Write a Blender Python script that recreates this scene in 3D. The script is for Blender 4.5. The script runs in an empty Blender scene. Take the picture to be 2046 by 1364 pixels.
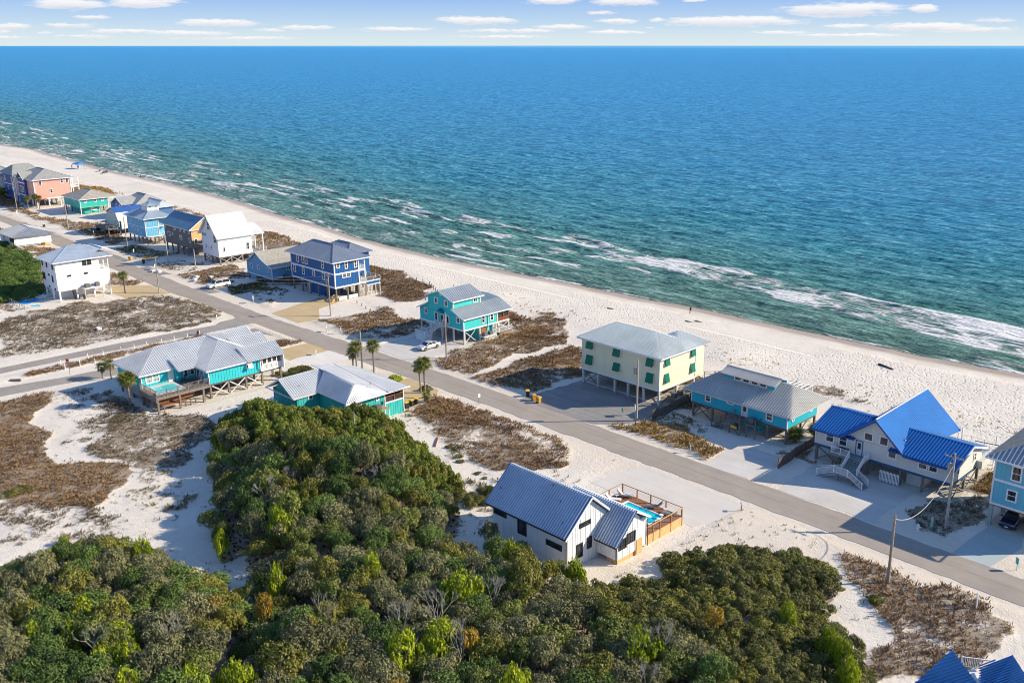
import bpy, math, random
import numpy as np
from mathutils import Vector, Matrix
R = math.radians
SC = bpy.context.scene
COL = SC.collection
random.seed(7)

# ------------------------------------------------------------------ camera
CAM_H = 56.0; FPX = 1930.0; PPX, PPY = 1110.0, 682.0; IMW, IMH = 2046.0, 1364.0
AZ = R(44.1); TILT = math.atan((PPY - 91.0) / FPX)
cd = bpy.data.cameras.new('camera'); cam = bpy.data.objects.new('camera', cd); COL.objects.link(cam)
cam.location = (0, 0, CAM_H); cam.rotation_euler = (math.pi / 2 - TILT, 0, AZ)
cd.sensor_fit = 'HORIZONTAL'; cd.sensor_width = 36.0; cd.lens = 36.0 * FPX / IMW
cd.shift_x = (IMW / 2 - PPX) / IMW; cd.clip_start = 1.0; cd.clip_end = 200000.0
SC.camera = cam

# ------------------------------------------------------------------ light
SUN_AZ = R(43.5)      # from +Y (sea) towards +X
SUN_EL = R(27.8)
sd = bpy.data.lights.new('sun', 'SUN'); sun = bpy.data.objects.new('sun', sd); COL.objects.link(sun)
sd.energy = 5.0; sd.angle = R(0.5); sd.color = (1.0, 0.885, 0.71)
sv = Vector((math.sin(SUN_AZ) * math.cos(SUN_EL), math.cos(SUN_AZ) * math.cos(SUN_EL), math.sin(SUN_EL)))
sun.rotation_euler = sv.to_track_quat('Z', 'Y').to_euler()
SC.view_settings.view_transform = 'Standard'; SC.view_settings.look = 'None'
SC.view_settings.exposure = 0.42; SC.view_settings.gamma = 1.0
SC.view_settings.use_curve_mapping = False
SC.cycles.filter_width = 0.95; SC.cycles.max_bounces = 6; SC.cycles.diffuse_bounces = 3; SC.cycles.glossy_bounces = 2
SC.cycles.transparent_max_bounces = 4; SC.cycles.transmission_bounces = 2

def pix_dir(px, py):
    v = Vector(((px - PPX), (PPY - py), -FPX)); v.rotate(cam.rotation_euler.to_matrix()); return v.normalized()

# ------------------------------------------------------------------ sky
w = bpy.data.worlds.new('World'); SC.world = w; w.use_nodes = True
nt = w.node_tree; N = nt.nodes; L = nt.links; N.clear()
def wn(t, **k):
    n = N.new(t)
    for a, b in k.items(): setattr(n, a, b)
    return n
def wm(op, a, b=None, c=None):
    n = N.new('ShaderNodeMath'); n.operation = op
    for i, v in enumerate((a, b, c)):
        if v is None: continue
        if isinstance(v, (int, float)): n.inputs[i].default_value = v
        else: L.new(v, n.inputs[i])
    return n.outputs[0]
tc = wn('ShaderNodeTexCoord'); sep = wn('ShaderNodeSeparateXYZ'); L.new(tc.outputs['Generated'], sep.inputs[0])
el = wm('MULTIPLY', wm('ARCSINE', sep.outputs[2]), 57.2958)
az = wm('MULTIPLY', wm('ARCTAN2', sep.outputs[0], sep.outputs[1]), 57.2958)
sky = wn('ShaderNodeTexSky'); sky.sky_type = 'NISHITA'; sky.sun_disc = False
sky.sun_elevation = SUN_EL; sky.sun_rotation = SUN_AZ; sky.air_density = 1.0; sky.dust_density = 0.4; sky.ozone_density = 1.5
ramp = wn('ShaderNodeValToRGB'); L.new(wm('DIVIDE', wm('MAXIMUM', el, 0.0), 90.0), ramp.inputs[0])
cr = ramp.color_ramp; cr.interpolation = 'LINEAR'
stops = [(0.0, (5.6, 6.5, 6.9)), (0.5, (5.0, 6.1, 6.9)), (1.3, (3.6, 5.1, 6.9)), (2.7, (1.9, 3.5, 6.9)), (7, (1.5, 2.9, 6.2)), (25, (1.1, 2.3, 5.2)), (90, (0.7, 1.6, 3.9))]
cr.elements[0].position = 0; cr.elements[0].color = (*stops[0][1], 1)
cr.elements[1].position = 1; cr.elements[1].color = (*stops[-1][1], 1)
for p, c in stops[1:-1]:
    e = cr.elements.new(p / 90); e.color = (*c, 1)
mx = wn('ShaderNodeMix', data_type='RGBA'); mx.inputs[0].default_value = 0.12
L.new(ramp.outputs[0], mx.inputs[6]); L.new(sky.outputs[0], mx.inputs[7])
base_sky = mx.outputs[2]
# soft streaks and cumulus of the far cloud deck
comb = wn('ShaderNodeCombineXYZ'); L.new(wm('MULTIPLY', az, 0.55), comb.inputs[0]); L.new(wm('MULTIPLY', el, 3.2), comb.inputs[1])
nz = wn('ShaderNodeTexNoise'); nz.inputs['Scale'].default_value = 1.0; nz.inputs['Detail'].default_value = 5.0; nz.inputs['Roughness'].default_value = 0.6
L.new(comb.outputs[0], nz.inputs['Vector'])
comb2 = wn('ShaderNodeCombineXYZ'); L.new(wm('MULTIPLY', az, 2.2), comb2.inputs[0]); L.new(wm('MULTIPLY', el, 9.0), comb2.inputs[1])
nz2 = wn('ShaderNodeTexNoise'); nz2.inputs['Scale'].default_value = 1.0; nz2.inputs['Detail'].default_value = 4.0
L.new(comb2.outputs[0], nz2.inputs['Vector'])
CL = [(138,9,72,10),(280,7,60,9),(345,3,30,4),(181,35,30,3.4),(434,46,80,7),(25,54,38,6),(148,51,47,4.5),(10,64,12,3),(87,66,13,2.2),(245,63,58,4),
      (380,67,80,5),(537,61,32,4),(615,56,55,4.6),(785,59,88,4.2),(950,42,78,8),(975,62,64,4),(170,73,52,3.6),(1103,3,56,7),(1248,4,72,7),(1203,26,30,3.6),
      (1238,43,48,5),(1313,41,24,4),(1473,43,140,10),(1298,57,13,2.4),(1683,20,122,13),(1843,19,31,7),(1698,53,48,5),(1843,54,112,7),(1983,41,38,4),
      (1123,55,60,5),(1060,62,60,4),(1230,65,60,4),(1560,66,60,3.5),(1390,2,24,3),(1700,71,120,4),(480,77,120,3.5),(1000,74,110,3),(0,75,60,3),(1950,60,90,5)]
mxv = None; shade = None
elw = wm('ADD', el, wm('MULTIPLY', wm('SUBTRACT', nz2.outputs[0], 0.5), 0.25))
for (px, py, rx, ry) in CL:
    d = pix_dir(px, py); a0 = math.degrees(math.atan2(d.x, d.y)); e0 = math.degrees(math.asin(d.z))
    ra = math.degrees(rx / 2020.0) * 1.15; re = math.degrees(ry / 2020.0) * 1.25
    u = wm('MULTIPLY', wm('SUBTRACT', az, a0), 1 / ra)
    v = wm('MULTIPLY', wm('SUBTRACT', elw, e0), 1 / re)
    q = wm('SUBTRACT', 1.0, wm('ADD', wm('MULTIPLY', u, u), wm('MULTIPLY', v, v)))
    q = wm('MULTIPLY', wm('MAXIMUM', q, -1.0), 0.6 + 0.4 * min(1, ry / 7))
    mxv = q if mxv is None else wm('MAXIMUM', mxv, q)
    s = wm('MULTIPLY', wm('MAXIMUM', q, 0.0), v); shade = s if shade is None else wm('ADD', shade, s)
gen = wm('MULTIPLY', wm('SUBTRACT', nz.outputs[0], 0.60), 4.0)             # same deck goes on above the frame
hi = wm('MINIMUM', wm('MAXIMUM', wm('MULTIPLY', wm('SUBTRACT', el, 3.0), 0.5), 0.0), 1.0)
mxv = wm('MAXIMUM', mxv, wm('SUBTRACT', wm('MULTIPLY', gen, hi), wm('SUBTRACT', 1.0, hi)))
mask = wm('ADD', mxv, wm('MULTIPLY', wm('SUBTRACT', nz.outputs[0], 0.52), 2.1))
mr = wn('ShaderNodeMapRange'); mr.interpolation_type = 'SMOOTHSTEP'; mr.inputs[1].default_value = 0.05; mr.inputs[2].default_value = 0.75
mr.inputs[3].default_value = 0; mr.inputs[4].default_value = 0.88; L.new(mask, mr.inputs[0])
ccol = wn('ShaderNodeMix', data_type='RGBA'); ccol.inputs[6].default_value = (5.7, 5.8, 6.3, 1); ccol.inputs[7].default_value = (7.6, 7.4, 7.3, 1)
L.new(wm('MINIMUM', wm('MAXIMUM', wm('ADD', wm('MULTIPLY', shade, 1.6), 0.6), 0.0), 1.0), ccol.inputs[0])
m2 = wn('ShaderNodeMix', data_type='RGBA'); L.new(mr.outputs[0], m2.inputs[0]); L.new(base_sky, m2.inputs[6]); L.new(ccol.outputs[2], m2.inputs[7])
bg = wn('ShaderNodeBackground'); bg.inputs[1].default_value = 0.1; L.new(m2.outputs[2], bg.inputs[0])
ow = wn('ShaderNodeOutputWorld'); L.new(bg.outputs[0], ow.inputs[0])

# ------------------------------------------------------------------ numpy noise and shapes
def vn(x, y, s, seed=0):
    rs = np.random.RandomState(seed + 11); T = rs.rand(256, 256)
    x = np.asarray(x, float) / s + 1000.37; y = np.asarray(y, float) / s + 1000.71
    xi = np.floor(x).astype(int); yi = np.floor(y).astype(int); fx = x - xi; fy = y - yi
    fx = fx * fx * (3 - 2 * fx); fy = fy * fy * (3 - 2 * fy)
    a = T[xi % 256, yi % 256]; b = T[(xi + 1) % 256, yi % 256]; c = T[xi % 256, (yi + 1) % 256]; d = T[(xi + 1) % 256, (yi + 1) % 256]
    return (a * (1 - fx) + b * fx) * (1 - fy) + (c * (1 - fx) + d * fx) * fy
def inpoly(x, y, poly):
    x = np.asarray(x, float); y = np.asarray(y, float); r = np.zeros(x.shape, bool); n = len(poly)
    for i in range(n):
        x1, y1 = poly[i]; x2, y2 = poly[(i + 1) % n]
        if y1 == y2: continue
        c = ((y1 > y) != (y2 > y)) & (x < (x2 - x1) * (y - y1) / (y2 - y1) + x1); r ^= c
    return r
def polydist(x, y, poly):
    """distance to the outline"""
    x = np.asarray(x, float); y = np.asarray(y, float); best = np.full(x.shape, 1e9); n = len(poly)
    for i in range(n):
        x1, y1 = poly[i]; x2, y2 = poly[(i + 1) % n]; dx, dy = x2 - x1, y2 - y1; l2 = dx * dx + dy * dy + 1e-9
        t = np.clip(((x - x1) * dx + (y - y1) * dy) / l2, 0, 1)
        best = np.minimum(best, np.hypot(x - x1 - t * dx, y - y1 - t * dy))
    return best
def smooth(a, b, v):
    if b < a: return 1 - smooth(b, a, v)
    t = np.clip((v - a) / (b - a), 0, 1); return t * t * (3 - 2 * t)

# (outline, how dense, kind)  kinds: b brown scrub, g grey-brown, o olive, d dune grass gold
VEG = [
 ([(-223,60),(-225,67),(-226,74),(-222,84),(-220,93),(-208,97),(-196,97),(-191,95),(-188,90),(-189,82),(-190,73),(-192,61),(-192,50)],.72,'g'),
 ([(-260,60),(-228,60),(-228,72),(-226,50),(-192,48),(-192,30),(-260,30)],.6,'g'),
 ([(-181,50),(-182,60),(-182,70),(-180.5,78),(-179.5,91),(-177,93),(-176,88),(-177,76),(-177,64),(-177,50)],.85,'b'),
 ([(-171,41),(-169,48),(-166,52),(-159,45),(-145,42),(-136,41),(-130,47),(-127,47),(-122,43),(-119,38),(-126,34),(-132,31),(-140,20),(-175,20)],1.0,'b'),
 ([(-162,53),(-160,58),(-152,60),(-144,58.5),(-141,64),(-133,63),(-126,56),(-123,51),(-127,48),(-133,46),(-140,46),(-143,50),(-150,54),(-157,53)],.88,'g'),
 ([(-167,50),(-165,58),(-150,60),(-143,52),(-141,43),(-150,47)],.4,'g'),
 ([(-127,47),(-123,51),(-113,50),(-108,45),(-116,43)],.42,'o'),
 ([(-131,30),(-122,38),(-112,41),(-103,40),(-106,35),(-118,28)],.36,'g'),
 ([(-88,111),(-84.5,117.2),(-80,117.2),(-79,113),(-84,111.5)],.6,'g'),
 ([(-166,89),(-167,94),(-162,96),(-158,94.5),(-158,89)],.85,'b'),
 ([(-179,112),(-175,122),(-159,121),(-153,120),(-150,117),(-152,108),(-157,105),(-171,106)],.72,'b'),
 ([(-176,106),(-176,110),(-169,112),(-165,109),(-170,106)],.8,'b'),
 ([(-214,146),(-198,146),(-180,141),(-171,134),(-174,127),(-180,127),(-184,127),(-192,134),(-206,134)],.95,'b'),
 ([(-134,106),(-136,117),(-137,131),(-130,138),(-123,131),(-126,118),(-124,112),(-124,106),(-128,105)],.78,'b'),
 ([(-152,139),(-140,140),(-130,138),(-126,130),(-133,128),(-140,131),(-150,132)],.7,'b'),
 ([(-123,105),(-122,111),(-122,125),(-121,131),(-109,118),(-109,109),(-111,106),(-118,105)],.85,'b'),
 ([(-121,118),(-121,131),(-112,133),(-108,128),(-108,118)],.8,'b'),
 ([(-115,87),(-118,94),(-117,97),(-107,97),(-97,95.5),(-89,95),(-85,90),(-87,84),(-92,81),(-104,84),(-112,85)],.76,'b'),
 ([(-117,88),(-119,95),(-113,97),(-105,97),(-106,91)],.9,'b'),
 ([(-92,105.5),(-90,109.5),(-85,111.5),(-78,111.5),(-71.5,109),(-70.5,106),(-73,104.6),(-82,104.8)],.95,'d'),
 ([(-64.5,106),(-65.5,117),(-62,119),(-60.5,116),(-60,109),(-61.5,106)],.8,'b'),
 ([(-44,113),(-41,117),(-41,131),(-39,131),(-37,122),(-37,111),(-38,105),(-41,105),(-43,106)],.92,'g'),
 ([(-42,122),(-41,130),(-37.5,131),(-37,122)],1.0,'d'),
 ([(-46,93),(-44,95),(-39,95.3),(-32,94.6),(-27,92),(-26,87),(-24,80),(-31,75),(-34,78),(-35,84),(-39,86),(-43,89)],.93,'b'),
 ([(-29.5,103.8),(-32,108),(-31,112),(-26,112),(-22,104)],.85,'b'),
 ([(-251,95),(-231,95),(-220,93),(-226,87),(-240,88)],.8,'b'),
 ([(-427,123),(-408,122),(-372,114),(-342,115),(-321,122),(-291,117),(-287,111),(-320,110.5),(-361,110.5),(-399,112)],.75,'b'),
 ([(-281,107),(-281,114),(-262,117),(-258,107)],.7,'o'),
 ([(-255,107),(-255,115),(-244,116),(-236,108)],.5,'g'),
 ([(-235,106),(-237,113),(-236,121),(-223,118),(-219,110),(-222,106)],.85,'b'),
 ([(-216,108),(-214,117),(-206,116),(-206,106)],.85,'o'),
 ([(-207,107),(-206,118),(-200,118),(-192,107)],.35,'g'),
 ([(-358,100),(-338,100),(-320,99),(-313,96),(-338,94),(-358,94)],.9,'b'),
 ([(-300,95),(-300,90),(-262,88),(-255,93),(-258,96)],.85,'b'),
 ([(-144,144),(-136,144),(-133,139),(-141,139)],.8,'b'),
 ([(-367,152),(-346,155),(-329,156),(-293,149),(-305,143),(-326,144),(-347,145)],.5,'b'),
 ([(-428,141),(-428,154),(-410,158),(-386,152),(-384,142),(-400,139)],.95,'d'),
 ([(-330,140),(-300,142),(-262,146),(-262,150),(-300,150)],.5,'b'),
 ([(-560,140),(-560,152),(-489,150),(-478,146),(-496,140)],.8,'b'),
 ([(-82,142),(-75,144),(-70,141),(-74,139)],.6,'g'), ([(-69,140),(-66,141),(-66,138)],.6,'g'),
 ([(-279,149),(-270,154),(-246,150),(-238,144),(-240,133),(-252,134),(-263,143)],.8,'b'),
 ([(-108,133),(-96,134),(-90,131),(-89,127),(-108,128)],.8,'b'),
 ([(-86,118),(-85,130),(-88.8,130),(-88.8,118)],.8,'b'),
 ([(-500,105),(-500,135),(-430,135),(-430,112)],.6,'b'),
 ([(-360,85),(-360,60),(-240,30),(-240,62),(-226,62),(-236,66),(-250,80),(-300,88)],.7,'b'),
 ([(-104,84),(-98,84),(-88,80),(-79,76),(-80,72),(-90,76)],.25,'o'),
]
FLAT = [  # drives and pads kept level
 [(-110,104),(-108,117),(-90,117),(-89,127),(-86.8,115),(-88,107),(-92,104.5),(-96,103)],
 [(-80,88),(-80,98),(-60,98),(-60,79),(-66,79)], [(-37,103),(-36.5,125),(-27,125),(-27,103)],
 [(-188,103),(-205,120),(-182,124),(-171,121),(-174,103)], [(-162,88),(-162,101),(-147,101),(-147,88)],
 [(-139,94),(-133,98),(-121,98),(-118,88),(-125,88)], [(-240,86),(-230,97),(-218,96),(-222,84)],
 [(-161.5,58),(-161.5,83),(-144,83),(-144,58)], [(-134,71.5),(-134,88),(-117.5,88),(-117.5,71.5)], [(-79,67),(-79,89),(-61,89),(-61,67)],
 [(-153,116),(-153,131),(-138,131),(-138,116)], [(-108,116),(-108,128),(-89,128),(-89,116)], [(-85,116),(-85,128),(-66,128),(-66,116)],
 [(-62.5,115),(-62.5,128),(-41.5,128),(-41.5,115)], [(-204,117),(-204,131),(-183,131),(-183,117)],
 [(-72,103),(-72,113),(-46,116),(-46,104)], [(-150,103),(-152,117),(-137,117),(-137,104)],
]
T_MAIN = [(-83,41),(-93,43),(-100,45),(-104,48),(-113,52),(-122,56),(-128,60),(-132,65),(-133,69),(-131,71.5),(-126,71),(-119,74.5),(-116,79.5),(-113,81),(-107,79),(-101,77.5),(-95,76),(-90,74.5),(-86,71),(-82,68),(-79,64),(-76,62),(-72,61.5),(-70,61.5),(-76,66.5),(-75,67.3),(-69,66.5),(-64,66.5),(-60,68),(-58.5,72),(-56,73),(-57,76),(-59,79),(-57,82),(-53,86.5),(-49,88.5),(-45,89.5),(-42.5,88),(-41.5,85),(-41,82),(-39,80),(-36,78),(-33,75),(-30,71),(-18,50),(-60,20)]
T_LEFT = [(-104,10),(-107,27),(-106,32),(-107,34),(-104,36.5),(-99,38),(-93,39),(-89,40.6),(-85,39.9),(-80,40.5),(-70,40),(-55,24),(-60,5)]
GAP = [(-94,43.5),(-89,41.6),(-85,40.4),(-84.6,41.3),(-88,43.6),(-94,46)]
SHY = np.array([(-900,215),(-669,194),(-610,197),(-536,191),(-486,187),(-454,186),(-419,187),(-381,185),(-344,181),(-310,176.5),(-280,174.5),(-260,172.5),(-232,171),(-208,171),(-188,171.5),(-169,172),(-154,173.5),(-139,174.5),(-126,176),(-112,175.5),(-99,175.8),(-89,177),(-73,177.5),(-55,179),(60,184)], float)
def shore(x): return np.interp(x, SHY[:, 0], SHY[:, 1]) + (vn(x, x * 0, 22, 5) - .5) * 2.4 + (vn(x, x * 0, 6, 6) - .5) * .8
SEA_Z = -1.6
def flatmask(x, y):
    m = smooth(0.3, 2.2, np.minimum(np.abs(y - 97.3), np.minimum(np.abs(y - 104), 99)) )
    m = np.where((y > 96.5) & (y < 104.5), 0, m)
    m = m * np.where((x > -188.5) & (x < -181.8) & (y < 98), 0, 1) * np.where((x > -178.5) & (x < -168.5) & (y < 95), 0, 1)
    for p in FLAT:
        m = m * np.where(inpoly(x, y, p), 0, 1)
    return m
def vegfield(x, y):
    x = np.asarray(x, float); y = np.asarray(y, float)
    wx = x + (vn(x, y, 3.5, 1) - .5) * 3.4; wy = y + (vn(x, y, 3.5, 2) - .5) * 3.4
    D = np.zeros(x.shape)
    for p, dn, k in VEG:
        P = np.array(p); s = (x > P[:, 0].min() - 2) & (x < P[:, 0].max() + 2) & (y > P[:, 1].min() - 2) & (y < P[:, 1].max() + 2)
        if not s.any(): continue
        r = inpoly(wx[s], wy[s], p) * dn; D[s] = np.maximum(D[s], r)
    return D * (flatmask(x, y) > .3)
def thick(x, y):
    """canopy cover of the thickets"""
    a = inpoly(x, y, T_MAIN) & ~inpoly(x, y, GAP); b = inpoly(x, y, T_LEFT) & ~inpoly(x, y, GAP)
    return a | b
def ground(x, y, D=None):
    x = np.asarray(x, float); y = np.asarray(y, float)
    if D is None: D = vegfield(x, y)
    ys = shore(x)
    t = np.clip((y - 146) / (ys - 146), 0, 1.6)
    z = np.where(y > 146, SEA_Z * t ** 1.2, 0.0)
    dune = smooth(132, 138, y) * (1 - smooth(146, 160, y)) * ((vn(x, y, 13, 8)) ** 2 * 1.1)
    beach = smooth(140, 150, y) * (1 - smooth(-6, -1, y - ys)) * ((vn(x, y, 9, 3) - .5) * .16 + (vn(x, y, 2.2, 4) - .5) * .10)
    fm = flatmask(x, y)
    low = (vn(x, y, 5, 12) * .22 + vn(x, y, 1.7, 13) * .24 * np.clip(D * 1.5, 0.25, 1)) * (1 - smooth(140, 150, y)) * fm
    inn = thick(x, y); hill = np.zeros(x.shape)
    if inn.any():
        d = np.where(inpoly(x, y, T_MAIN), polydist(x, y, T_MAIN), polydist(x, y, T_LEFT))
        hill = np.where(inn, 1.7 * smooth(0, 9, d) + 1.2 * smooth(0, 8, d) * (inpoly(x, y, T_LEFT)) + 2.8 * smooth(0, 5, d) * smooth(-86, -94, x) * smooth(55, 62, y), 0) * np.where(inpoly(x, y, FLAT[9]), 0, 1)
    return z + dune * fm + beach + low + hill
def gz(x, y):
    return float(ground(np.array([float(x)]), np.array([float(y)]))[0])

# ------------------------------------------------------------------ materials
MATS = {}
def mat_new(name):
    m = bpy.data.materials.new(name); m.use_nodes = True
    nt = m.node_tree; b = nt.nodes['Principled BSDF']; return m, nt, b
def nd(nt, t, **k):
    n = nt.nodes.new(t)
    for a, v in k.items(): setattr(n, a, v)
    return n
def noise(nt, scale, detail=4, rough=.6, vec=None, dim=None):
    n = nd(nt, 'ShaderNodeTexNoise'); n.inputs['Scale'].default_value = scale; n.inputs['Detail'].default_value = detail; n.inputs['Roughness'].default_value = rough
    if vec is not None: nt.links.new(vec, n.inputs['Vector'])
    return n.outputs[0]
def rampn(nt, fac, stops, interp='LINEAR'):
    n = nd(nt, 'ShaderNodeValToRGB'); nt.links.new(fac, n.inputs[0]); c = n.color_ramp; c.interpolation = interp
    c.elements[0].position = stops[0][0]; c.elements[0].color = (*stops[0][1], 1)
    c.elements[1].position = stops[-1][0]; c.elements[1].color = (*stops[-1][1], 1)
    for p, col in stops[1:-1]:
        e = c.elements.new(p); e.color = (*col, 1)
    return n.outputs[0]
def mixc(nt, f, a, b):
    n = nd(nt, 'ShaderNodeMix', data_type='RGBA')
    for i, v in ((0, f), (6, a), (7, b)):
        if isinstance(v, (int, float)): n.inputs[i].default_value = v
        elif isinstance(v, tuple): n.inputs[i].default_value = (*v[:3], 1)
        else: nt.links.new(v, n.inputs[i])
    return n.outputs[2]
def mth(nt, op, a, b=None):
    n = nd(nt, 'ShaderNodeMath', operation=op)
    for i, v in enumerate((a, b)):
        if v is None: continue
        if isinstance(v, (int, float)): n.inputs[i].default_value = v
        else: nt.links.new(v, n.inputs[i])
    return n.outputs[0]
def geopos(nt):
    return nd(nt, 'ShaderNodeNewGeometry').outputs['Position']
def attr(nt, name):
    n = nd(nt, 'ShaderNodeAttribute'); n.attribute_name = name; return n.outputs['Fac']
def bump(nt, b, h, strength, dist):
    n = nd(nt, 'ShaderNodeBump'); n.inputs['Strength'].default_value = strength; n.inputs['Distance'].default_value = dist
    nt.links.new(h, n.inputs['Height']); nt.links.new(n.outputs[0], b.inputs['Normal']); return n
def col(c): return tuple(c)
def paint(c, rough=.55, var=.14, metal=0.0, streak=True, name='paint'):
    k = (name, tuple(c), rough, var, metal)
    if k in MATS: return MATS[k]
    m, nt, b = mat_new(name); p = geopos(nt)
    mp = nd(nt, 'ShaderNodeMapping'); mp.inputs['Scale'].default_value = (1, 1, .25); nt.links.new(p, mp.inputs[0])
    n1 = noise(nt, .9, 5, .65, mp.outputs[0]); n2 = noise(nt, 6, 3, .6, p)
    f = mth(nt, 'ADD', mth(nt, 'MULTIPLY', n1, .7), mth(nt, 'MULTIPLY', n2, .3))
    d = tuple(x * (1 - var * 1.6) for x in c); l = tuple(min(1, x * (1 + var)) for x in c)
    nt.links.new(rampn(nt, f, [(.3, d), (.7, l)]), b.inputs['Base Color'])
    b.inputs['Roughness'].default_value = rough; b.inputs['Metallic'].default_value = metal
    bump(nt, b, n2, .15, .02); MATS[k] = m; return m
def wood(c, name='weathered_wood'):
    k = (name, tuple(c))
    if k in MATS: return MATS[k]
    m, nt, b = mat_new(name); p = geopos(nt)
    mp = nd(nt, 'ShaderNodeMapping'); mp.inputs['Scale'].default_value = (6, 6, 1.2); nt.links.new(p, mp.inputs[0])
    n1 = noise(nt, 1.5, 5, .7, mp.outputs[0])
    nt.links.new(rampn(nt, n1, [(.25, tuple(x * .5 for x in c)), (.5, c), (.8, tuple(min(1, x * 1.5) for x in c))]), b.inputs['Base Color'])
    b.inputs['Roughness'].default_value = .85; bump(nt, b, n1, .3, .02); MATS[k] = m; return m
def metal_roof(c, rough=.34, metal=.35, name='metal_roof', spec=.5):
    k = (name, tuple(c), rough)
    if k in MATS: return MATS[k]
    m, nt, b = mat_new(name); p = geopos(nt)
    n1 = noise(nt, .35, 4, .6, p); n2 = noise(nt, 4, 4, .7, p)
    f = mth(nt, 'ADD', mth(nt, 'MULTIPLY', n1, .6), mth(nt, 'MULTIPLY', n2, .4))
    nt.links.new(rampn(nt, f, [(.3, tuple(x * .78 for x in c)), (.7, tuple(min(1, x * 1.1) for x in c))]), b.inputs['Base Color'])
    b.inputs['Roughness'].default_value = rough; b.inputs['Metallic'].default_value = metal; b.inputs['Specular IOR Level'].default_value = spec
    MATS[k] = m; return m
def shingle(c):
    k = ('shingle', tuple(c))
    if k in MATS: return MATS[k]
    m, nt, b = mat_new('roof_shingles'); p = geopos(nt)
    br = nd(nt, 'ShaderNodeTexVoronoi'); br.inputs['Scale'].default_value = 3.0; nt.links.new(p, br.inputs['Vector'])
    n2 = noise(nt, .5, 4, .7, p)
    a = rampn(nt, br.outputs['Color'], [(0, tuple(x * .7 for x in c)), (1, tuple(x * 1.2 for x in c))])
    nt.links.new(mixc(nt, mth(nt, 'MULTIPLY', n2, .5), a, tuple(x * .7 for x in c)), b.inputs['Base Color'])
    b.inputs['Roughness'].default_value = .9; MATS[k] = m; return m
def glass():
    if 'glass' in MATS: return MATS['glass']
    m, nt, b = mat_new('window_glass'); p = geopos(nt); n1 = noise(nt, .8, 2, .5, p)
    nt.links.new(rampn(nt, n1, [(.35, (.012, .018, .025)), (.7, (.05, .06, .07))]), b.inputs['Base Color'])
    b.inputs['Roughness'].default_value = .08; b.inputs['Specular IOR Level'].default_value = .6; MATS['glass'] = m; return m
def screen():
    if 'screen' in MATS: return MATS['screen']
    m, nt, b = mat_new('porch_screen'); b.inputs['Base Color'].default_value = (.035, .03, .028, 1); b.inputs['Roughness'].default_value = .8; MATS['screen'] = m; return m
def water_mat(c):
    k = ('pool', c)
    if k in MATS: return MATS[k]
    m, nt, b = mat_new('pool_water'); p = geopos(nt)
    v = nd(nt, 'ShaderNodeTexVoronoi'); v.feature = 'SMOOTH_F1'; v.inputs['Scale'].default_value = 1.6; nt.links.new(p, v.inputs['Vector'])
    nt.links.new(rampn(nt, v.outputs['Distance'], [(.1, tuple(x * .85 for x in c)), (.8, tuple(min(1, x * 1.15) for x in c))]), b.inputs['Base Color'])
    b.inputs['Roughness'].default_value = .12; bump(nt, b, noise(nt, 3, 3, .5, p), .25, .05); MATS[k] = m; return m

WHITE = (.80, .80, .78)
M_WHITE = paint(WHITE, .5, .06, name='white_paint')
M_POLE = wood((.36, .29, .22), 'utility_pole_wood'); M_PILE = wood((.20, .17, .14)); M_PILEW = paint((.62, .60, .56), .7, .15, name='pale_piling_paint')
M_DECK = wood((.23, .20, .17), 'deck_boards'); M_CEDAR = wood((.30, .13, .055), 'stained_deck_wood'); M_NEW = wood((.62, .40, .17), 'new_pine_boards')
M_DARK = paint((.03, .03, .035), .5, .2, name='dark_plastic'); M_STEEL = paint((.32, .33, .34), .4, .15, metal=.5, name='galvanised_steel')

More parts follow.
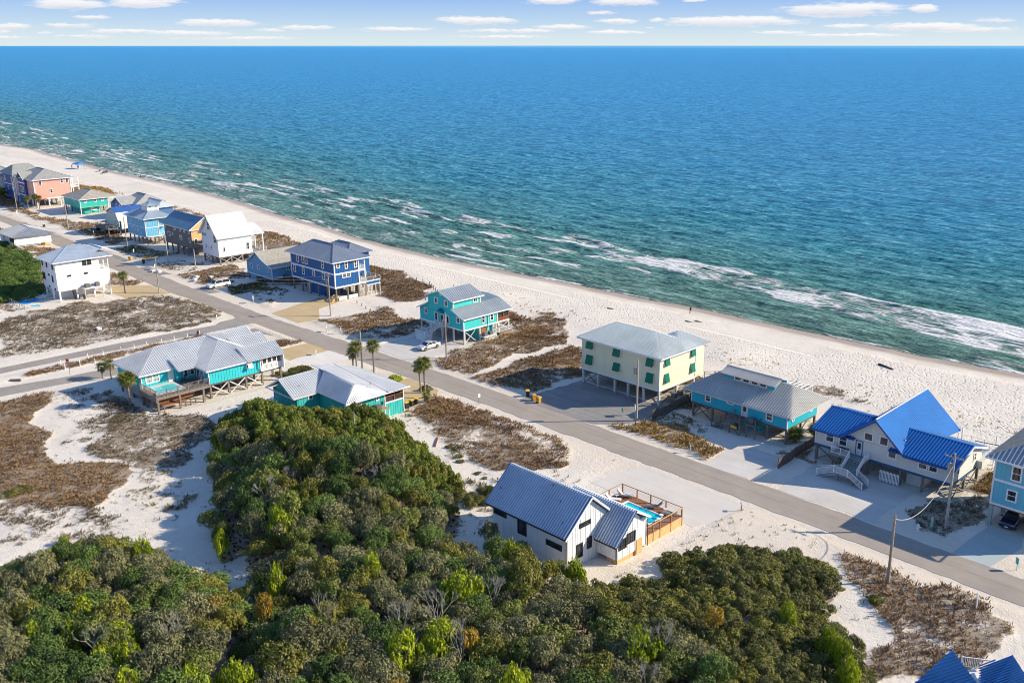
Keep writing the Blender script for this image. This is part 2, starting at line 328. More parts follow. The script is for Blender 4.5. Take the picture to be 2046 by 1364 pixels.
# ------------------------------------------------------------------ mesh building
class MB:
    def __init__(s): s.v = []; s.f = []
    def add(s, vs, fs):
        o = len(s.v); s.v += [tuple(v) for v in vs]; s.f += [tuple(i + o for i in f) for f in fs]
    def box(s, x0, x1, y0, y1, z0, z1):
        s.add([(x0,y0,z0),(x1,y0,z0),(x1,y1,z0),(x0,y1,z0),(x0,y0,z1),(x1,y0,z1),(x1,y1,z1),(x0,y1,z1)],
              [(0,3,2,1),(4,5,6,7),(0,1,5,4),(1,2,6,5),(2,3,7,6),(3,0,4,7)])
    def bar(s, p, q, w=.1, h=None, upv=(0,0,1)):
        h = h or w; p = Vector(p); q = Vector(q); d = (q - p)
        if d.length < 1e-6: return
        d.normalize(); u = Vector(upv)
        if abs(d.dot(u)) > .98: u = Vector((0, 1, 0))
        a = d.cross(u).normalized() * (w / 2); b = a.normalized().cross(d).normalized() * (h / 2)
        vs = [p - a - b, p + a - b, p + a + b, p - a + b, q - a - b, q + a - b, q + a + b, q - a + b]
        s.add(vs, [(0,3,2,1),(4,5,6,7),(0,1,5,4),(1,2,6,5),(2,3,7,6),(3,0,4,7)])
    def cyl(s, p, q, r0, r1=None, n=10, cap=True):
        r1 = r0 if r1 is None else r1; p = Vector(p); q = Vector(q); d = (q - p).normalized()
        u = Vector((0, 0, 1)) if abs(d.z) < .9 else Vector((1, 0, 0)); a = d.cross(u).normalized(); b = d.cross(a)
        vs = []
        for c, r in ((p, r0), (q, r1)):
            for i in range(n):
                t = 2 * math.pi * i / n; vs.append(c + (a * math.cos(t) + b * math.sin(t)) * r)
        fs = [(i, (i + 1) % n, n + (i + 1) % n, n + i) for i in range(n)]
        if cap: fs += [tuple(range(n))[::-1], tuple(range(n, 2 * n))]
        s.add(vs, fs)
    def prism(s, poly, axis, a, b):
        """poly of (u,z); axis 'y': u=x extruded along y ; axis 'x': u=y ; axis 'z': poly is (x,y)"""
        n = len(poly); f = {'y': lambda u, z, t: (u, t, z), 'x': lambda u, z, t: (t, u, z), 'z': lambda u, z, t: (u, z, t)}[axis]
        vs = [f(u, z, a) for u, z in poly] + [f(u, z, b) for u, z in poly]
        s.add(vs, [tuple(range(n)), tuple(range(2 * n - 1, n - 1, -1))] + [(i, n + i, n + (i + 1) % n, (i + 1) % n) for i in range(n)])
    def build(s, name, mat, parent=None, loc=(0, 0, 0), org=None, smooth_=False, fixn=True):
        me = bpy.data.meshes.new(name)
        o = Vector(org) if org is not None else (Vector((0, 0, 0)))
        me.from_pydata([(v[0] - o[0], v[1] - o[1], v[2] - o[2]) for v in s.v], [], s.f)
        if fixn:
            import bmesh
            bm = bmesh.new(); bm.from_mesh(me); bmesh.ops.recalc_face_normals(bm, faces=bm.faces); bm.to_mesh(me); bm.free()
        if mat: me.materials.append(mat)
        if smooth_: me.polygons.foreach_set('use_smooth', [True] * len(me.polygons))
        ob = bpy.data.objects.new(name, me); COL.objects.link(ob); ob.location = loc
        if parent: ob.parent = parent
        return ob
def tag(o, label=None, cat=None, group=None, kind=None):
    if label: o['label'] = label
    if cat: o['category'] = cat
    if group: o['group'] = group
    if kind: o['kind'] = kind
    return o
def empty(name, loc, label, cat, group=None, rz=0):
    e = bpy.data.objects.new(name, None); COL.objects.link(e); e.location = loc; e.rotation_euler = (0, 0, rz); e.empty_display_size = .5
    return tag(e, label, cat, group)
def link(o, parent=None):
    COL.objects.link(o)
    if parent: o.parent = parent
    return o
def copy_thing(root, loc, rz=0, scale=None, label=None, group=None):
    r = root.copy(); COL.objects.link(r); r.location = loc; r.rotation_euler = (0, 0, rz)
    if scale is not None: r.scale = scale if isinstance(scale, tuple) else (scale,) * 3
    if label: r['label'] = label
    if group: r['group'] = group
    for ch in root.children:
        c = ch.copy(); COL.objects.link(c); c.parent = r
        for g in ch.children:
            d = g.copy(); COL.objects.link(d); d.parent = c
    return r

def roof_plane(mb, pts, rib=.42, rw=.11, rh=.09, th=.09, ribdir=None):
    P = [Vector(p) for p in pts]; n = Vector((0, 0, 0))
    for i in range(len(P)):
        a, b = P[i], P[(i + 1) % len(P)]; n += Vector(((a.y - b.y) * (a.z + b.z), (a.z - b.z) * (a.x + b.x), (a.x - b.x) * (a.y + b.y)))
    n.normalize()
    if n.z < 0: n = -n; P = P[::-1]
    k = len(P); lo = [p - n * th for p in P]
    mb.add(P + lo, [tuple(range(k)), tuple(range(2 * k - 1, k - 1, -1))] + [(i, k + i, k + (i + 1) % k, (i + 1) % k) for i in range(k)])
    if rib <= 0: return
    h = Vector((-n.y, n.x, 0))
    if h.length < 1e-4: h = Vector((1, 0, 0))
    h.normalize(); s = n.cross(h)
    if ribdir is not None:
        s = Vector(ribdir); s = (s - n * s.dot(n)).normalized(); h = s.cross(n)
    o = P[0]; q = [((p - o).dot(h), (p - o).dot(s)) for p in P]
    u0 = min(a for a, _ in q); u1 = max(a for a, _ in q); u = u0 + rib * .5
    while u < u1:
        xs = []
        for i in range(k):
            a, b = q[i], q[(i + 1) % k]
            if (a[0] > u) != (b[0] > u): xs.append(a[1] + (u - a[0]) / (b[0] - a[0]) * (b[1] - a[1]))
        xs.sort()
        for i in range(0, len(xs) - 1, 2):
            if xs[i + 1] - xs[i] > .1:
                A = o + h * u + s * xs[i]; B = o + h * u + s * xs[i + 1]; e = h * (rw / 2); t = h * (rw / 3.2)
                vs = [A - e, A + e, A + t + n * rh, A - t + n * rh, B - e, B + e, B + t + n * rh, B - t + n * rh]
                mb.add(vs, [(0,1,2,3),(7,6,5,4),(1,5,6,2),(2,6,7,3),(3,7,4,0)])
        u += rib
def hip(mb, x0, x1, y0, y1, ze, zr, ridge='x', ia=None, ib=None, rib=.42, cap=.09, rm=None, rw=.11, rh=.09, skip=''):
    """ia, ib: how far the ridge ends stand in from the ends (0 = gable)"""
    if ridge == 'x':
        m = rm if rm is not None else (y0 + y1) / 2; ia = (m - y0) if ia is None else ia; ib = (m - y0) if ib is None else ib
        A = (x0 + ia, m, zr); B = (x1 - ib, m, zr)
        pl = {'F': [(x0,y0,ze),(x1,y0,ze),B,A], 'B': [(x1,y1,ze),(x0,y1,ze),A,B], 'L': [(x0,y1,ze),(x0,y0,ze),A], 'R': [(x1,y0,ze),(x1,y1,ze),B]}
        if ia < .01: pl.pop('L')
        if ib < .01: pl.pop('R')
    else:
        m = rm if rm is not None else (x0 + x1) / 2; ia = (m - x0) if ia is None else ia; ib = (m - x0) if ib is None else ib
        A = (m, y0 + ia, zr); B = (m, y1 - ib, zr)
        pl = {'F': [(x0,y0,ze),(x1,y0,ze),A], 'B': [(x1,y1,ze),(x0,y1,ze),B], 'L': [(x0,y1,ze),(x0,y0,ze),A,B], 'R': [(x1,y0,ze),(x1,y1,ze),B,A]}
        if ia < .01: pl.pop('F')
        if ib < .01: pl.pop('B')
    for k, p in pl.items():
        if k not in skip: roof_plane(mb, p, rib, rw, rh)
    if cap:
        mb.bar((A[0], A[1], A[2] + .03), (B[0], B[1], B[2] + .03), .26, cap)
        c = {(0, 0): (x0, y0, ze), (1, 0): (x1, y0, ze), (1, 1): (x1, y1, ze), (0, 1): (x0, y1, ze)}
        if ia > .01:
            for e in (((0, 0), (0, 1)) if ridge == 'x' else ((0, 0), (1, 0))): mb.bar(A, c[e], .2, cap)
        if ib > .01:
            for e in (((1, 0), (1, 1)) if ridge == 'x' else ((0, 1), (1, 1))): mb.bar(B, c[e], .2, cap)
    return A, B

WC = {}
class House:
    def __init__(s, name, label, cat, x, y, group=None):
        s.x, s.y = x, y; s.root = empty(name, (x, y, 0), label, cat, group); s.org = (x, y, 0)
    def part(s, mb, name, mat, parent=None, label=None, kind=None):
        o = mb.build(name, mat, parent or s.root, org=s.org)
        return tag(o, label, kind=kind)
    def box(s, name, mat, *b, label=None, parent=None):
        m = MB(); m.box(*b); return s.part(m, name, mat, parent, label)
    def wall(s, x0, x1, y0, y1, z0, z1, mat, bat=0, lap=0, faces='FR', label=None, name='wall'):
        m = MB(); m.box(x0, x1, y0, y1, z0, z1)
        if bat:
            for f in faces:
                a, b = ((x0, x1) if f in 'FB' else (y0, y1)); u = a + bat / 2
                while u < b:
                    if f == 'F': m.box(u - .035, u + .035, y0 - .035, y0 + .01, z0 + .02, z1 - .02)
                    if f == 'R': m.box(x1 - .01, x1 + .035, u - .035, u + .035, z0 + .02, z1 - .02)
                    u += bat
        if lap:
            z = z0
            while z < z1 - .02:
                zt = min(z + lap, z1)
                for f in faces:
                    if f == 'F': m.add([(x0,y0-.03,z),(x1,y0-.03,z),(x1,y0+.01,zt),(x0,y0+.01,zt),(x0,y0+.01,z),(x1,y0+.01,z)], [(0,1,2,3),(0,4,5,1),(0,3,4),(1,5,2)])
                    if f == 'R': m.add([(x1+.03,y0,z),(x1+.03,y1,z),(x1-.01,y1,zt),(x1-.01,y0,zt),(x1-.01,y0,z),(x1-.01,y1,z)], [(0,1,2,3),(0,4,5,1),(0,3,4),(1,5,2)])
                z = zt
        return s.part(m, name, mat, label=label)
    def gwall(s, poly, axis, a, b, mat, bat=0, name='gable_wall', label=None):
        m = MB(); m.prism(poly, axis, a, b)
        if bat:
            us = [p[0] for p in poly]; u = min(us) + bat / 2; n = len(poly)
            while u < max(us):
                zs = []
                for i in range(n):
                    p, q = poly[i], poly[(i + 1) % n]
                    if (p[0] > u) != (q[0] > u): zs.append(p[1] + (u - p[0]) / (q[0] - p[0]) * (q[1] - p[1]))
                zs.sort()
                if len(zs) >= 2 and zs[-1] - zs[0] > .15:
                    if axis == 'y': m.box(u - .035, u + .035, min(a, b) - .035, min(a, b) + .01, zs[0] + .02, zs[-1] - .05)
                    else: m.box(max(a, b) - .01, max(a, b) + .035, u - .035, u + .035, zs[0] + .02, zs[-1] - .05)
                u += bat
        return s.part(m, name, mat, label=label)
    def corner(s, x, y, z0, z1, mat=None, w=.2):
        s.box('corner_board', mat or M_WHITE, x - w / 2, x + w / 2, y - w / 2, y + w / 2, z0, z1)
    def skirt(s, x0, x1, y0, y1, z, h=.35, mat=None, t=.07, name='skirt_board'):
        mat = mat or M_WHITE
        s.box(name, mat, x0 - t, x1 + t, y0 - t, y0 + .02, z, z + h); s.box(name, mat, x1 - .02, x1 + t - .003, y0 + .021, y1 + t, z, z + h)
    def fascia(s, x0, x1, y0, y1, z, mat=None, h=.2):
        mat = mat or M_WHITE
        s.box('fascia', mat, x0 - .03, x1 + .03, y0 - .05, y0 - .003, z - h, z + .02); s.box('fascia', mat, x1 + .003, x1 + .05, y0, y1, z - h, z + .02)
    def rake(s, *pts, mat=None, w=.07, h=.24):
        for p, q in zip(pts[:-1], pts[1:]):
            m = MB(); m.bar(p, q, w, h); s.part(m, 'rake_board', mat or M_WHITE)
    def win(s, face, plane, u, z, w=.8, h=1.2, style='dh', fmat=None, gmat=None, label=None, name='window'):
        fmat = fmat or M_WHITE; gmat = gmat or glass(); key = (face in 'FB', round(w, 2), round(h, 2), style, fmat.name, gmat.name)
        if key not in WC:
            m = MB(); t = .17; W, H_ = w / 2, h / 2; d0, d1 = -.09, .03
            m.box(-W - t, W + t, d0, d1, H_, H_ + t); m.box(-W - t, W + t, d0, d1, -H_ - t, -H_)
            m.box(-W - t, -W, d0, d1, -H_, H_); m.box(W, W + t, d0, d1, -H_, H_)
            if style in ('dh', 'grid', 'four'): m.box(-W, W, d0 + .02, d1, -.035, .035)
            if style in ('two', 'grid', 'four'): m.box(-.04, .04, d0 + .02, d1, -H_, H_)
            if style == 'pair': m.box(-.09, .09, d0, d1, -H_, H_); m.box(-W, W, d0 + .02, d1, -.035, .035)
            if style == 'tri': m.box(-W / 3 - .05, -W / 3 + .05, d0, d1, -H_, H_); m.box(W / 3 - .05, W / 3 + .05, d0, d1, -H_, H_)
            f = m.build('window_mesh', fmat); g = MB(); g.box(-W, W, -.035, .02, -H_, H_); p = g.build('pane_mesh', gmat)
            WC[key] = (f.data, p.data)
            for o in (f, p): bpy.data.objects.remove(o)
        fd, pd = WC[key]; o = bpy.data.objects.new(name, fd); link(o, s.root); p = bpy.data.objects.new('pane', pd); link(p, o)
        rz = {'F': 0, 'R': math.pi / 2, 'L': -math.pi / 2, 'B': math.pi}[face]; o.rotation_euler = (0, 0, rz)
        o.location = ((u, plane, z) if face in 'FB' else (plane, u, z)); o.location.x -= s.x; o.location.y -= s.y
        if label: o['label'] = label
        return o
    def door(s, face, plane, u, z0, w=.95, h=2.05, mat=None, fmat=None):
        m = MB(); t = .1; W = w / 2; m.box(-W - t, -W, -.08, .02, 0, h + t); m.box(W, W + t, -.08, .02, 0, h + t); m.box(-W, W, -.08, .02, h, h + t)
        rz = {'F': 0, 'R': math.pi / 2}[face]; loc = (u - s.x, plane - s.y, z0) if face == 'F' else (plane - s.x, u - s.y, z0)
        f = m.build('door', fmat or M_WHITE, s.root, loc=loc); f.rotation_euler = (0, 0, rz)
        m = MB(); m.box(-W, W, -.05, .02, 0, h); g = m.build('door_leaf', mat or paint((.55, .62, .66), name='door_paint'), f)
        m = MB(); m.box(-W * .55, W * .55, -.062, -.045, h * .45, h * .88); m.build('door_glass', glass(), f)
    def pilings(s, xs, ys, z1, mat=None, r=.15, z0=-.3, round_=False):
        k = ('pile', round(z1 - z0, 2), r, round_, (mat or M_PILE).name)
        if k not in WC:
            m = MB(); m.cyl((0, 0, 0), (0, 0, z1 - z0), r, r * .92, 8) if round_ else m.box(-r, r, -r, r, 0, z1 - z0)
            o = m.build('piling', mat or M_PILE); WC[k] = o.data; bpy.data.objects.remove(o)
        for x in xs:
            for y in ys:
                o = bpy.data.objects.new('piling', WC[k]); link(o, s.root); o.location = (x - s.x, y - s.y, z0)
    def brace(s, p, q, mat=None, w=.09, h=.2, name='brace'):
        m = MB(); m.bar(p, q, w, h); s.part(m, name, mat or M_PILE)
    def xbrace(s, p, q, z0, z1, mat=None, w=.09, h=.18):
        s.brace((p[0], p[1], z0), (q[0], q[1], z1), mat, w, h); dx = (.1 if p[0] == q[0] else 0, .1 if p[1] == q[1] else 0)
        s.brace((p[0] + dx[0], p[1] + dx[1], z1), (q[0] + dx[0], q[1] + dx[1], z0), mat, w, h)
    def joists(s, x0, x1, y0, y1, z, mat=None):
        """floor beams under a raised house"""
        m = MB(); m.box(x0, x1, y0, y1, z - .28, z - .02); s.part(m, 'floor_frame', mat or wood((.14, .11, .085), 'floor_joists'))
    def railing(s, pts, h=.95, mat=None, step=.14, post=1.8, bal=.035, mid=False, name='railing', postw=.1):
        """pts: (x,y,z of floor)"""
        mat = mat or M_WHITE; m = MB()
        for a, b in zip(pts[:-1], pts[1:]):
            A, B = Vector(a), Vector(b); L_ = (B - A).length; up = Vector((0, 0, 1))
            m.bar(A + up * h, B + up * h, .09, .05); m.bar(A + up * .1, B + up * .1, .05, .07)
            if mid: m.bar(A + up * h * .55, B + up * h * .55, .04, .04)
            n = max(1, round(L_ / step))
            if step < 5:
                for i in range(1, n):
                    c = A.lerp(B, i / n); m.box(c.x - bal / 2, c.x + bal / 2, c.y - bal / 2, c.y + bal / 2, c.z + .1, c.z + h)
        o = s.part(m, name, mat)
        for a, b in zip(pts[:-1], pts[1:]):
            A, B = Vector(a), Vector(b); n = max(1, round((B - A).length / post))
            for i in range(n + (1 if b is pts[-1] else 0)):
                c = A.lerp(B, i / n); g = MB(); g.box(c.x - postw / 2, c.x + postw / 2, c.y - postw / 2, c.y + postw / 2, c.z - .05, c.z + h + .08); s.part(g, 'railing_post', mat, o)
        return o
    def stairs(s, p, q, w, mat=None, name='staircase', perp=None):
        """flight from p (bottom centre) to q (top centre)"""
        mat = mat or M_DECK; m = MB(); P, Q = Vector(p), Vector(q); d = (Q - P); n = max(3, round(abs(d.z) / .19)); hd = Vector((d.x, d.y, 0)).normalized(); sd = Vector((-hd.y, hd.x, 0))
        for i in range(n):
            c = P + d * ((i + .5) / n); c.z = P.z + d.z * (i + 1) / n
            m.bar(c - sd * w / 2, c + sd * w / 2, .29, .05)
        for k in (-1, 1): m.bar(P + sd * k * w / 2 - Vector((0, 0, .12)), Q + sd * k * w / 2 - Vector((0, 0, .12)), .06, .28)
        return s.part(m, name, mat)
    def deck(s, x0, x1, y0, y1, z, mat=None, name='deck', th=.16):
        m = MB(); m.box(x0, x1, y0, y1, z - th - .12, z - th + .06)
        mat = mat or M_DECK; y = y0
        while y < y1 - .01:
            m.box(x0, x1, y + .006, min(y + .14, y1) - .006, z - .05, z); y += .145
        return s.part(m, name, mat)
    def ac(s, x, y, z, w=.75, h=.8):
        m = MB(); m.box(x - w / 2, x + w / 2, y - w / 2, y + w / 2, z, z + h * .94); m.cyl((x, y, z + h * .94), (x, y, z + h), w * .42, w * .42, 12)
        for i in range(5): m.box(x - w / 2 - .015, x + w / 2 + .015, y - w / 2 - .015, y + w / 2 + .015, z + h * (.1 + i * .16), z + h * (.14 + i * .16))
        s.part(m, 'air_conditioner', paint((.16, .16, .16), .5, .2, name='ac_casing'))
    def vent(s, x, y, z, h=.35):
        m = MB(); m.cyl((x, y, z - .2), (x, y, z + h), .07, .07, 8); m.cyl((x, y, z - .02), (x, y, z + .04), .17, .1, 8); s.part(m, 'roof_vent', M_STEEL)

# ================================================================== houses on the sea side
ROW = 'stilt houses along the beach road'
GALV = metal_roof((.42, .44, .46)); GALVD = metal_roof((.34, .36, .39)); PALE_ROOF = metal_roof((.62, .62, .60), .45, .15, 'pale_metal_roof')
TANSH = shingle((.40, .37, .31)); GREYSH = shingle((.33, .33, .33)); M_CONC = paint((.50, .46, .38), .9, .12, name='concrete')

def house_yellow():
    c = paint((.80, .75, .50), .6, .05, name='cream_yellow_siding'); g = paint((.0, .22, .13), .5, .1, name='green_shutter_paint')
    h = House('beach_house', 'large cream yellow stilt house with green awning shutters and white ribbed roof', 'house', -98.6, 122, ROW)
    h.wall(-107.1, -90.3, 117.2, 126.9, 2.5, 8.2, c, lap=.2); h.wall(-97, -90.35, 126.9, 129.3, 2.5, 8.15, c, lap=.2, faces='R')
    h.joists(-107, -90.4, 117.3, 126.8, 2.5)
    h.skirt(-107.1, -90.3, 117.2, 126.9, 2.45, .35)
    for x, y in ((-107.1, 117.2), (-90.3, 117.2), (-90.3, 126.9)): h.corner(x, y, 2.5, 8.15, w=.16)
    m = MB(); hip(m, -107.9, -89.6, 116.6, 127.6, 8.2, 10.5, 'x', 4.2, 5.4, .42, rw=.2, rh=.17); h.part(m, 'roof', metal_roof((.66, .70, .68), .5, .0, 'white_ribbed_roof'))
    m = MB(); hip(m, -97.4, -89.7, 123, 130.2, 8.22, 10.1, 'y', 3, 3.4, .42, rw=.2, rh=.17); h.part(m, 'rear_roof', metal_roof((.66, .70, .68), .5, .0, 'white_ribbed_roof'))
    h.fascia(-107.9, -89.6, 116.6, 127.6, 8.2)
    def shutter(face, u, z, w=1.05, hh=1.5):
        fr = h.win(face, 117.2 if face == 'F' else -90.3, u, z, w, hh, 'dh')
        m = MB(); W = w / 2 + .16
        if face == 'F':
            y = 117.2 - .1; top = z + hh / 2 + .14; out = .5
            a = Vector((u, y, top)); b = Vector((u, y - out, top - hh * 1.08))
            for k in (-1, 1): m.bar(a + Vector((k * W, 0, 0)), b + Vector((k * W, 0, 0)), .09, .06, (1, 0, 0))
            for i in range(13):
                p = a.lerp(b, (i + .3) / 13); m.box(u - W, u + W, p.y - .05, p.y + .05, p.z - .045, p.z + .03)
            m.add([a + Vector((-W, .02, 0)), a + Vector((W, .02, 0)), b + Vector((W, .02, 0)), b + Vector((-W, .02, 0)), a + Vector((-W, .06, 0)), a + Vector((W, .06, 0)), b + Vector((W, .06, 0)), b + Vector((-W, .06, 0))], [(0,1,2,3),(7,6,5,4),(0,4,5,1),(1,5,6,2),(2,6,7,3),(3,7,4,0)])
        else:
            x = -90.3 + .1; top = z + hh / 2 + .12; out = .28
            a = Vector((x, u, top)); b = Vector((x + out, u, top - hh))
            for i in range(13):
                p = a.lerp(b, (i + .3) / 13); m.box(p.x - .05, p.x + .05, u - W, u + W, p.z - .045, p.z + .03)
            m.add([a + Vector((0, -W, 0)), a + Vector((0, W, 0)), b + Vector((0, W, 0)), b + Vector((0, -W, 0)), a + Vector((-.05, -W, 0)), a + Vector((-.05, W, 0)), b + Vector((-.05, W, 0)), b + Vector((-.05, -W, 0))], [(0,1,2,3),(7,6,5,4),(0,4,5,1),(1,5,6,2),(2,6,7,3),(3,7,4,0)])
        h.part(m, 'shutter', g)
    for u, z, hh in ((-105.2, 7.35, 1.5), (-99.2, 7.3, 1.5), (-92.1, 7.2, 1.5), (-105.3, 4.5, 1.5), (-99.2, 4.6, 1.25), (-92.1, 4.4, 1.5)): shutter('F', u, z, 1.05, hh)
    for u, z in ((119.0, 7.2), (126.0, 7.2), (119.0, 4.3), (126.0, 4.4)): shutter('R', u, z, .8, 1.5)
    h.pilings((-107, -103.6, -99.8, -96.9, -93.6, -90.4), (117.4, 122, 126.7), 2.3, M_PILEW, .17)
    h.box('storage_room', c, -104.5, -94, 122.3, 126.4, 0, 2.25)
    h.box('slab', M_CONC, -107.3, -89.5, 118.2, 127, -.2, .06)
    h.box('equipment_platform', M_DECK, -90.1, -88.2, 119.2, 122.6, 1.0, 1.12); h.ac(-89.2, 119.9, 1.12); h.ac(-89.2, 121.4, 1.12)
    for y in (119.3, 122.5): h.pilings((-88.3,), (y,), 1.1, M_PILE, .08)
    h.xbrace((-90.2, 117.6), (-90.2, 121.8), .2, 2.1, w=.07, h=.16); h.xbrace((-90.2, 122.4), (-90.2, 126.5), .2, 2.1, w=.07, h=.16)
    h.xbrace((-106.8, 117.5), (-104, 117.5), .2, 2.1, w=.07, h=.16)
    h.stairs((-88.6, 133.6, .0), (-88.6, 129.6, 2.4), 1.1); h.railing([(-88, 133.6, 0), (-88, 129.6, 2.4)], mat=wood((.2, .12, .08), 'dark_rail_wood'), step=9)
house_yellow()

def house_turquoise():
    c = paint((.02, .52, .50), .6, .08, name='turquoise_siding')
    h = House('beach_house', 'turquoise two storey stilt house with stepped gable, white stairs and porch on the sea side', 'house', -145.5, 122, ROW)
    h.wall(-152.1, -138.6, 117.3, 126.2, 2.9, 5.25, c, lap=.2)
    pf = [(-152.1, 5.2), (-152.1, 5.35), (-149.4, 6.55), (-149.4, 8.35), (-145.6, 9.7), (-141.8, 8.35), (-141.8, 6.6), (-138.6, 5.35), (-138.6, 5.2)]
    h.gwall(pf, 'y', 117.3, 117.6, c); h.wall(-149.4, -141.8, 117.5, 124.6, 5.3, 8.3, c, lap=.2, faces='R')
    h.gwall([(-149.4, 8.3), (-145.6, 9.65), (-141.8, 8.3)], 'y', 124.3, 124.6, c)
    gr = metal_roof((.52, .56, .57), .4, .15, 'silver_ribbed_roof')
    m = MB(); hip(m, -149.9, -141.2, 116.9, 125.1, 8.2, 9.75, 'y', 0, 0, .36); h.part(m, 'roof', gr)
    m = MB(); roof_plane(m, [(-138.1, 116.9, 5.15), (-138.1, 130, 5.15), (-141.8, 130, 6.7), (-141.8, 116.9, 6.7)], .36); h.part(m, 'lower_roof', gr)
    m = MB(); roof_plane(m, [(-152.7, 130, 5.15), (-152.7, 116.9, 5.15), (-149.4, 116.9, 6.65), (-149.4, 130, 6.65)], .36); h.part(m, 'lower_roof', gr)
    m = MB(); roof_plane(m, [(-141.8, 124.6, 6.7), (-141.8, 130, 6.7), (-145.6, 130, 7.0), (-145.6, 124.6, 7.0)], .36); roof_plane(m, [(-149.4, 130, 6.65), (-149.4, 124.6, 6.65), (-145.6, 124.6, 7.0), (-145.6, 130, 7.0)], .36); h.part(m, 'porch_roof', gr)
    h.rake((-149.9, 116.86, 8.1), (-145.6, 116.86, 9.68), (-141.2, 116.86, 8.1)); h.rake((-141.8, 116.86, 6.62), (-138.1, 116.86, 5.08)); h.rake((-152.7, 116.86, 5.08), (-149.4, 116.86, 6.58))
    h.rake((-141.15, 116.9, 8.1), (-141.15, 125.1, 8.1)); h.rake((-138.05, 116.9, 5.05), (-138.05, 130, 5.05))
    h.corner(-138.6, 117.3, 2.9, 5.2); h.corner(-141.8, 117.42, 6.5, 8.2); h.corner(-149.4, 117.42, 6.6, 8.2, w=.14); h.corner(-138.6, 126.2, 2.9, 5.1); h.corner(-141.8, 124.5, 6.7, 8.1)
    h.skirt(-152.1, -138.6, 117.3, 129.4, 2.62, .3)
    h.joists(-152, -138.7, 117.4, 129.3, 2.9)
    for u, z in ((-150.2, 4.75), (-146.7, 7.5), (-143.7, 7.4), (-140.2, 4.65)): h.win('F', 117.3, u, z, .75, .95, 'two')
    h.win('F', 117.3, -146.9, 4.2, .6, 1.5, 'one'); h.win('F', 117.3, -143.3, 4.2, .6, 1.5, 'one'); h.door('F', 117.3, -145.1, 2.95, 1.0, 2.0, paint((.25, .3, .32), name='door_paint'))
    m = MB(); hip(m, -146.0, -144.2, 116.4, 117.3, 5.5, 6.1, 'y', 0, 0, 0); h.part(m, 'portico_roof', metal_roof((.05, .22, .34), .4, .2, 'blue_portico_metal'))
    m = MB(); m.cyl((-145.3, 117.2, 8.95), (-145.3, 117.28, 8.95), .25, .25, 12); h.part(m, 'gable_vent', M_WHITE)
    h.win('R', -138.6, 122.4, 4.2, .6, 1.35, 'dh'); h.win('R', -138.6, 124.7, 4.25, .6, 1.3, 'dh'); h.win('R', -141.8, 123.2, 7.4, .8, .7, 'two')
    m = MB(); m.cyl((-138.5, 123.6, 5.1), (-138.5, 123.6, 1.8), .07, .07, 8); h.part(m, 'downspout', M_WHITE)
    # screened porch
    h.box('porch_floor', M_WHITE, -152.1, -138.6, 126.2, 129.5, 2.7, 2.9); h.box('porch_screen', screen(), -152, -138.72, 126.3, 129.3, 3.7, 5.1); h.box('porch_panel', wood((.22, .07, .03), 'red_stained_boards'), -152, -138.66, 126.3, 129.36, 2.9, 3.7)
    for y in (126.35, 127.85, 129.3): h.box('porch_post', wood((.3, .14, .08), 'porch_post_wood'), -138.74, -138.6, y - .06, y + .06, 2.9, 5.1)
    h.pilings((-152, -148.6, -145.2, -141.9, -138.7), (117.5, 121.5, 125.8, 129.3), 2.6, M_PILEW, .15)
    h.box('storage_room', c, -143.6, -139.4, 121.4, 125.6, 0, 2.6); h.box('slab', M_CONC, -152.5, -138.3, 117, 126.5, -.2, .05)
    h.xbrace((-138.6, 117.7), (-138.6, 120.2), .3, 2.4, M_WHITE, .08, .12); h.xbrace((-138.6, 126.3), (-138.6, 129.1), 1.0, 2.5, M_WHITE, .08, .12)
    h.box('cedar_panel', M_CEDAR, -138.9, -138.78, 122, 123.6, .8, 2.3)
    h.box('equipment_platform', M_WHITE, -138.4, -136.9, 121.2, 124.3, .9, 1.05); h.ac(-137.6, 121.9, 1.05, .8, .7); h.ac(-137.6, 123.4, 1.05, .8, .7)
    for x in (-138.3, -137): h.pilings((x,), (121.3, 124.2), 1.0, M_PILEW, .06)
    h.deck(-141.5, -138.2, 126.4, 129.8, .7, M_DECK, 'lower_deck'); h.railing([(-138.2, 124.6, .7), (-138.2, 129.8, .7)], 1.0)
    h.box('lattice_skirt', wood((.35, .2, .12), 'deck_skirt_wood'), -138.3, -138.22, 126.4, 129.8, 0, .6)
    # stairs
    h.deck(-146.1, -143.6, 115.9, 117.3, 2.85, paint((.5, .52, .52), name='grey_deck_paint'), 'landing'); h.stairs((-146.3, 114.6, 1.25), (-145.2, 116.0, 2.85), 1.2, paint((.5, .52, .52), name='grey_deck_paint'))
    h.box('stair_platform', paint((.68, .70, .70), name='pale_grey_boards'), -148.2, -145.3, 112.9, 114.8, 0, 1.25)
    h.railing([(-145.3, 114.8, 1.25), (-145.3, 112.9, 1.25), (-148.2, 112.9, 1.25), (-148.2, 114.8, 1.25), (-146.9, 114.8, 1.25), (-146, 116, 2.85), (-146.1, 117.2, 2.85)], .9, step=.2)
    h.railing([(-145.5, 114.6, 1.25), (-144.3, 116.0, 2.85), (-143.6, 116.0, 2.85), (-143.6, 117.2, 2.85)], .9, step=.2)
    h.pilings((-143.7, -146), (116,), 2.8, M_PILEW, .07); h.vent(-147.5, 122.5, 9.3)
house_turquoise()

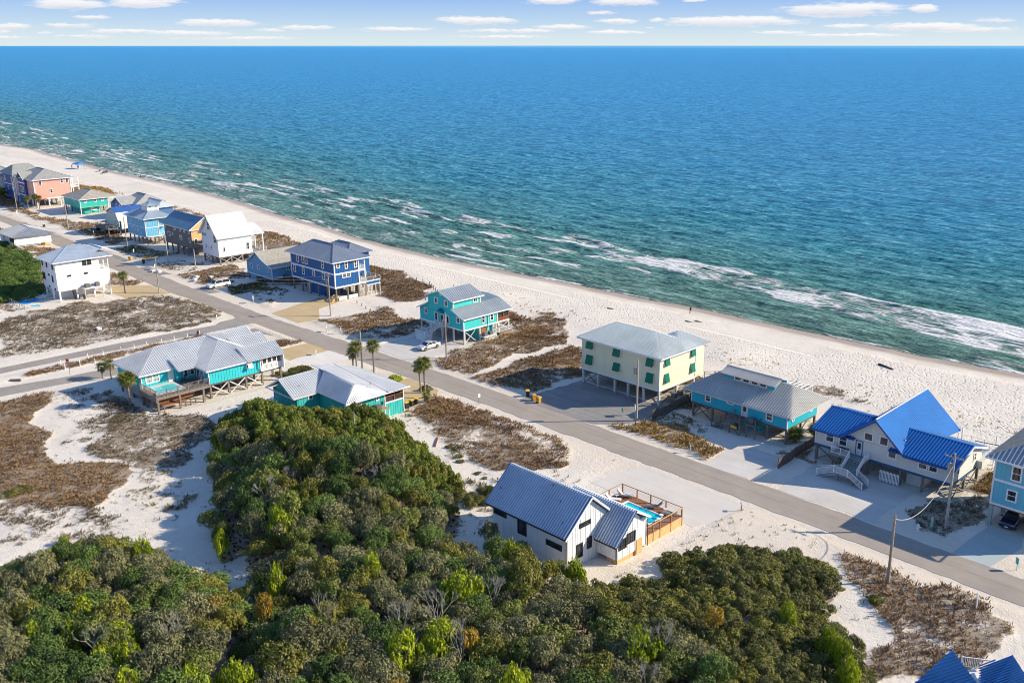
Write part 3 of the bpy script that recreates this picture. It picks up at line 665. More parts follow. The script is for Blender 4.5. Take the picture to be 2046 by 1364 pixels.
def house_navy():
    c = paint((.006, .10, .30), .55, .1, name='navy_blue_siding')
    h = House('beach_house', 'navy blue three level stilt house with white bands, slate roof and a long side deck', 'house', -194, 123, ROW)
    h.wall(-203, -184.8, 118.7, 125.2, 3.1, 9.1, c, bat=.45, faces='R')
    for z in (3.0, 6.1): h.skirt(-203, -184.8, 118.7, 125.2, z, .38)
    h.skirt(-203, -184.8, 118.7, 127.0, 8.85, .26)
    h.joists(-202.9, -184.9, 118.8, 127, 3.1)
    for x, y in ((-203, 118.7), (-184.8, 118.7), (-184.8, 125.2)): h.corner(x, y, 3.0, 9.1, w=.24)
    sl = metal_roof((.26, .30, .36), .42, .25, 'slate_metal_roof')
    m = MB(); hip(m, -204.2, -184.0, 117.8, 128.3, 9.2, 11.9, 'x', 4.5, 7.2, .5, rw=.05, rh=.04); h.part(m, 'roof', sl)
    m = MB(); hip(m, -203, -190, 126, 133.2, 9.0, 10.9, 'x', 4, 4, .5, rw=.05, rh=.04); h.part(m, 'rear_roof', sl)
    h.wall(-202.5, -191, 127.5, 132.6, 3.1, 9.0, c)
    h.fascia(-204.2, -184, 117.8, 128.3, 9.2)
    for u, z, w_, hh in ((-200, 7.9, .7, 1.5), (-197.7, 7.9, .7, 1.5), (-196.3, 7.9, .7, 1.5), (-189.4, 7.9, .7, 1.5), (-201.7, 5.2, .7, 1.4), (-197.9, 5.2, .7, 1.5), (-193.5, 5.35, .8, .9), (-189.4, 5.2, .75, 1.3)): h.win('F', 118.7, u, z, w_, hh, 'dh')
    for u, hh in ((119.7, .95), (121.9, 1.4), (124.4, 1.5)): h.win('R', -184.8, u, 8.55 - hh / 2 + .2, .5, hh, 'dh')
    h.win('R', -184.8, 121.8, 5.75, 1.9, .8, 'pair')
    # porch at the sea end
    for z in (3.05, 6.1, 8.85): h.box('porch_floor', M_WHITE, -200, -184.75, 125.2, 127.1, z, z + .3)
    for y in (126.95,): h.pilings((-184.9, -189, -193), (y,), 9.0, M_WHITE, .13, 0)
    for z in (3.35, 6.4): h.railing([(-184.8, 125.3, z), (-184.8, 127, z), (-193, 127, z)], .9, step=.3)
    h.deck(-192, -184.7, 127.1, 131, 3.3, M_DECK); h.box('deck_screen', c, -184.75, -184.66, 127.2, 130.8, 2.5, 3.2); h.skirt(-192, -184.68, 127.1, 131, 3.2, .2, name='deck_trim'); h.box('deck_trim', M_WHITE, -184.75, -184.6, 127.1, 131, 2.35, 2.55)
    h.railing([(-184.7, 127.1, 3.3), (-184.7, 131, 3.3), (-192, 131, 3.3)], .95, M_PILEW, step=9)
    h.pilings((-202.8, -199, -195.5, -192, -188.5, -184.9), (118.9, 122, 125, 127), 2.9, M_PILE, .15)
    h.pilings((-184.8, -188, -191.8), (128.4, 129.7, 130.9), 3.1, M_PILEW, .09)
    h.box('garage_room', c, -196.9, -190.6, 119.5, 124.4, 0.02, 2.75); h.box('garage_trim', M_WHITE, -197, -190.5, 119.4, 119.52, 0, .14); h.box('garage_trim', M_WHITE, -192.8, -192.62, 119.41, 119.53, .14, 2.7); h.box('garage_trim', M_WHITE, -197, -196.8, 119.41, 119.53, .14, 2.7)
    h.box('picket_panel', M_WHITE, -185, -184.9, 119.5, 124.8, .1, .9); h.stairs((-185.6, 117.2, .05), (-186, 119.6, 1.2), 1.6, M_NEW)
    h.box('slab', M_CONC, -197.5, -184.6, 118.8, 126, -.2, .05); h.vent(-189, 121, 10.2); h.vent(-196, 120.5, 10.3)
house_navy()

def house_bluegable():
    c = paint((.14, .36, .55), .6, .08, name='light_blue_siding'); sh = TANSH
    h = House('beach_house', 'low light blue gabled house with tan shingle roof beside the navy house', 'house', -214, 121, ROW)
    pf = [(-220.5, 1.7), (-220.5, 4.8), (-218.2, 5.6), (-215.3, 7.5), (-211.9, 5.7), (-208.6, 4.6), (-208.6, 1.7)]
    h.gwall(pf, 'y', 116.4, 116.7, c, name='wall'); h.wall(-220.5, -208.6, 116.7, 129, 1.7, 4.6, c, faces='R')
    m = MB()
    for a, b in (((-221, 4.6), (-218.2, 5.65)), ((-218.2, 5.65), (-215.3, 7.6))): roof_plane(m, [(a[0], 129.6, a[1]), (a[0], 116, a[1]), (b[0], 116, b[1]), (b[0], 129.6, b[1])], 0)
    for a, b in (((-208.0, 4.55), (-211.9, 5.75)), ((-211.9, 5.75), (-215.3, 7.6))): roof_plane(m, [(a[0], 116, a[1]), (a[0], 129.6, a[1]), (b[0], 129.6, b[1]), (b[0], 116, b[1])], 0)
    h.part(m, 'roof', sh); h.rake((-221, 115.97, 4.5), (-218.2, 115.97, 5.55), (-215.3, 115.97, 7.5), (-211.9, 115.97, 5.65), (-208, 115.97, 4.45)); h.rake((-207.95, 116, 4.45), (-207.95, 129.6, 4.45))
    h.corner(-208.6, 116.45, 1.7, 4.5, w=.18); h.skirt(-220.5, -208.6, 116.4, 129, 1.6, .24)
    for u in (-218, -214.7, -210.2): h.win('F', 116.4, u, 3.75, .6, .85, 'dh')
    h.win('R', -208.6, 121, 3.8, .9, .75, 'two'); h.win('R', -208.6, 124.5, 3.6, .9, 1.2, 'two')
    h.pilings((-220.3, -216.5, -212.6, -208.8), (116.7, 120.5, 124.5, 128.5), 1.6, M_PILE, .16); h.joists(-220.3, -208.7, 116.6, 128.8, 1.7)
    h.box('storage_room', c, -220.2, -217.5, 116.9, 121, 0, 1.5)
    h.deck(-208.5, -205.5, 119.3, 126, 1.5, M_DECK); h.box('deck_screen', wood((.10, .075, .06), 'dark_boards'), -208.4, -205.5, 119.2, 119.3, .9, 2.5); h.box('deck_screen', wood((.10, .075, .06), 'dark_boards'), -205.5, -205.4, 119.2, 124.5, .9, 2.5)
    h.pilings((-208.2, -205.6), (119.4, 122.5, 125.9), 1.4, M_PILE, .09)
house_bluegable()

def house_white():
    c = paint((.74, .76, .76), .6, .05, name='white_siding')
    h = House('beach_house', 'tall white stilt house with steep white gable roof and x braced pilings', 'house', -243.4, 123, ROW)
    h.gwall([(-247.8, 2.2), (-247.8, 7.9), (-243.4, 12.7), (-239, 7.7), (-239, 2.2)], 'y', 118.5, 118.8, c, name='wall'); h.wall(-247.8, -239, 118.8, 128.2, 2.2, 7.9, c, lap=.2, faces='R')
    h.gwall([(-247.8, 7.8), (-243.4, 12.6), (-239, 7.7)], 'y', 127.6, 127.9, c)
    wr = metal_roof((.80, .80, .79), .5, .1, 'white_metal_roof')
    m = MB(); roof_plane(m, [(-238.4, 118, 7.4), (-238.4, 128.4, 7.4), (-243.4, 128.4, 12.95), (-243.4, 118, 12.95)], .5, .04, .03); roof_plane(m, [(-249, 128.4, 7.5), (-249, 118, 7.5), (-243.4, 118, 12.95), (-243.4, 128.4, 12.95)], .5, .04, .03); h.part(m, 'roof', wr)
    m = MB(); roof_plane(m, [(-238.4, 128.3, 7.4), (-238.4, 131.8, 7.4), (-243.4, 131.8, 9.5), (-243.4, 128.3, 9.5)], .5, .04, .03); roof_plane(m, [(-248.4, 131.8, 7.4), (-248.4, 128.3, 7.4), (-243.4, 128.3, 9.5), (-243.4, 131.8, 9.5)], .5, .04, .03); h.part(m, 'porch_roof', wr)
    h.rake((-249, 117.95, 7.42), (-243.4, 117.95, 12.85), (-238.4, 117.95, 7.3)); h.rake((-238.35, 118, 7.25), (-238.35, 131.8, 7.25))
    gy = paint((.55, .57, .58), .5, .05, name='grey_trim')
    for u, z in ((-243.3, 10.7), (-243.3, 9.6)): h.win('F', 118.5, u, z, 1.2, .75, 'two', gy)
    for u in (-247.0, -246.2, -245.4): h.win('F', 118.5, u, 7.6, .35, .6, 'one', gy)
    for z in (7.5, 6.5): h.win('F', 118.5, -240.3, z, 1.3, .75, 'two', gy)
    for u in (-245.6, -242.8): h.win('F', 118.5, u, 4.5, .5, .85, 'dh')
    h.win('R', -239, 120.1, 4.2, .3, .95, 'one', gy); h.win('R', -239, 127.0, 4.2, .5, 1.7, 'dh', gy); h.win('R', -239, 129.6, 7.0, .5, .5, 'two', gy)
    h.pilings((-239.1, -243.4, -247.7), (131.6,), 7.3, M_WHITE, .11, 2.2); h.deck(-247.7, -239, 128.2, 132.5, 2.3, M_DECK); h.railing([(-239, 128.3, 2.3), (-239, 132.5, 2.3), (-247.7, 132.5, 2.3)], .95, M_PILEW, step=9, mid=True)
    h.pilings((-247.6, -243.4, -239.2), (118.8, 122, 125.2, 128.2, 132.3), 2.1, M_PILE, .18); h.joists(-247.6, -239.1, 118.7, 132.2, 2.2)
    for a, b in ((119, 122), (122.2, 125.2)): h.xbrace((-239, a), (-239, b), .1, 1.9, M_PILEW, .07, .13)
    h.xbrace((-247.4, 118.6), (-243.6, 118.6), .1, 1.9, M_PILE, .08, .14); h.stairs((-236.5, 136, .6), (-240, 132.5, 2.3), 1.3, M_CEDAR); h.vent(-241, 123, 10.1, .2)
house_white()

def house_taupe():
    c = paint((.20, .17, .15), .7, .1, name='taupe_siding'); t = paint((.72, .45, .20), .6, .06, name='tan_siding')
    h = House('beach_house', 'taupe brown stilt house with tan gable end and slate blue metal roof', 'house', -262, 121, ROW)
    h.wall(-270.2, -253.9, 118.4, 126.0, 2.5, 8.1, c); h.gwall([(118.45, 4.6), (118.45, 8.1), (122.3, 10.6), (125.95, 8.1), (125.95, 4.6)], 'x', -253.95, -253.8, t)
    m = MB(); hip(m, -271, -253.3, 117.7, 126.8, 7.75, 10.75, 'x', 0, 0, .5, rw=.04, rh=.03); h.part(m, 'roof', metal_roof((.14, .27, .37), .4, .2, 'slate_blue_roof'))
    h.rake((-253.25, 117.7, 7.7), (-253.25, 122.25, 10.7), (-253.25, 126.8, 7.7)); h.fascia(-271, -253.3, 117.7, 126, 7.72, h=.16)
    for u, w_ in ((-269.3, .5), (-263.7, 1.2), (-260.3, .5), (-257.8, .5), (-254.9, .5)): h.win('F', 118.4, u, 7.1, w_, .9, 'pair' if w_ > 1 else 'dh')
    for u, z, w_ in ((-267.4, 5.0, 1.4), (-265.2, 5.3, .4), (-260.2, 4.8, 1.2), (-255, 4.7, .6)): h.win('F', 118.4, u, z, w_, .5 if w_ < .5 else 1.0, 'pair' if w_ > 1 else 'dh')
    h.win('R', -253.8, 119.6, 4.5, .75, 1.1, 'dh'); h.win('R', -253.8, 121.9, 4.5, .75, 1.1, 'dh')
    h.pilings((-270, -266.7, -263.4, -260.1, -257, -254.1), (118.7, 122.2, 125.7), 2.4, M_PILE, .15); h.joists(-270, -254, 118.6, 125.8, 2.5)
    h.box('storage_room', paint((.25, .24, .23), name='grey_block'), -262, -256, 121, 125, 0, 2.2); h.vent(-268, 120, 9.2, .25); h.vent(-258, 119.5, 8.8, .25)
house_taupe()

def house_brightblue():
    c = paint((.17, .50, .72), .6, .08, name='sky_blue_siding')
    h = House('beach_house', 'bright sky blue stilt house with a small white rooftop cupola', 'house', -285, 120, ROW)
    h.wall(-291.2, -279, 116.7, 120.6, 2.5, 7.95, c, bat=.5, faces='R'); h.wall(-291.2, -281, 120.6, 124, 2.5, 7.95, c)
    h.skirt(-291.2, -279, 116.7, 120.6, 2.4, .25); h.skirt(-291.2, -279, 116.7, 120.6, 5.15, .18); h.corner(-279, 116.7, 2.5, 7.9, w=.18); h.corner(-279, 120.6, 2.5, 7.9, w=.18); h.corner(-291.2, 116.7, 2.5, 7.9, w=.14)
    br = metal_roof((.40, .48, .55), .4, .25, 'blue_grey_roof')
    m = MB(); hip(m, -292.2, -278.1, 115.9, 125, 7.95, 10.4, 'x', 4.6, 4.6, .5, rw=.04, rh=.03); h.part(m, 'roof', br)
    h.fascia(-292.2, -278.1, 115.9, 125, 7.95, h=.16)
    h.box('cupola', M_WHITE, -285.6, -281.6, 119, 122.4, 9.4, 11.1); m = MB(); hip(m, -286, -281.2, 118.6, 122.8, 11.05, 12.0, 'x', rib=.5, rw=.04, rh=.03); h.part(m, 'cupola_roof', br)
    h.win('R', -281.6, 119.8, 10.75, .7, .3, 'one'); h.win('R', -281.6, 121.6, 10.75, .7, .3, 'one')
    for u, z, w_, hh in ((-288.3, 6.9, .5, 1.2), (-282.5, 6.9, .5, 1.2), (-288.2, 4.1, .55, 1.2), (-286.4, 4.3, .5, .6), (-284.2, 4.2, .4, .5), (-282.4, 4.0, .5, 1.1)): h.win('F', 116.7, u, z, w_, hh, 'dh')
    for z in (2.5, 5.3): h.box('porch_floor', M_WHITE, -281, -279, 120.6, 123.5, z - .15, z + .02); h.railing([(-279, 120.7, z), (-279, 123.5, z), (-281, 123.5, z)], .95, step=.25)
    h.pilings((-279.1,), (123.4,), 7.9, M_WHITE, .12)
    h.pilings((-291, -288, -285, -282, -279.2), (117, 120.4, 123.6), 2.4, M_PILE, .14); h.joists(-291, -279.1, 116.9, 123.8, 2.5)
    h.stairs((-279.6, 118.6, .1), (-277.9, 122.8, 2.5), 1.1, M_DECK); h.railing([(-279, 118.4, .1), (-277.3, 122.6, 2.5)], .9, M_DECK, step=.3)
house_brightblue()

def house_mint():
    c = paint((.50, .60, .52), .6, .08, name='pale_mint_siding')
    h = House('beach_house', 'pale mint barn shaped house with blue upper roof between parked cars', 'house', -306, 120, ROW)
    h.gwall([(-310.6, 2.6), (-310.2, 5.2), (-309.3, 6.5), (-305.2, 8.0), (-302.2, 6.9), (-301.0, 4.6), (-301.2, 2.6)], 'y', 118, 118.3, c, name='wall')
    h.wall(-310, -302, 118.3, 130, 2.6, 6.5, c); m = MB(); roof_plane(m, [(-302.1, 117.6, 6.95), (-302.1, 131, 6.95), (-305.2, 131, 8.15), (-305.2, 117.6, 8.15)], .4); roof_plane(m, [(-309.5, 131, 6.5), (-309.5, 117.6, 6.5), (-305.2, 117.6, 8.15), (-305.2, 131, 8.15)], .4)
    h.part(m, 'roof', metal_roof((.10, .25, .62), .4, .25, 'deep_blue_roof')); m = MB(); roof_plane(m, [(-300.6, 117.7, 4.5), (-300.6, 131, 4.5), (-302.15, 131, 6.9), (-302.15, 117.7, 6.9)], 0); h.part(m, 'lower_roof', paint((.75, .78, .76), name='white_roof_skirt'))
    h.wall(-301.6, -300.7, 118.6, 130, 2.0, 4.5, paint((.72, .72, .66), name='cream_panel'))
    for u, z in ((-306, 6.6), (-303.6, 6.3), (-303.4, 4.1)): h.win('F', 118, u, z, .5, .9, 'dh')
    h.deck(-311.5, -301.5, 114.8, 118, 2.3, M_DECK); h.railing([(-311.5, 118, 2.3), (-311.5, 114.8, 2.3), (-301.5, 114.8, 2.3), (-301.5, 118, 2.3)], .95, M_DECK, step=.4)
    h.pilings((-311, -308, -305, -302), (115, 118.5, 123, 128), 2.2, M_PILE, .14); h.joists(-310, -301.5, 118.2, 129, 2.6); h.win('F', 118, -301.9, 3.0, .9, .6, 'one')
house_mint()

def house_slate():
    c = paint((.07, .16, .35), .6, .08, name='slate_blue_siding')
    h = House('beach_house', 'slate blue gabled house with grey roofs partly hidden behind the mint house', 'house', -333, 135, ROW)
    h.gwall([(-339, 1.8), (-339, 5.0), (-336.2, 5.1), (-332.8, 6.9), (-329, 5.0), (-329, 1.8)], 'y', 131, 131.3, c, name='wall'); h.wall(-338.8, -329, 131.3, 144, 1.8, 4.9, c)
    g = shingle((.38, .39, .38)); m = MB(); hip(m, -337.5, -328.2, 130.4, 138, 4.9, 7.1, 'y', 0, 2, 0, rm=-332.8); h.part(m, 'roof', g)
    m = MB(); hip(m, -338.5, -326, 134, 144.5, 5.0, 7.7, 'x', 3, 3, 0); h.part(m, 'roof', g); m = MB(); hip(m, -330, -316, 136.5, 143, 4.6, 6.6, 'x', 2, 2, .4); h.part(m, 'roof', metal_roof((.62, .68, .70), .5, .1, 'pale_blue_roof')); h.wall(-329, -316.8, 137, 142.5, 1.8, 4.5, c)
    h.rake((-328.2, 130.35, 4.85), (-332.8, 130.35, 7.05), (-337.5, 130.35, 4.85))
    for u in (-334.2, -331.8, -330): h.win('F', 131, u, 4.2, .6, .8, 'dh')
    h.pilings((-338.5, -334, -329.5, -324, -318), (131.5, 137, 142), 1.8, M_PILE, .15)
house_slate()

def house_teal():
    c = paint((.03, .50, .42), .6, .1, name='sea_green_siding')
    h = House('beach_house', 'sea green stilt house with tan shingle hip roof and grey front stairs', 'house', -355, 129, ROW)
    h.wall(-362.7, -348.2, 124.3, 133.7, 2.5, 5.3, c); m = MB(); hip(m, -363.4, -347.5, 123.6, 137.8, 5.3, 7.9, 'x', 6, 4.5, 0, rm=130); h.part(m, 'roof', TANSH); h.fascia(-363.4, -347.5, 123.6, 137.8, 5.3, h=.15)
    h.skirt(-362.7, -348.2, 124.3, 133.7, 2.4, .25, paint((.2, .55, .3), name='green_band')); h.corner(-348.2, 124.3, 0, 5.2, w=.22); h.corner(-348.2, 133.7, 0, 5.2, w=.2)
    for u in (126.1, 129.4, 131.9): h.win('R', -348.2, u, 4.6, .6, .75, 'two')
    for u in (-361.5, -359.5, -353.5): h.win('F', 124.3, u, 4.7, .5, .9, 'dh')
    h.stairs((-354.6, 121.2, .1), (-358.5, 123.4, 2.5), 1.2, M_STEEL); h.railing([(-354, 120.6, .1), (-358.2, 122.8, 2.5)], .9, M_WHITE, step=9); h.box('storage_room', c, -361, -350, 125.5, 131.5, 0, 2.4)
    h.pilings((-362.5, -357, -352), (124.6, 129, 133.4, 137), 2.4, M_PILE, .15); h.pilings((-348.4,), (127.5, 130.5, 136.9), 5.2, M_PILEW, .1); h.xbrace((-348.2, 130.5), (-348.2, 133.4), .1, 2.3, M_PILE)
    h.box('equipment_platform', M_WHITE, -348, -346.6, 127, 129.4, 1.5, 1.65); h.ac(-347.3, 127.6, 1.65); h.vent(-353, 127, 6.6)
house_teal()

def house_pink():
    c = paint((.78, .36, .28), .6, .05, name='salmon_pink_siding'); nv = paint((.03, .08, .26), .6, .1, name='navy_siding'); sh = shingle((.36, .36, .34))
    h = House('beach_house', 'large salmon pink three level house with navy entry bay and grey shingle roof', 'house', -384, 124, ROW)
    h.wall(-394, -375, 119, 131.5, 3.0, 10, c); m = MB(); hip(m, -394.6, -374.3, 118.3, 132.6, 10, 13.0, 'x', 6, 7.2, 0); h.part(m, 'roof', sh); h.fascia(-394.6, -374.3, 118.3, 132.6, 10)
    h.box('entry_bay', nv, -388.9, -382, 118.2, 119.2, 1, 9.7); m = MB(); hip(m, -389.6, -381.4, 117.7, 123, 9.7, 12.2, 'y', 0, 1, 0); h.part(m, 'bay_roof', sh); h.rake((-389.6, 117.65, 9.6), (-385.5, 117.65, 12.1), (-381.4, 117.65, 9.6))
    h.win('F', 118.2, -385.4, 6.0, 3.4, 1.9, 'tri'); h.box('band', M_WHITE, -388.9, -382, 118.1, 118.2, 8.1, 8.5); h.box('band', M_WHITE, -388.9, -382, 118.1, 118.2, 3.8, 4.1)
    h.skirt(-394, -375, 119, 131.5, 2.9, .4); h.corner(-375, 119, 3, 10, w=.3); h.corner(-375, 131.5, 3, 10, w=.3); h.corner(-394, 119, 3, 10, w=.5)
    for u in (-392.5, -390.6, -379.8, -377.6): h.win('F', 119, u, 8.4, .6, 1.6, 'dh'); h.win('F', 119, u, 4.8, .6, 1.6, 'dh')
    for u, z in ((121.2, 8.7), (128.6, 8.9), (130.4, 8.9), (124.6, 5.6)): h.win('R', -375, u, z, .7, 1.2, 'dh')
    h.pilings((-393.6, -389, -384.5, -379.8, -375.2), (119.4, 123.4, 127.4, 131.2), 2.9, M_PILEW, .2); h.xbrace((-375, 127.6), (-375, 131), .2, 2.7, M_PILEW); h.joists(-393.8, -375.2, 119.2, 131.3, 3.0)
    h.box('porch_floor', M_WHITE, -392, -375, 131.5, 134.5, 6.3, 6.5); h.pilings((-375.2, -381), (134.3,), 10, M_WHITE, .14); h.railing([(-375.1, 131.5, 6.5), (-375.1, 134.4, 6.5)], .9)
    h.box('awning', paint((.5, .05, .04), name='red_awning'), -375, -373.6, 120, 122.4, 3.0, 3.2); h.vent(-382, 121, 11.4)
    h2 = House('beach_house', 'dark navy house with grey gable roof at the far left, beside the pink house', 'house', -400, 122, ROW)
    h2.wall(-407, -395.2, 119, 130, 1.0, 10, nv); m = MB(); hip(m, -410, -394.6, 118.3, 130, 10, 13.2, 'y', 3.2, 3, 0); h2.part(m, 'roof', sh); h2.rake((-394.55, 118.3, 9.95), (-394.55, 130, 9.95)); h2.box('band', M_WHITE, -407, -395.2, 118.92, 119, 6.2, 6.5); h2.corner(-395.3, 118.95, 0, 10, w=.6)
    for u in (-405.5, -398): h2.win('F', 119, u, 8.2, 1.0, 1.6, 'dh')
    h2.win('F', 119, -403, 4.8, .8, 1, 'dh'); h2.box('balcony', M_WHITE, -411, -405, 116.8, 119, 3.2, 3.6)
    h3 = House('beach_house', 'white house cut off by the left edge of the photo, beyond the navy one', 'house', -416, 122, ROW)
    h3.wall(-424, -410.5, 118, 128, 3.0, 8.5, paint(WHITE, .5, .06, name='white_paint')); m = MB(); hip(m, -425, -410, 117.3, 129, 8.5, 10.5, 'x', 3, 3, .5); h3.part(m, 'roof', GALV); h3.win('F', 118, -413, 6.5, 1, 1.2); h3.win('F', 118, -417, 6.5, 1, 1.2); h3.pilings((-423, -417, -411), (118.4, 127), 3, M_PILEW, .2)
house_pink()

def house_dormer():
    c = paint((.01, .42, .55), .6, .08, name='cerulean_siding'); rr = metal_roof((.55, .54, .50), .4, .2, 'bone_metal_roof')
    h = House('beach_house', 'low cerulean stilt house with long clerestory dormer in its bone white metal roof', 'house', -75, 122, ROW)
    h.wall(-84, -66.9, 117.5, 126, 2.5, 4.6, c); h.joists(-83.9, -67, 117.6, 125.9, 2.5); h.corner(-66.9, 117.5, 2.5, 4.5, w=.14); h.corner(-84, 117.5, 2.5, 4.5, w=.14)
    m = MB(); hip(m, -85.3, -66, 116.8, 128.4, 4.55, 7.45, 'x', 4.6, 3.2, .42, rm=122.3, rw=.2, rh=.15); h.part(m, 'roof', rr); h.fascia(-85.3, -66, 116.8, 128.4, 4.55, paint((.55, .57, .56), name='grey_trim'), .14)
    h.wall(-80.2, -71.2, 120.6, 124, 6.0, 7.45, c, name='dormer_wall'); m = MB(); hip(m, -80.7, -70.8, 120.1, 124.6, 7.35, 8.15, 'x', 0, 0, .34, rm=122.0, rw=.12, rh=.08); h.part(m, 'dormer_roof', rr)
    for u in (-77.7, -76.2, -74.7, -73.2): h.win('F', 120.6, u, 6.95, 1.0, .38, 'one')
    h.skirt(-80.2, -71.2, 120.6, 124, 6.5, .1, name='dormer_trim')
    h.win('F', 117.5, -80.9, 3.8, .75, 1.0, 'dh'); h.win('F', 117.5, -76.8, 4.2, .9, .45, 'dh'); h.win('F', 117.5, -69.9, 3.75, .85, 1.15, 'dh'); h.door('F', 117.5, -74.2, 2.5, .9, 1.95)
    h.win('R', -66.9, 119.0, 3.75, .35, .5, 'one'); h.win('R', -66.9, 124.2, 3.9, .35, .5, 'one')
    h.pilings((-83.8, -80.2, -75.6, -70.3, -67.1), (117.8, 121.8, 125.8), 2.3, M_PILE, .15)
    h.xbrace((-83.6, 117.7), (-80.4, 117.7), .1, 2.2, M_PILE); h.xbrace((-83.8, 118), (-83.8, 121.6), .1, 2.2, M_PILE); h.brace((-67, 118, 1.4), (-67, 119.4, 2.3)); h.brace((-67, 122, 1.3), (-67, 123.4, 2.3))
    h.box('storage_room', c, -78.5, -72.6, 119.6, 123, 0, 2.3); h.box('slab', M_CONC, -72, -66.5, 118, 125, -.2, .05)
    dk = wood((.17, .145, .12), 'grey_stair_wood')
    h.deck(-75.7, -73.7, 115.6, 117.4, 2.35, dk, 'landing'); h.stairs((-78.9, 116.4, .05), (-75.7, 116.4, 2.35), 1.1, dk); h.railing([(-78.9, 115.8, .1), (-75.7, 115.7, 2.35), (-73.8, 115.7, 2.35)], .95, dk, step=.35); h.railing([(-78.9, 117, .1), (-75.7, 117.2, 2.35)], .95, dk, step=9)
    h.pilings((-75.6, -73.8), (115.7, 117.2), 2.2, M_PILE, .08); h.pilings((-77.2,), (115.9,), 1.2, M_PILE, .07)
    m = MB(); m.box(-75.3, -74.2, 115.5, 115.56, 1.05, 1.45); h.part(m, 'notice_board', paint((.75, .42, .05), .5, .1, name='orange_board')); h.brace((-75.6, 115.6, 2.1), (-73.9, 115.6, .1), h=.1)
    h.box('equipment_platform', dk, -72.9, -71.2, 115.9, 117.3, 2.0, 2.15); h.ac(-72.3, 116.7, 2.15, .8, .9); h.railing([(-73, 115.9, 2.1), (-71.2, 115.9, 2.1), (-71.2, 117.3, 2.1)], .9, dk, step=9, mid=True); h.pilings((-72.8, -71.3), (116,), 2.0, M_PILE, .08)
    h.stairs((-65.2, 129.8, .1), (-65.2, 126.2, 2.4), 1.1, M_PILEW); h.railing([(-64.6, 129.8, .1), (-64.6, 126.2, 2.4)], .9, M_PILEW, step=9); h.vent(-79.5, 119.6, 5.9, .2); h.vent(-72, 118.6, 5.5, .2)
    # pergola on the sea side
    for i in range(12):
        m = MB(); m.bar((-80 + i * .8, 128.6, 4.5), (-80 + i * .8, 132.2, 4.5), .06, .16); h.part(m, 'pergola_rafter', M_WHITE)
    for y in (128.7, 132): h.brace((-80.5, y, 4.36), (-70.8, y, 4.36), M_WHITE, .1, .14, 'pergola_beam')
    h.pilings((-80, -75.5, -71.2), (132,), 4.3, M_WHITE, .07); h.deck(-81, -70.5, 126.1, 132.3, 2.4, M_DECK)
house_dormer()

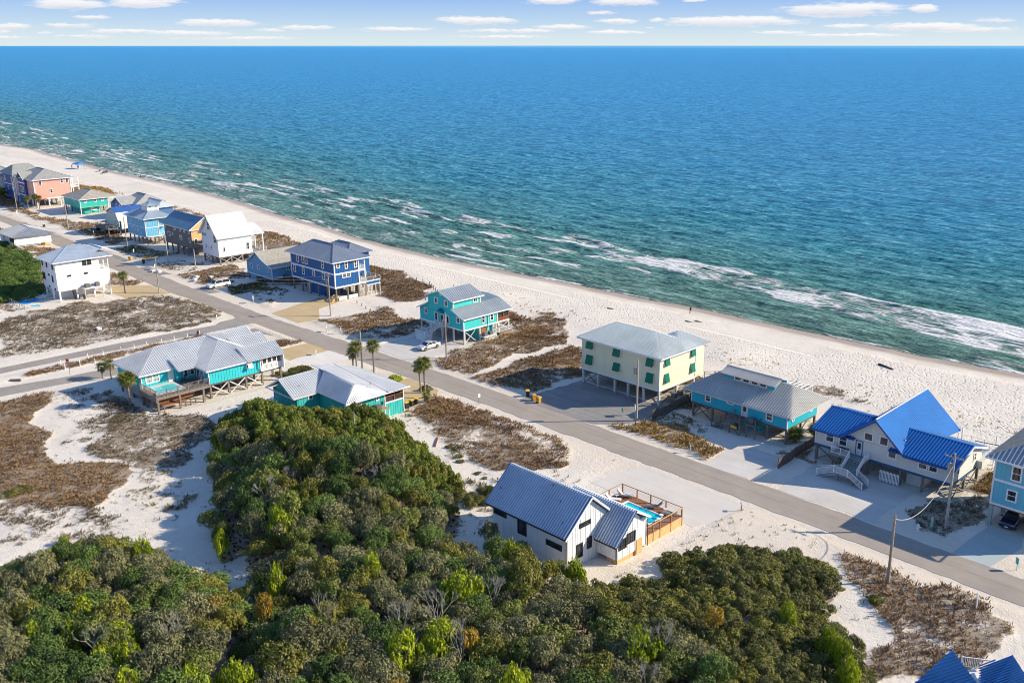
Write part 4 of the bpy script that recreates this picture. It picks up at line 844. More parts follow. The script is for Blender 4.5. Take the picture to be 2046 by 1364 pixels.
def house_blueroof():
    c = paint((.62, .62, .56), .6, .06, name='pale_grey_siding'); b1 = metal_roof((.0, .15, .48), .6, .0, 'cobalt_metal_roof', .15); b2 = metal_roof((.01, .13, .42), .33, .1, 'cobalt_ribbed_metal'); bt = paint((.02, .10, .22), name='dark_blue_beam'); bl = paint((.0, .07, .30), .5, .1, name='cobalt_trim')
    h = House('beach_house', 'pale grey house with vivid cobalt blue metal roofs and branching white front stairs', 'house', -52, 121, ROW)
    h.wall(-61.5, -42, 116.1, 125.3, 2.5, 4.85, c, lap=.25); h.gwall([(-57.2, 4.8), (-52.6, 8.25), (-48.7, 4.8)], 'y', 116.1, 116.4, c); h.gwall([(116.15, 4.8), (120.8, 6.25), (125.3, 4.8)], 'x', -42.3, -42, c)
    h.joists(-61.4, -42.1, 116.2, 125.2, 2.4, bt); h.skirt(-61.5, -42, 116.1, 125.3, 2.18, .34, bt); h.corner(-61.5, 116.1, 2.5, 4.8, w=.14); h.corner(-42, 116.1, 2.5, 4.8, w=.14)
    m = MB(); hip(m, -62, -55.5, 115.5, 126, 4.75, 6.55, 'x', 0, 0, .42, rm=121, rw=.18, rh=.12); h.part(m, 'roof', b2, label='striped cobalt roof over the left wing')
    m = MB(); roof_plane(m, [(-48.4, 115.4, 4.65), (-47.2, 131.3, 3.9), (-52.6, 131.3, 8.75), (-52.6, 115.4, 8.45)], .42, .03, .02); roof_plane(m, [(-57.4, 131.3, 4.7), (-57.4, 115.4, 4.7), (-52.6, 115.4, 8.45), (-52.6, 131.3, 8.75)], .42, .03, .02); h.part(m, 'roof', b1, label='tall cobalt centre roof')
    m = MB(); hip(m, -50.6, -41.5, 115.4, 125.8, 4.75, 6.4, 'x', 0, 0, .42, rm=120.8, rw=.18, rh=.12); h.part(m, 'roof', b2, label='deep blue ribbed roof over the right wing')
    h.rake((-57.45, 115.35, 4.6), (-52.6, 115.35, 8.35), (-48.35, 115.35, 4.55), (-41.5, 115.35, 4.62), mat=bl); h.rake((-41.45, 115.4, 4.6), (-41.45, 120.8, 6.3), (-41.45, 125.8, 4.65), mat=M_WHITE); h.rake((-62, 115.45, 4.65), (-57.4, 115.45, 4.65), mat=bl); h.rake((-52.6, 115.4, 8.62), (-52.6, 131.3, 8.9), w=.22, h=.06)
    h.gwall([(-56.6, 4.5), (-52.6, 8.2), (-48.2, 4.6)], 'y', 126.5, 126.7, c); h.box('terrace_wall', c, -57, -47.8, 125.3, 126.5, 2.5, 4.6)
    h.win('F', 116.1, -59.3, 4.0, 1.0, 1.3, 'dh'); h.win('F', 116.1, -57.3, 4.0, 1.0, 1.3, 'dh'); h.win('F', 116.1, -53.7, 5.6, 1.05, .9, 'one'); h.win('F', 116.1, -51.5, 5.6, 1.0, 1.0, 'one'); h.win('F', 116.1, -50.2, 4.1, .95, .9, 'one')
    h.win('F', 116.1, -46.0, 4.05, .95, 1.2, 'dh'); h.win('F', 116.1, -44.6, 4.05, .95, 1.2, 'dh'); h.door('F', 116.1, -54.9, 2.55, .85, 2.05, paint((.6, .66, .70), name='door_paint'), paint((.05, .08, .2), name='blue_door_frame'))
    h.win('R', -42, 117.4, 4.05, .5, 1.0, 'dh'); h.win('R', -42, 122.8, 4.2, .6, .9, 'dh'); h.box('rear_porch', c, -42, -41.2, 123.6, 126.5, 2.3, 3.4)
    h.pilings((-61.3, -57.8, -53.6, -49, -45.9, -42.2), (116.4, 120.6, 125), 2.15, M_PILE, .16); h.xbrace((-61.2, 116.3), (-58, 116.3), .1, 2.0, M_PILE); h.xbrace((-42.1, 116.6), (-42.1, 120.4), .1, 2.0, M_PILE); h.xbrace((-42.1, 120.8), (-42.1, 124.8), .1, 2.0, M_PILE)
    h.box('storage_room', c, -48.6, -46.2, 117.6, 120, 0, 2.1); h.box('slab', M_CONC, -46, -41.2, 117.2, 124, -.2, .05)
    for i in range(5):
        m = MB(); m.bar((-46.5 + i * .35, 117.4 + i * .3, .1), (-43.0, 117.9 + i * .5, .12 + i * .05), .25, .05); h.part(m, 'stacked_lumber', M_PILEW)
    # white picket gate panel leaning under the house
    m = MB(); P0 = Vector((-51.4, 115.6, .25)); 
    for i in range(14):
        x = -51.4 + i * .2; m.box(x, x + .1, 115.5, 115.54, .2, 1.75)
    for z in (.5, 1.45): m.box(-51.5, -48.7, 115.54, 115.6, z, z + .1)
    h.part(m, 'picket_panel', M_WHITE)
    gd = paint((.26, .32, .32), .7, .15, name='grey_green_deck')
    h.deck(-58.2, -53.3, 114.6, 116.05, 2.45, gd, 'landing'); h.box('grill', M_DARK, -57.6, -56.3, 115.3, 115.9, 2.45, 3.1)
    h.stairs((-54.4, 112.5, 1.15), (-54.4, 114.7, 2.45), 1.9, gd); h.deck(-55.7, -53.2, 111.7, 112.6, 1.15, gd, 'middle_landing')
    h.stairs((-58.4, 111.9, .05), (-55.7, 112.1, 1.15), 1.1, gd); h.stairs((-51.6, 111.9, .05), (-53.2, 112.1, 1.15), 1.3, gd)
    h.railing([(-58.2, 115.9, 2.45), (-58.2, 114.6, 2.45), (-55.5, 114.6, 2.45), (-55.5, 112.6, 1.15), (-58.4, 112.6, .1)], .95); h.railing([(-53.3, 115.9, 2.45), (-53.3, 114.6, 2.45), (-53.3, 112.7, 1.15), (-51.6, 112.7, .1)], .95)
    h.railing([(-58.4, 111.3, .1), (-56.0, 111.5, 1.15), (-54.0, 111.5, 1.15), (-51.7, 111.2, .1)], .95)
    h.pilings((-58, -55.6, -53.4), (114.8,), 2.3, M_PILE, .07); h.pilings((-55.5, -53.3), (111.9,), 1.0, M_PILE, .07); h.vent(-49.5, 118, 5.8, .2)
    h.deck(-57, -42, 126.7, 131.5, 2.4, M_PILEW, 'terrace'); h.railing([(-42, 126.7, 2.4), (-42, 131.5, 2.4), (-57, 131.5, 2.4)], .95, step=.4); h.pilings((-42.3, -47), (131.3,), 4.5, M_WHITE, .07)
house_blueroof()

def house_edge():
    c = paint((.14, .48, .60), .6, .08, name='aqua_blue_siding')
    h = House('beach_house', 'aqua blue stilt house at the right edge of the photo with SUV parked beneath', 'house', -31, 118, ROW)
    h.wall(-36.2, -26, 113.3, 124, 2.9, 9.0, c, bat=.5, faces='F'); h.skirt(-36.2, -26, 113.3, 124, 2.82, .28); h.skirt(-36.2, -26, 113.3, 124, 5.95, .3); h.skirt(-36.2, -26, 113.3, 124, 8.75, .2); h.corner(-36.2, 113.3, 2.9, 9, w=.2); h.joists(-36.1, -26.1, 113.4, 123.9, 2.9)
    m = MB(); roof_plane(m, [(-37.2, 112.4, 9.0), (-25, 112.4, 9.0), (-25, 115.6, 10.5), (-34.0, 115.6, 10.5)], .5, .14, .1); h.part(m, 'roof', metal_roof((.30, .34, .40), .4, .3, 'grey_metal_roof'))
    m = MB(); roof_plane(m, [(-37.2, 125, 9.0), (-37.2, 112.4, 9.0), (-34.0, 115.6, 10.5), (-31, 118.6, 12.2), (-31, 125, 12.2)], 0); roof_plane(m, [(-34, 115.6, 10.5), (-25, 115.6, 10.5), (-25, 118.6, 12.2), (-31, 118.6, 12.2)], 0); roof_plane(m, [(-25, 118.6, 12.2), (-25, 125, 9.2), (-31, 125, 12.2), (-31, 118.6, 12.2)], 0); h.part(m, 'shingle_roof', shingle((.26, .26, .23)))
    h.fascia(-37.2, -25, 112.4, 124, 9.0); h.win('F', 113.3, -33.7, 7.5, .9, 1.6, 'dh'); h.win('F', 113.3, -33.9, 4.6, .9, 1.2, 'dh')
    gp = paint((.33, .42, .38), .7, .15, name='green_grey_posts'); h.pilings((-36.1, -31.6, -27), (113.6, 118, 123.5), 2.8, gp, .19); h.box('slab', M_CONC, -36.3, -26, 112.8, 124, -.2, .05)
    m = MB(); m.cyl((-36.9, 116.2, 2.2), (-36.9, 116.2, 4), .35, .35, 12); h.part(m, 'cistern', paint((.05, .06, .1), name='dark_tank'))
house_edge()

# ================================================================== houses on the land side
LAND = 'houses on the landward side of the road'
def house_whitepool():
    c = paint((.80, .81, .80), .6, .04, name='bright_white_siding')
    h = House('beach_house', 'tall white cube shaped house on white columns with pool beside it at left', 'house', -233, 80, LAND)
    h.wall(-237.6, -228.9, 74.3, 83.8, 2.8, 9.3, c); h.wall(-237.6, -228.9, 83.8, 86.1, 2.8, 6.4, c); h.joists(-237.5, -229, 74.4, 86, 2.8, M_WHITE)
    m = MB(); hip(m, -238.6, -228.2, 73.6, 87, 9.35, 11.9, 'y', 5.4, 5, .4, rw=.05, rh=.05); h.part(m, 'roof', metal_roof((.46, .54, .62), .4, .25, 'pale_blue_metal_roof')); h.fascia(-238.6, -228.2, 73.6, 87, 9.35)
    m = MB(); hip(m, -236, -229, 82, 88.2, 9.9, 11.2, 'x', 0, 0, .4); h.part(m, 'dormer_roof', metal_roof((.46, .54, .62), .4, .25, 'pale_blue_metal_roof'))
    bk = paint((.03, .03, .035), name='black_frame')
    for u in (80.75, 81.85):
        for z in (8.75, 8.05): h.win('R', -228.9, u, z, .55, .3, 'two', bk)
    for u, z in ((77.1, 5.9), (80.8, 5.9)): h.win('R', -228.9, u, z, .5, .05, 'one', bk)
    for u, z, w_, hh in ((-236.6, 8.3, .35, 1.2), (-233.9, 8.3, .35, 1.2), (-230.4, 8.2, .45, 1.2), (-237, 5.2, .3, 1.3), (-236.2, 5.2, .3, 1.3), (-233.4, 5.9, .5, .12), (-231.3, 5.2, .4, 1.2), (-234, 3.1, .3, .1), (-230.6, 2.95, .3, .1)): h.win('F', 74.3, u, z, w_, hh, 'one', bk)
    for y in (83.9, 85, 86.0): h.pilings((-229.05, -237.4), (y,), 9.3, M_WHITE, .1, 6.4)
    m = MB()
    for a, b in ((83.9, 85), (85, 86.0)):
        m.bar((-228.95, a, 6.5), (-228.95, b, 7.35), .05); m.bar((-228.95, a, 7.35), (-228.95, b, 6.5), .05); m.bar((-228.95, a, 7.4), (-228.95, b, 7.4), .07)
    h.part(m, 'balcony_rail', M_WHITE)
    h.pilings((-237.3, -233.2, -229.1), (74.6, 78.4, 82.2, 85.9), 2.7, M_WHITE, .16); h.box('ground_room', c, -237.4, -232.5, 76, 83.6, 0, 2.7, label='recessed white ground floor room'); h.box('slab', M_CONC, -239, -228.4, 72, 86.5, -.2, .06)
    h.box('equipment_platform', M_WHITE, -228.8, -227.2, 79.4, 83.6, 2.55, 2.75); h.ac(-228, 80.4, 2.75, 1.0, .9); h.ac(-228, 82.6, 2.75, .9, .95); h.pilings((-227.3,), (79.5, 83.5), 2.6, M_PILEW, .08); h.stairs((-229.6, 78.5, .05), (-231.5, 78.5, 2.6), 1, M_DARK); h.vent(-236, 76.5, 10.3, .3)
    # pool and terrace
    p = empty('swimming_pool', (-232, 70, 0), 'bright blue pool with spa beside the tall white house', 'pool')
    o = (-232, 70, 0); m = MB(); m.prism([(-239, 66.5), (-226.8, 66.3), (-226.8, 73.2), (-239, 73.2)], 'z', -.2, .08); m.build('pool_deck', paint((.32, .33, .35), .9, .15, name='pool_terrace'), p, org=o)
    m = MB(); m.prism([(-236.8, 67.9), (-231.2, 67.7), (-231.2, 71.8), (-236.8, 71.9)], 'z', .085, .13); m.build('water', water_mat((.02, .42, .80)), p, org=o)
    m = MB(); m.prism([(-230.6, 67.8), (-228.6, 67.7), (-228.6, 70.2), (-230.6, 70.3)], 'z', .085, .14); m.build('spa_water', water_mat((.05, .62, .80)), p, org=o)
    h.railing([(-239, 66.4, .08), (-226.8, 66.2, .08)], 1.1, M_STEEL, step=9, name='pool_fence'); h.box('pool_kerb', M_WHITE, -239, -226.8, 66.0, 66.15, -.1, .18)
house_whitepool()

def house_left():
    h = House('beach_house', 'small pale house with grey hip roof and screened corner at the left photo edge', 'house', -306, 92, LAND)
    h.wall(-313, -301, 88, 98, 1.0, 3.5, M_WHITE); m = MB(); hip(m, -314, -300, 87.2, 99, 3.6, 5.6, 'x', 4, 4, .45); h.part(m, 'roof', GALV); h.win('F', 88, -309.6, 2.4, .7, 1.1); h.box('porch_screen', screen(), -304.6, -301.1, 87.93, 88.02, 1.9, 3.3); h.railing([(-301, 88, 1), (-298.5, 88, 1), (-298.5, 94, 1)], .9); h.pilings((-312.8, -307, -301.2), (88.3, 97.7), 1.0, M_PILEW, .15)
house_left()

def house_teal_deck():
    c = paint((.03, .54, .58), .6, .08, name='aqua_board_siding'); rr = metal_roof((.58, .60, .61), .5, .0, 'galvanised_ribbed_roof')
    h = House('beach_house', 'large aqua stilt house with jagged grey metal roofs and raised plunge pool deck', 'house', -152, 70, LAND)
    h.wall(-160.2, -151, 59.4, 78, 2.5, 5.15, c, bat=.5); h.wall(-151, -145.6, 68.2, 77.6, 2.5, 5.1, c, bat=.5); h.wall(-159, -151.1, 77.9, 81.5, 2.5, 5.1, c)
    h.box('bay_wall', c, -151.2, -150.4, 65, 68.3, 2.7, 5.1, label='shaded bay wall behind the deck')
    h.joists(-160, -151.2, 59.6, 78, 2.5); h.joists(-151, -145.7, 68.3, 81.6, 2.5)
    m = MB(); hip(m, -161, -150.3, 58.8, 80, 5.1, 7.75, 'y', 5.3, 4, .36, rw=.15, rh=.11); h.part(m, 'roof', rr, label='long hip roof over the left block')
    m = MB(); hip(m, -158.5, -145.0, 67.6, 79.4, 5.05, 7.8, 'x', 2, 6.6, .36, rw=.15, rh=.11); h.part(m, 'roof', rr, label='hip roof over the right wing')
    m = MB(); hip(m, -151.3, -144.7, 74.8, 81.9, 5.0, 6.75, 'y', 0, 0, .36, rw=.15, rh=.11); h.part(m, 'porch_roof', rr); m = MB(); hip(m, -156.2, -150.4, 76, 82.3, 5.3, 7.1, 'y', 0, 0, .36, rw=.15, rh=.11); h.part(m, 'porch_roof', rr); m = MB(); hip(m, -161.3, -155.6, 76, 82.6, 5.2, 7.0, 'y', 0, 0, .36, rw=.15, rh=.11); h.part(m, 'porch_roof', rr)
    m = MB(); roof_plane(m, [(-148.6, 64.6, 4.95), (-148.6, 68.4, 4.95), (-151.9, 69.4, 6.35), (-151.9, 64.6, 6.35)], .36); h.part(m, 'canopy_roof', rr); h.gwall([(-151.9, 4.9), (-151.9, 6.2), (-148.9, 4.9)], 'y', 64.75, 64.85, c)
    h.fascia(-161, -150.3, 58.8, 66, 5.1); h.fascia(-150, -145, 67.6, 79.4, 5.05)
    for x, y in ((-151, 59.4), (-145.6, 68.2), (-145.6, 77.6)): h.corner(x, y, 2.5, 5.1, w=.18)
    h.gwall([(-151.2, 2.5), (-151.2, 5.0), (-148, 6.6), (-144.8, 5.0), (-144.8, 2.5)], 'y', 81.6, 81.75, M_WHITE, name='gable_wall')
    h.box('porch_wall', M_WHITE, -151, -145.5, 77.6, 81.6, 2.5, 3.6)
    for i in range(3):
        y = 78.3 + i * .95; h.win('R', -145.5, y, 4.35, .7, .95, 'one', gmat=screen()); h.win('R', -145.52, y, 3.25, .7, .6, 'one', gmat=paint((.6, .62, .62), name='lattice'))
    h.box('porch_header', M_WHITE, -151, -145.5, 77.6, 81.6, 4.95, 5.05)
    h.win('R', -151, 61.2, 4.05, 2.0, 1.15, 'pair', gmat=paint((.36, .5, .45), .2, .2, name='curtained_glass')); h.box('white_door', M_WHITE, -151.02, -150.9, 63.8, 64.8, 2.75, 4.9)
    h.win('R', -150.4, 66.6, 3.9, .5, 1.2, 'dh'); h.win('R', -150.4, 67.7, 4.0, .5, 1.2, 'dh'); h.win('F', 68.2, -149.2, 3.7, .9, 1.9, 'two'); h.win('F', 68.2, -147.6, 3.7, .7, 1.9, 'two')
    m = MB(); m.add([(-145.5, 75.0, 5.0), (-145.5, 75.9, 5.0), (-144.7, 75.9, 3.9), (-144.7, 75.0, 3.9), (-145.5, 75.0, 4.95), (-145.5, 75.9, 4.95), (-144.72, 75.9, 3.85), (-144.72, 75.0, 3.85)], [(0,1,2,3),(7,6,5,4),(0,4,5,1),(1,5,6,2),(2,6,7,3),(3,7,4,0)]); h.part(m, 'awning_shutter', M_WHITE); h.win('R', -145.6, 75.45, 4.3, .7, .9, 'one'); h.win('R', -145.6, 72.3, 4.85, 1.0, .12, 'one')
    m = MB(); m.cyl((-145.45, 77.0, 5.0), (-145.45, 77.0, 3.2), .05, .05, 8); m.cyl((-145.45, 77.0, 3.2), (-145.45, 77.8, 2.3), .05, .05, 8); h.part(m, 'downspout', M_DARK)
    # deck and plunge pool
    dw = wood((.22, .19, .16), 'grey_deck_wood'); h.deck(-150.9, -145, 59, 68.1, 2.7, dw); h.box('deck_fascia', dw, -150.9, -144.95, 58.92, 59, 1.9, 2.7); h.box('deck_fascia', dw, -145, -144.92, 59, 68.1, 2.3, 2.7)
    h.railing([(-150.8, 59, 2.7), (-145, 59, 2.7), (-145, 67.9, 2.7)], 1.2, dw, step=.2, bal=.04)
    pm = paint((.62, .60, .57), .8, .08, name='pale_pool_coping'); h.box('pool_coping', pm, -150.9, -146.2, 59.6, 64.4, 2.7, 2.86); h.box('pool_water', water_mat((.10, .62, .62)), -149.6, -146.6, 60.1, 63.9, 2.86, 2.885)
    for x in (-150.7, -149.3, -147.2, -145.1): h.pilings((x,), (59.2,), 2.4, M_PILE, .15)
    h.pilings((-145.1,), (62.8, 66.8), 2.4, M_PILE, .15); h.pilings((-160, -155.5, -151.2), (59.7, 64, 68.5, 73, 77.6), 2.3, M_PILE, .15); h.pilings((-145.8, -148.6), (68.4, 71.6, 74.8, 77.8, 81.4), 2.3, M_PILE, .15)
    for a, b in ((68.6, 71.4), (71.8, 74.6), (75, 77.6)): h.xbrace((-145.65, a), (-145.65, b), .2, 2.2, M_PILEW, .08, .2)
    h.box('lower_bench', M_CEDAR, -146, -145.2, 60, 64, .95, 1.1); h.box('slat_screen', M_CEDAR, -146.2, -146.1, 59.6, 65.8, 1.2, 2.1); h.pilings((-145.3,), (60.2, 63.8, 64.6, 65.5), 1.0, M_PILE, .09)
    h.box('under_wall', paint((.3, .28, .25), name='grey_lattice'), -160.1, -151.1, 59.5, 59.6, .9, 2.4); h.vent(-152.5, 66, 6.2, .2); h.vent(-147.5, 70.5, 5.9, .2); h.vent(-147, 73.5, 5.9, .2)
    for k, (x, y) in enumerate(((-147.9, 66.6), (-149.8, 65.8))):
        m = MB(); m.box(-.3, .3, -.3, .3, .38, .44); m.bar((-.3, .28, .4), (-.3, .42, 1.0), .05); m.bar((.3, .28, .4), (.3, .42, 1.0), .05); m.box(-.3, .3, .3, .38, .5, .98)
        for a in (-.27, .27):
            for b in (-.27, .27): m.box(a - .03, a + .03, b - .03, b + .03, 0, .4)
        tag(m.build('deck_chair', wood((.08, .1, .08), 'dark_green_chair'), loc=(x, y, 2.7)), ['dark deck chair nearest the plunge pool rail', 'dark deck chair close to the aqua bay wall'][k], 'chair')
house_teal_deck()

def house_teal_low():
    c = paint((.04, .48, .44), .6, .08, name='sea_teal_board_siding'); rr = metal_roof((.58, .60, .61), .5, .0, 'galvanised_ribbed_roof'); pr = PALE_ROOF
    h = House('beach_house', 'low teal board house with ribbed grey roofs and screened corner porch by the palms', 'house', -124, 80, LAND)
    h.wall(-132.1, -125.1, 72.2, 79, .6, 4.5, c, bat=.45); h.gwall([(-132.1, 4.4), (-128.6, 6.3), (-125.1, 4.4)], 'y', 72.2, 72.4, c, bat=.45); h.wall(-131.8, -118.1, 76.1, 83.4, 0, 4.5, c, bat=.45); h.wall(-131.8, -118.1, 83.4, 87.0, 0, 2.25, c, bat=.45)
    m = MB(); hip(m, -132.9, -124.7, 71.4, 79, 4.45, 6.75, 'y', 0, 0, .36, rm=-128.7, rw=.09); h.part(m, 'roof', rr, label='ribbed roof over the front gable wing')
    m = MB(); roof_plane(m, [(-124.9, 75.5, 4.55), (-117.0, 75.5, 4.55), (-118.9, 78.6, 6.55), (-127.3, 78.6, 6.9)], .36, .15, .11); roof_plane(m, [(-117.0, 75.5, 4.55), (-117.0, 83.3, 4.55), (-118.6, 80.6, 5.75), (-118.9, 78.6, 6.55)], .36, .15, .11); h.part(m, 'roof', rr)
    m = MB(); roof_plane(m, [(-118.9, 78.6, 6.58), (-118.6, 80.6, 5.75), (-117.0, 83.3, 4.6), (-131, 83.3, 5.7), (-131, 78.6, 6.9)], 0); roof_plane(m, [(-116.8, 83.2, 4.7), (-116.8, 87.6, 4.35), (-131.5, 87.6, 4.35), (-131.5, 83.2, 5.85)], .6, .05, .03); h.part(m, 'roof', pr, label='pale low pitched rear roof')
    h.fascia(-132.9, -124.7, 71.4, 75.5, 4.5, h=.14); h.rake((-132.9, 71.35, 4.4), (-128.7, 71.35, 6.68), (-124.7, 71.35, 4.4)); h.rake((-116.95, 75.5, 4.45), (-116.95, 87.6, 4.4)); h.corner(-118.1, 76.1, 0, 4.4, w=.14); h.corner(-118.1, 83.4, 0, 4.4, w=.16); h.corner(-118.1, 87, 0, 4.3, w=.14)
    h.win('R', -125.1, 74.5, 4.0, .5, .5, 'one'); h.win('R', -118.1, 78.6, 3.3, .6, 1.3, 'pair', gmat=paint((.6, .62, .62), name='lattice')); h.win('R', -118.1, 82.0, 3.7, .3, .7, 'dh')
    h.box('porch_floor', M_WHITE, -131.7, -118.0, 83.45, 87.05, 2.25, 2.45); h.box('porch_screen', screen(), -131.6, -118.16, 83.5, 86.9, 2.45, 4.3)
    rw = wood((.34, .12, .07), 'reddish_porch_wood')
    for y in (83.55, 85.2, 86.9): h.box('porch_post', rw, -118.15, -118.02, y - .05, y + .05, 2.45, 4.3)
    h.box('porch_rail', rw, -118.14, -118.03, 83.5, 86.9, 3.3, 3.4)
    h.box('equipment_platform', wood((.42, .28, .18), 'platform_wood'), -118, -116.6, 80.5, 83.2, 1.9, 2.02); h.ac(-117.4, 81.5, 2.02, .95, .8); h.pilings((-116.7,), (80.6, 83.1), 1.9, M_PILEW, .06); h.box('meter_box', M_STEEL, -118.05, -117.8, 82.9, 83.25, 2.4, 2.9); h.vent(-120.5, 82.5, 5.2, .35); h.vent(-126.6, 73.6, 5.6, .2)
house_teal_low()

def house_modern():
    c = paint((.80, .81, .80), .55, .04, name='crisp_white_boards'); rr = metal_roof((.58, .63, .70), .4, .05, 'blue_silver_standing_seam'); bk = paint((.02, .02, .022), name='black_frame')
    h = House('modern_house', 'modern white board and batten house with two blue silver ribbed gable roofs', 'house', -70, 73, LAND)
    h.gwall([(69.2, 0), (69.2, 4.75), (72.75, 7.85), (76.3, 4.75), (76.3, 0)], 'x', -65.6, -65.4, c, bat=.42, name='wall'); h.wall(-77.4, -65.6, 69.2, 76.3, 0, 4.75, c, bat=1.2, faces='F')
    m = MB(); hip(m, -77.9, -64.9, 68.5, 77.0, 4.45, 8.15, 'x', 0, 0, .36, rw=.22, rh=.19); h.part(m, 'roof', rr, label='large ribbed gable roof, blue in shade and silver in sun')
    m = MB(); m.bar((-77.95, 68.5, 4.5), (-77.95, 72.75, 8.22), .1, .14); h.part(m, 'roof_trim', paint((.04, .12, .32), .4, .1, name='blue_trim_metal')); m = MB(); m.bar((-64.87, 68.5, 4.5), (-64.87, 72.75, 8.22), .12, .16); h.part(m, 'roof_trim', paint((.04, .12, .32), .4, .1, name='blue_trim_metal'))
    m = MB(); m.bar((-77.95, 68.45, 4.42), (-64.85, 68.45, 4.42), .14, .14); h.part(m, 'gutter', M_DARK); h.rake((-64.84, 68.5, 4.3), (-64.84, 72.75, 8.0))
    m = MB(); m.cyl((-65.3, 69.1, 4.3), (-65.3, 69.1, .1), .06, .06, 8); h.part(m, 'downspout', wood((.12, .05, .03), 'bronze_metal'))
    for u, z, w_, hh in ((-76.1, 3.5, 1.8, .3), (-72.4, 3.1, 1.1, 1.7), (-67.3, 2.7, 2.1, .35)): h.win('F', 69.2, u, z, w_, hh, 'one', bk)
    h.win('R', -65.4, 72.2, 4.9, 1.5, .25, 'one', bk); h.win('R', -65.4, 72.95, 2.3, .45, 1.1, 'dh', bk); h.win('R', -65.4, 71.3, 1.9, .7, 1.4, 'dh', bk)
    # second gable
    h.gwall([(74.2, .6), (74.2, 2.95), (77.0, 5.7), (78.1, 4.7), (78.1, .6)], 'x', -62.55, -62.35, c, bat=.42, name='wall'); h.wall(-71, -62.5, 74.2, 78.1, .6, 3.0, c, bat=.42, faces='F')
    m = MB(); roof_plane(m, [(-71.5, 73.6, 2.55), (-61.9, 73.6, 2.55), (-61.9, 77.0, 5.95), (-71.5, 77.0, 5.95)], .36, .22, .19); roof_plane(m, [(-61.9, 79.75, 4.3), (-71.5, 79.75, 4.3), (-71.5, 77.0, 5.95), (-61.9, 77.0, 5.95)], .33, .08, .05); h.part(m, 'roof', rr, label='smaller ribbed gable roof over the right wing')
    m = MB(); m.bar((-61.87, 73.6, 2.6), (-61.87, 77.0, 6.0), .12, .16); h.part(m, 'roof_trim', paint((.04, .12, .32), .4, .1, name='blue_trim_metal')); m = MB(); m.bar((-65.2, 73.55, 2.5), (-61.85, 73.55, 2.5), .12, .12); m.cyl((-62.3, 74.1, 2.4), (-62.3, 74.1, .2), .06, .06, 8); h.part(m, 'gutter', M_DARK)
    h.rake((-61.86, 77, 5.85), (-61.86, 79.6, 4.28)); h.wall(-71, -62.4, 78.1, 79.5, .6, 4.25, c)
    h.win('R', -62.35, 75.15, 2.35, 1.05, .95, 'dh', bk); h.win('R', -62.35, 76.65, 2.65, 1.15, 1.0, 'dh', bk)
    h.box('timber_skirt', M_NEW, -64, -62.45, 74.4, 77.4, 0, .62); h.box('equipment_gate', M_NEW, -62.4, -62.25, 77.6, 78.6, .1, 1.9); h.box('timber_post', M_CEDAR, -62.5, -62.3, 77.35, 77.5, 0, .7)
    m = MB(); m.cyl((-62.25, 79.55, 3.9), (-62.25, 79.55, .5), .06, .06, 8); h.part(m, 'downspout', wood((.12, .05, .03), 'bronze_metal'))
    # pool deck
    z = 1.25; m = MB(); m.box(-72.6, -62.9, 79.6, 87.1, z - .3, z - .1)
    h.part(m, 'deck_frame', M_NEW)
    y = 79.65
    while y < 87.1:
        a = MB()
        if 82.6 < y + .3 and y < 85.4: a.box(-72.6, -70.0, y, min(y + .285, 87.1), z - .08, z); h.part(a, 'deck_board', M_CEDAR); a = MB(); a.box(-64.5, -62.9, y, min(y + .285, 87.1), z - .08, z)
        else: a.box(-72.6, -62.9, y, min(y + .285, 87.1), z - .08, z)
        h.part(a, 'deck_board', M_CEDAR); y += .3
    m = MB(); m.box(-70.1, -64.4, 82.4, 82.62, z - .1, z + .12); m.box(-70.1, -64.4, 85.38, 85.56, z - .1, z + .04); m.box(-70.3, -70.0, 82.4, 85.56, z - .1, z + .08); m.box(-64.5, -64.35, 82.4, 85.56, z - .1, z + .04); h.part(m, 'pool_coping', M_WHITE)
    h.box('pool_water', water_mat((.0, .55, .62)), -70, -64.5, 82.62, 85.38, z - .3, z - .06)
    h.box('skirt_boards', M_NEW, -62.95, -62.86, 79.7, 87.1, .0, z - .08); h.box('skirt_boards', M_NEW, -72.6, -62.9, 87.05, 87.14, 0, z - .08)
    for y in (80.0, 81.4, 82.7, 84.8, 87.0): h.box('deck_post', M_CEDAR, -62.98, -62.84, y - .07, y + .07, 0 if y > 81 else z, z + 1.05)
    for x in (-72.4, -70, -67.8, -65.4): h.box('deck_post', M_CEDAR, x - .06, x + .06, 87.02, 87.16, z - .3, z + 1.1)
    for y in (79.8, 82.2, 84.6): h.box('deck_post', M_CEDAR, -72.6, -72.48, y - .06, y + .06, z, z + 1.1)
    m = MB(); m.bar((-62.9, 79.9, z + 1.05), (-62.9, 87.1, z + 1.05), .13, .06); h.part(m, 'top_rail', M_NEW); m = MB(); m.bar((-72.5, 87.1, z + 1.1), (-62.9, 87.1, z + 1.1), .1, .06); m.bar((-72.55, 79.7, z + 1.1), (-72.55, 87.1, z + 1.1), .05, .05); h.part(m, 'top_rail', M_CEDAR)
    m = MB()
    for k in range(5):
        zz = z + .15 + k * .18; m.bar((-62.9, 79.9, zz), (-62.9, 87.1, zz), .012); m.bar((-72.5, 87.1, zz), (-62.9, 87.1, zz), .012)
    h.part(m, 'cable_rails', M_STEEL)
    h.vent(-77, 70.2, 6.1, .25); h.vent(-68.2, 71.2, 6.9, .3); h.vent(-66.3, 69.6, 5.6, .25); h.vent(-70.5, 72.3, 7.9, .25)
house_modern()

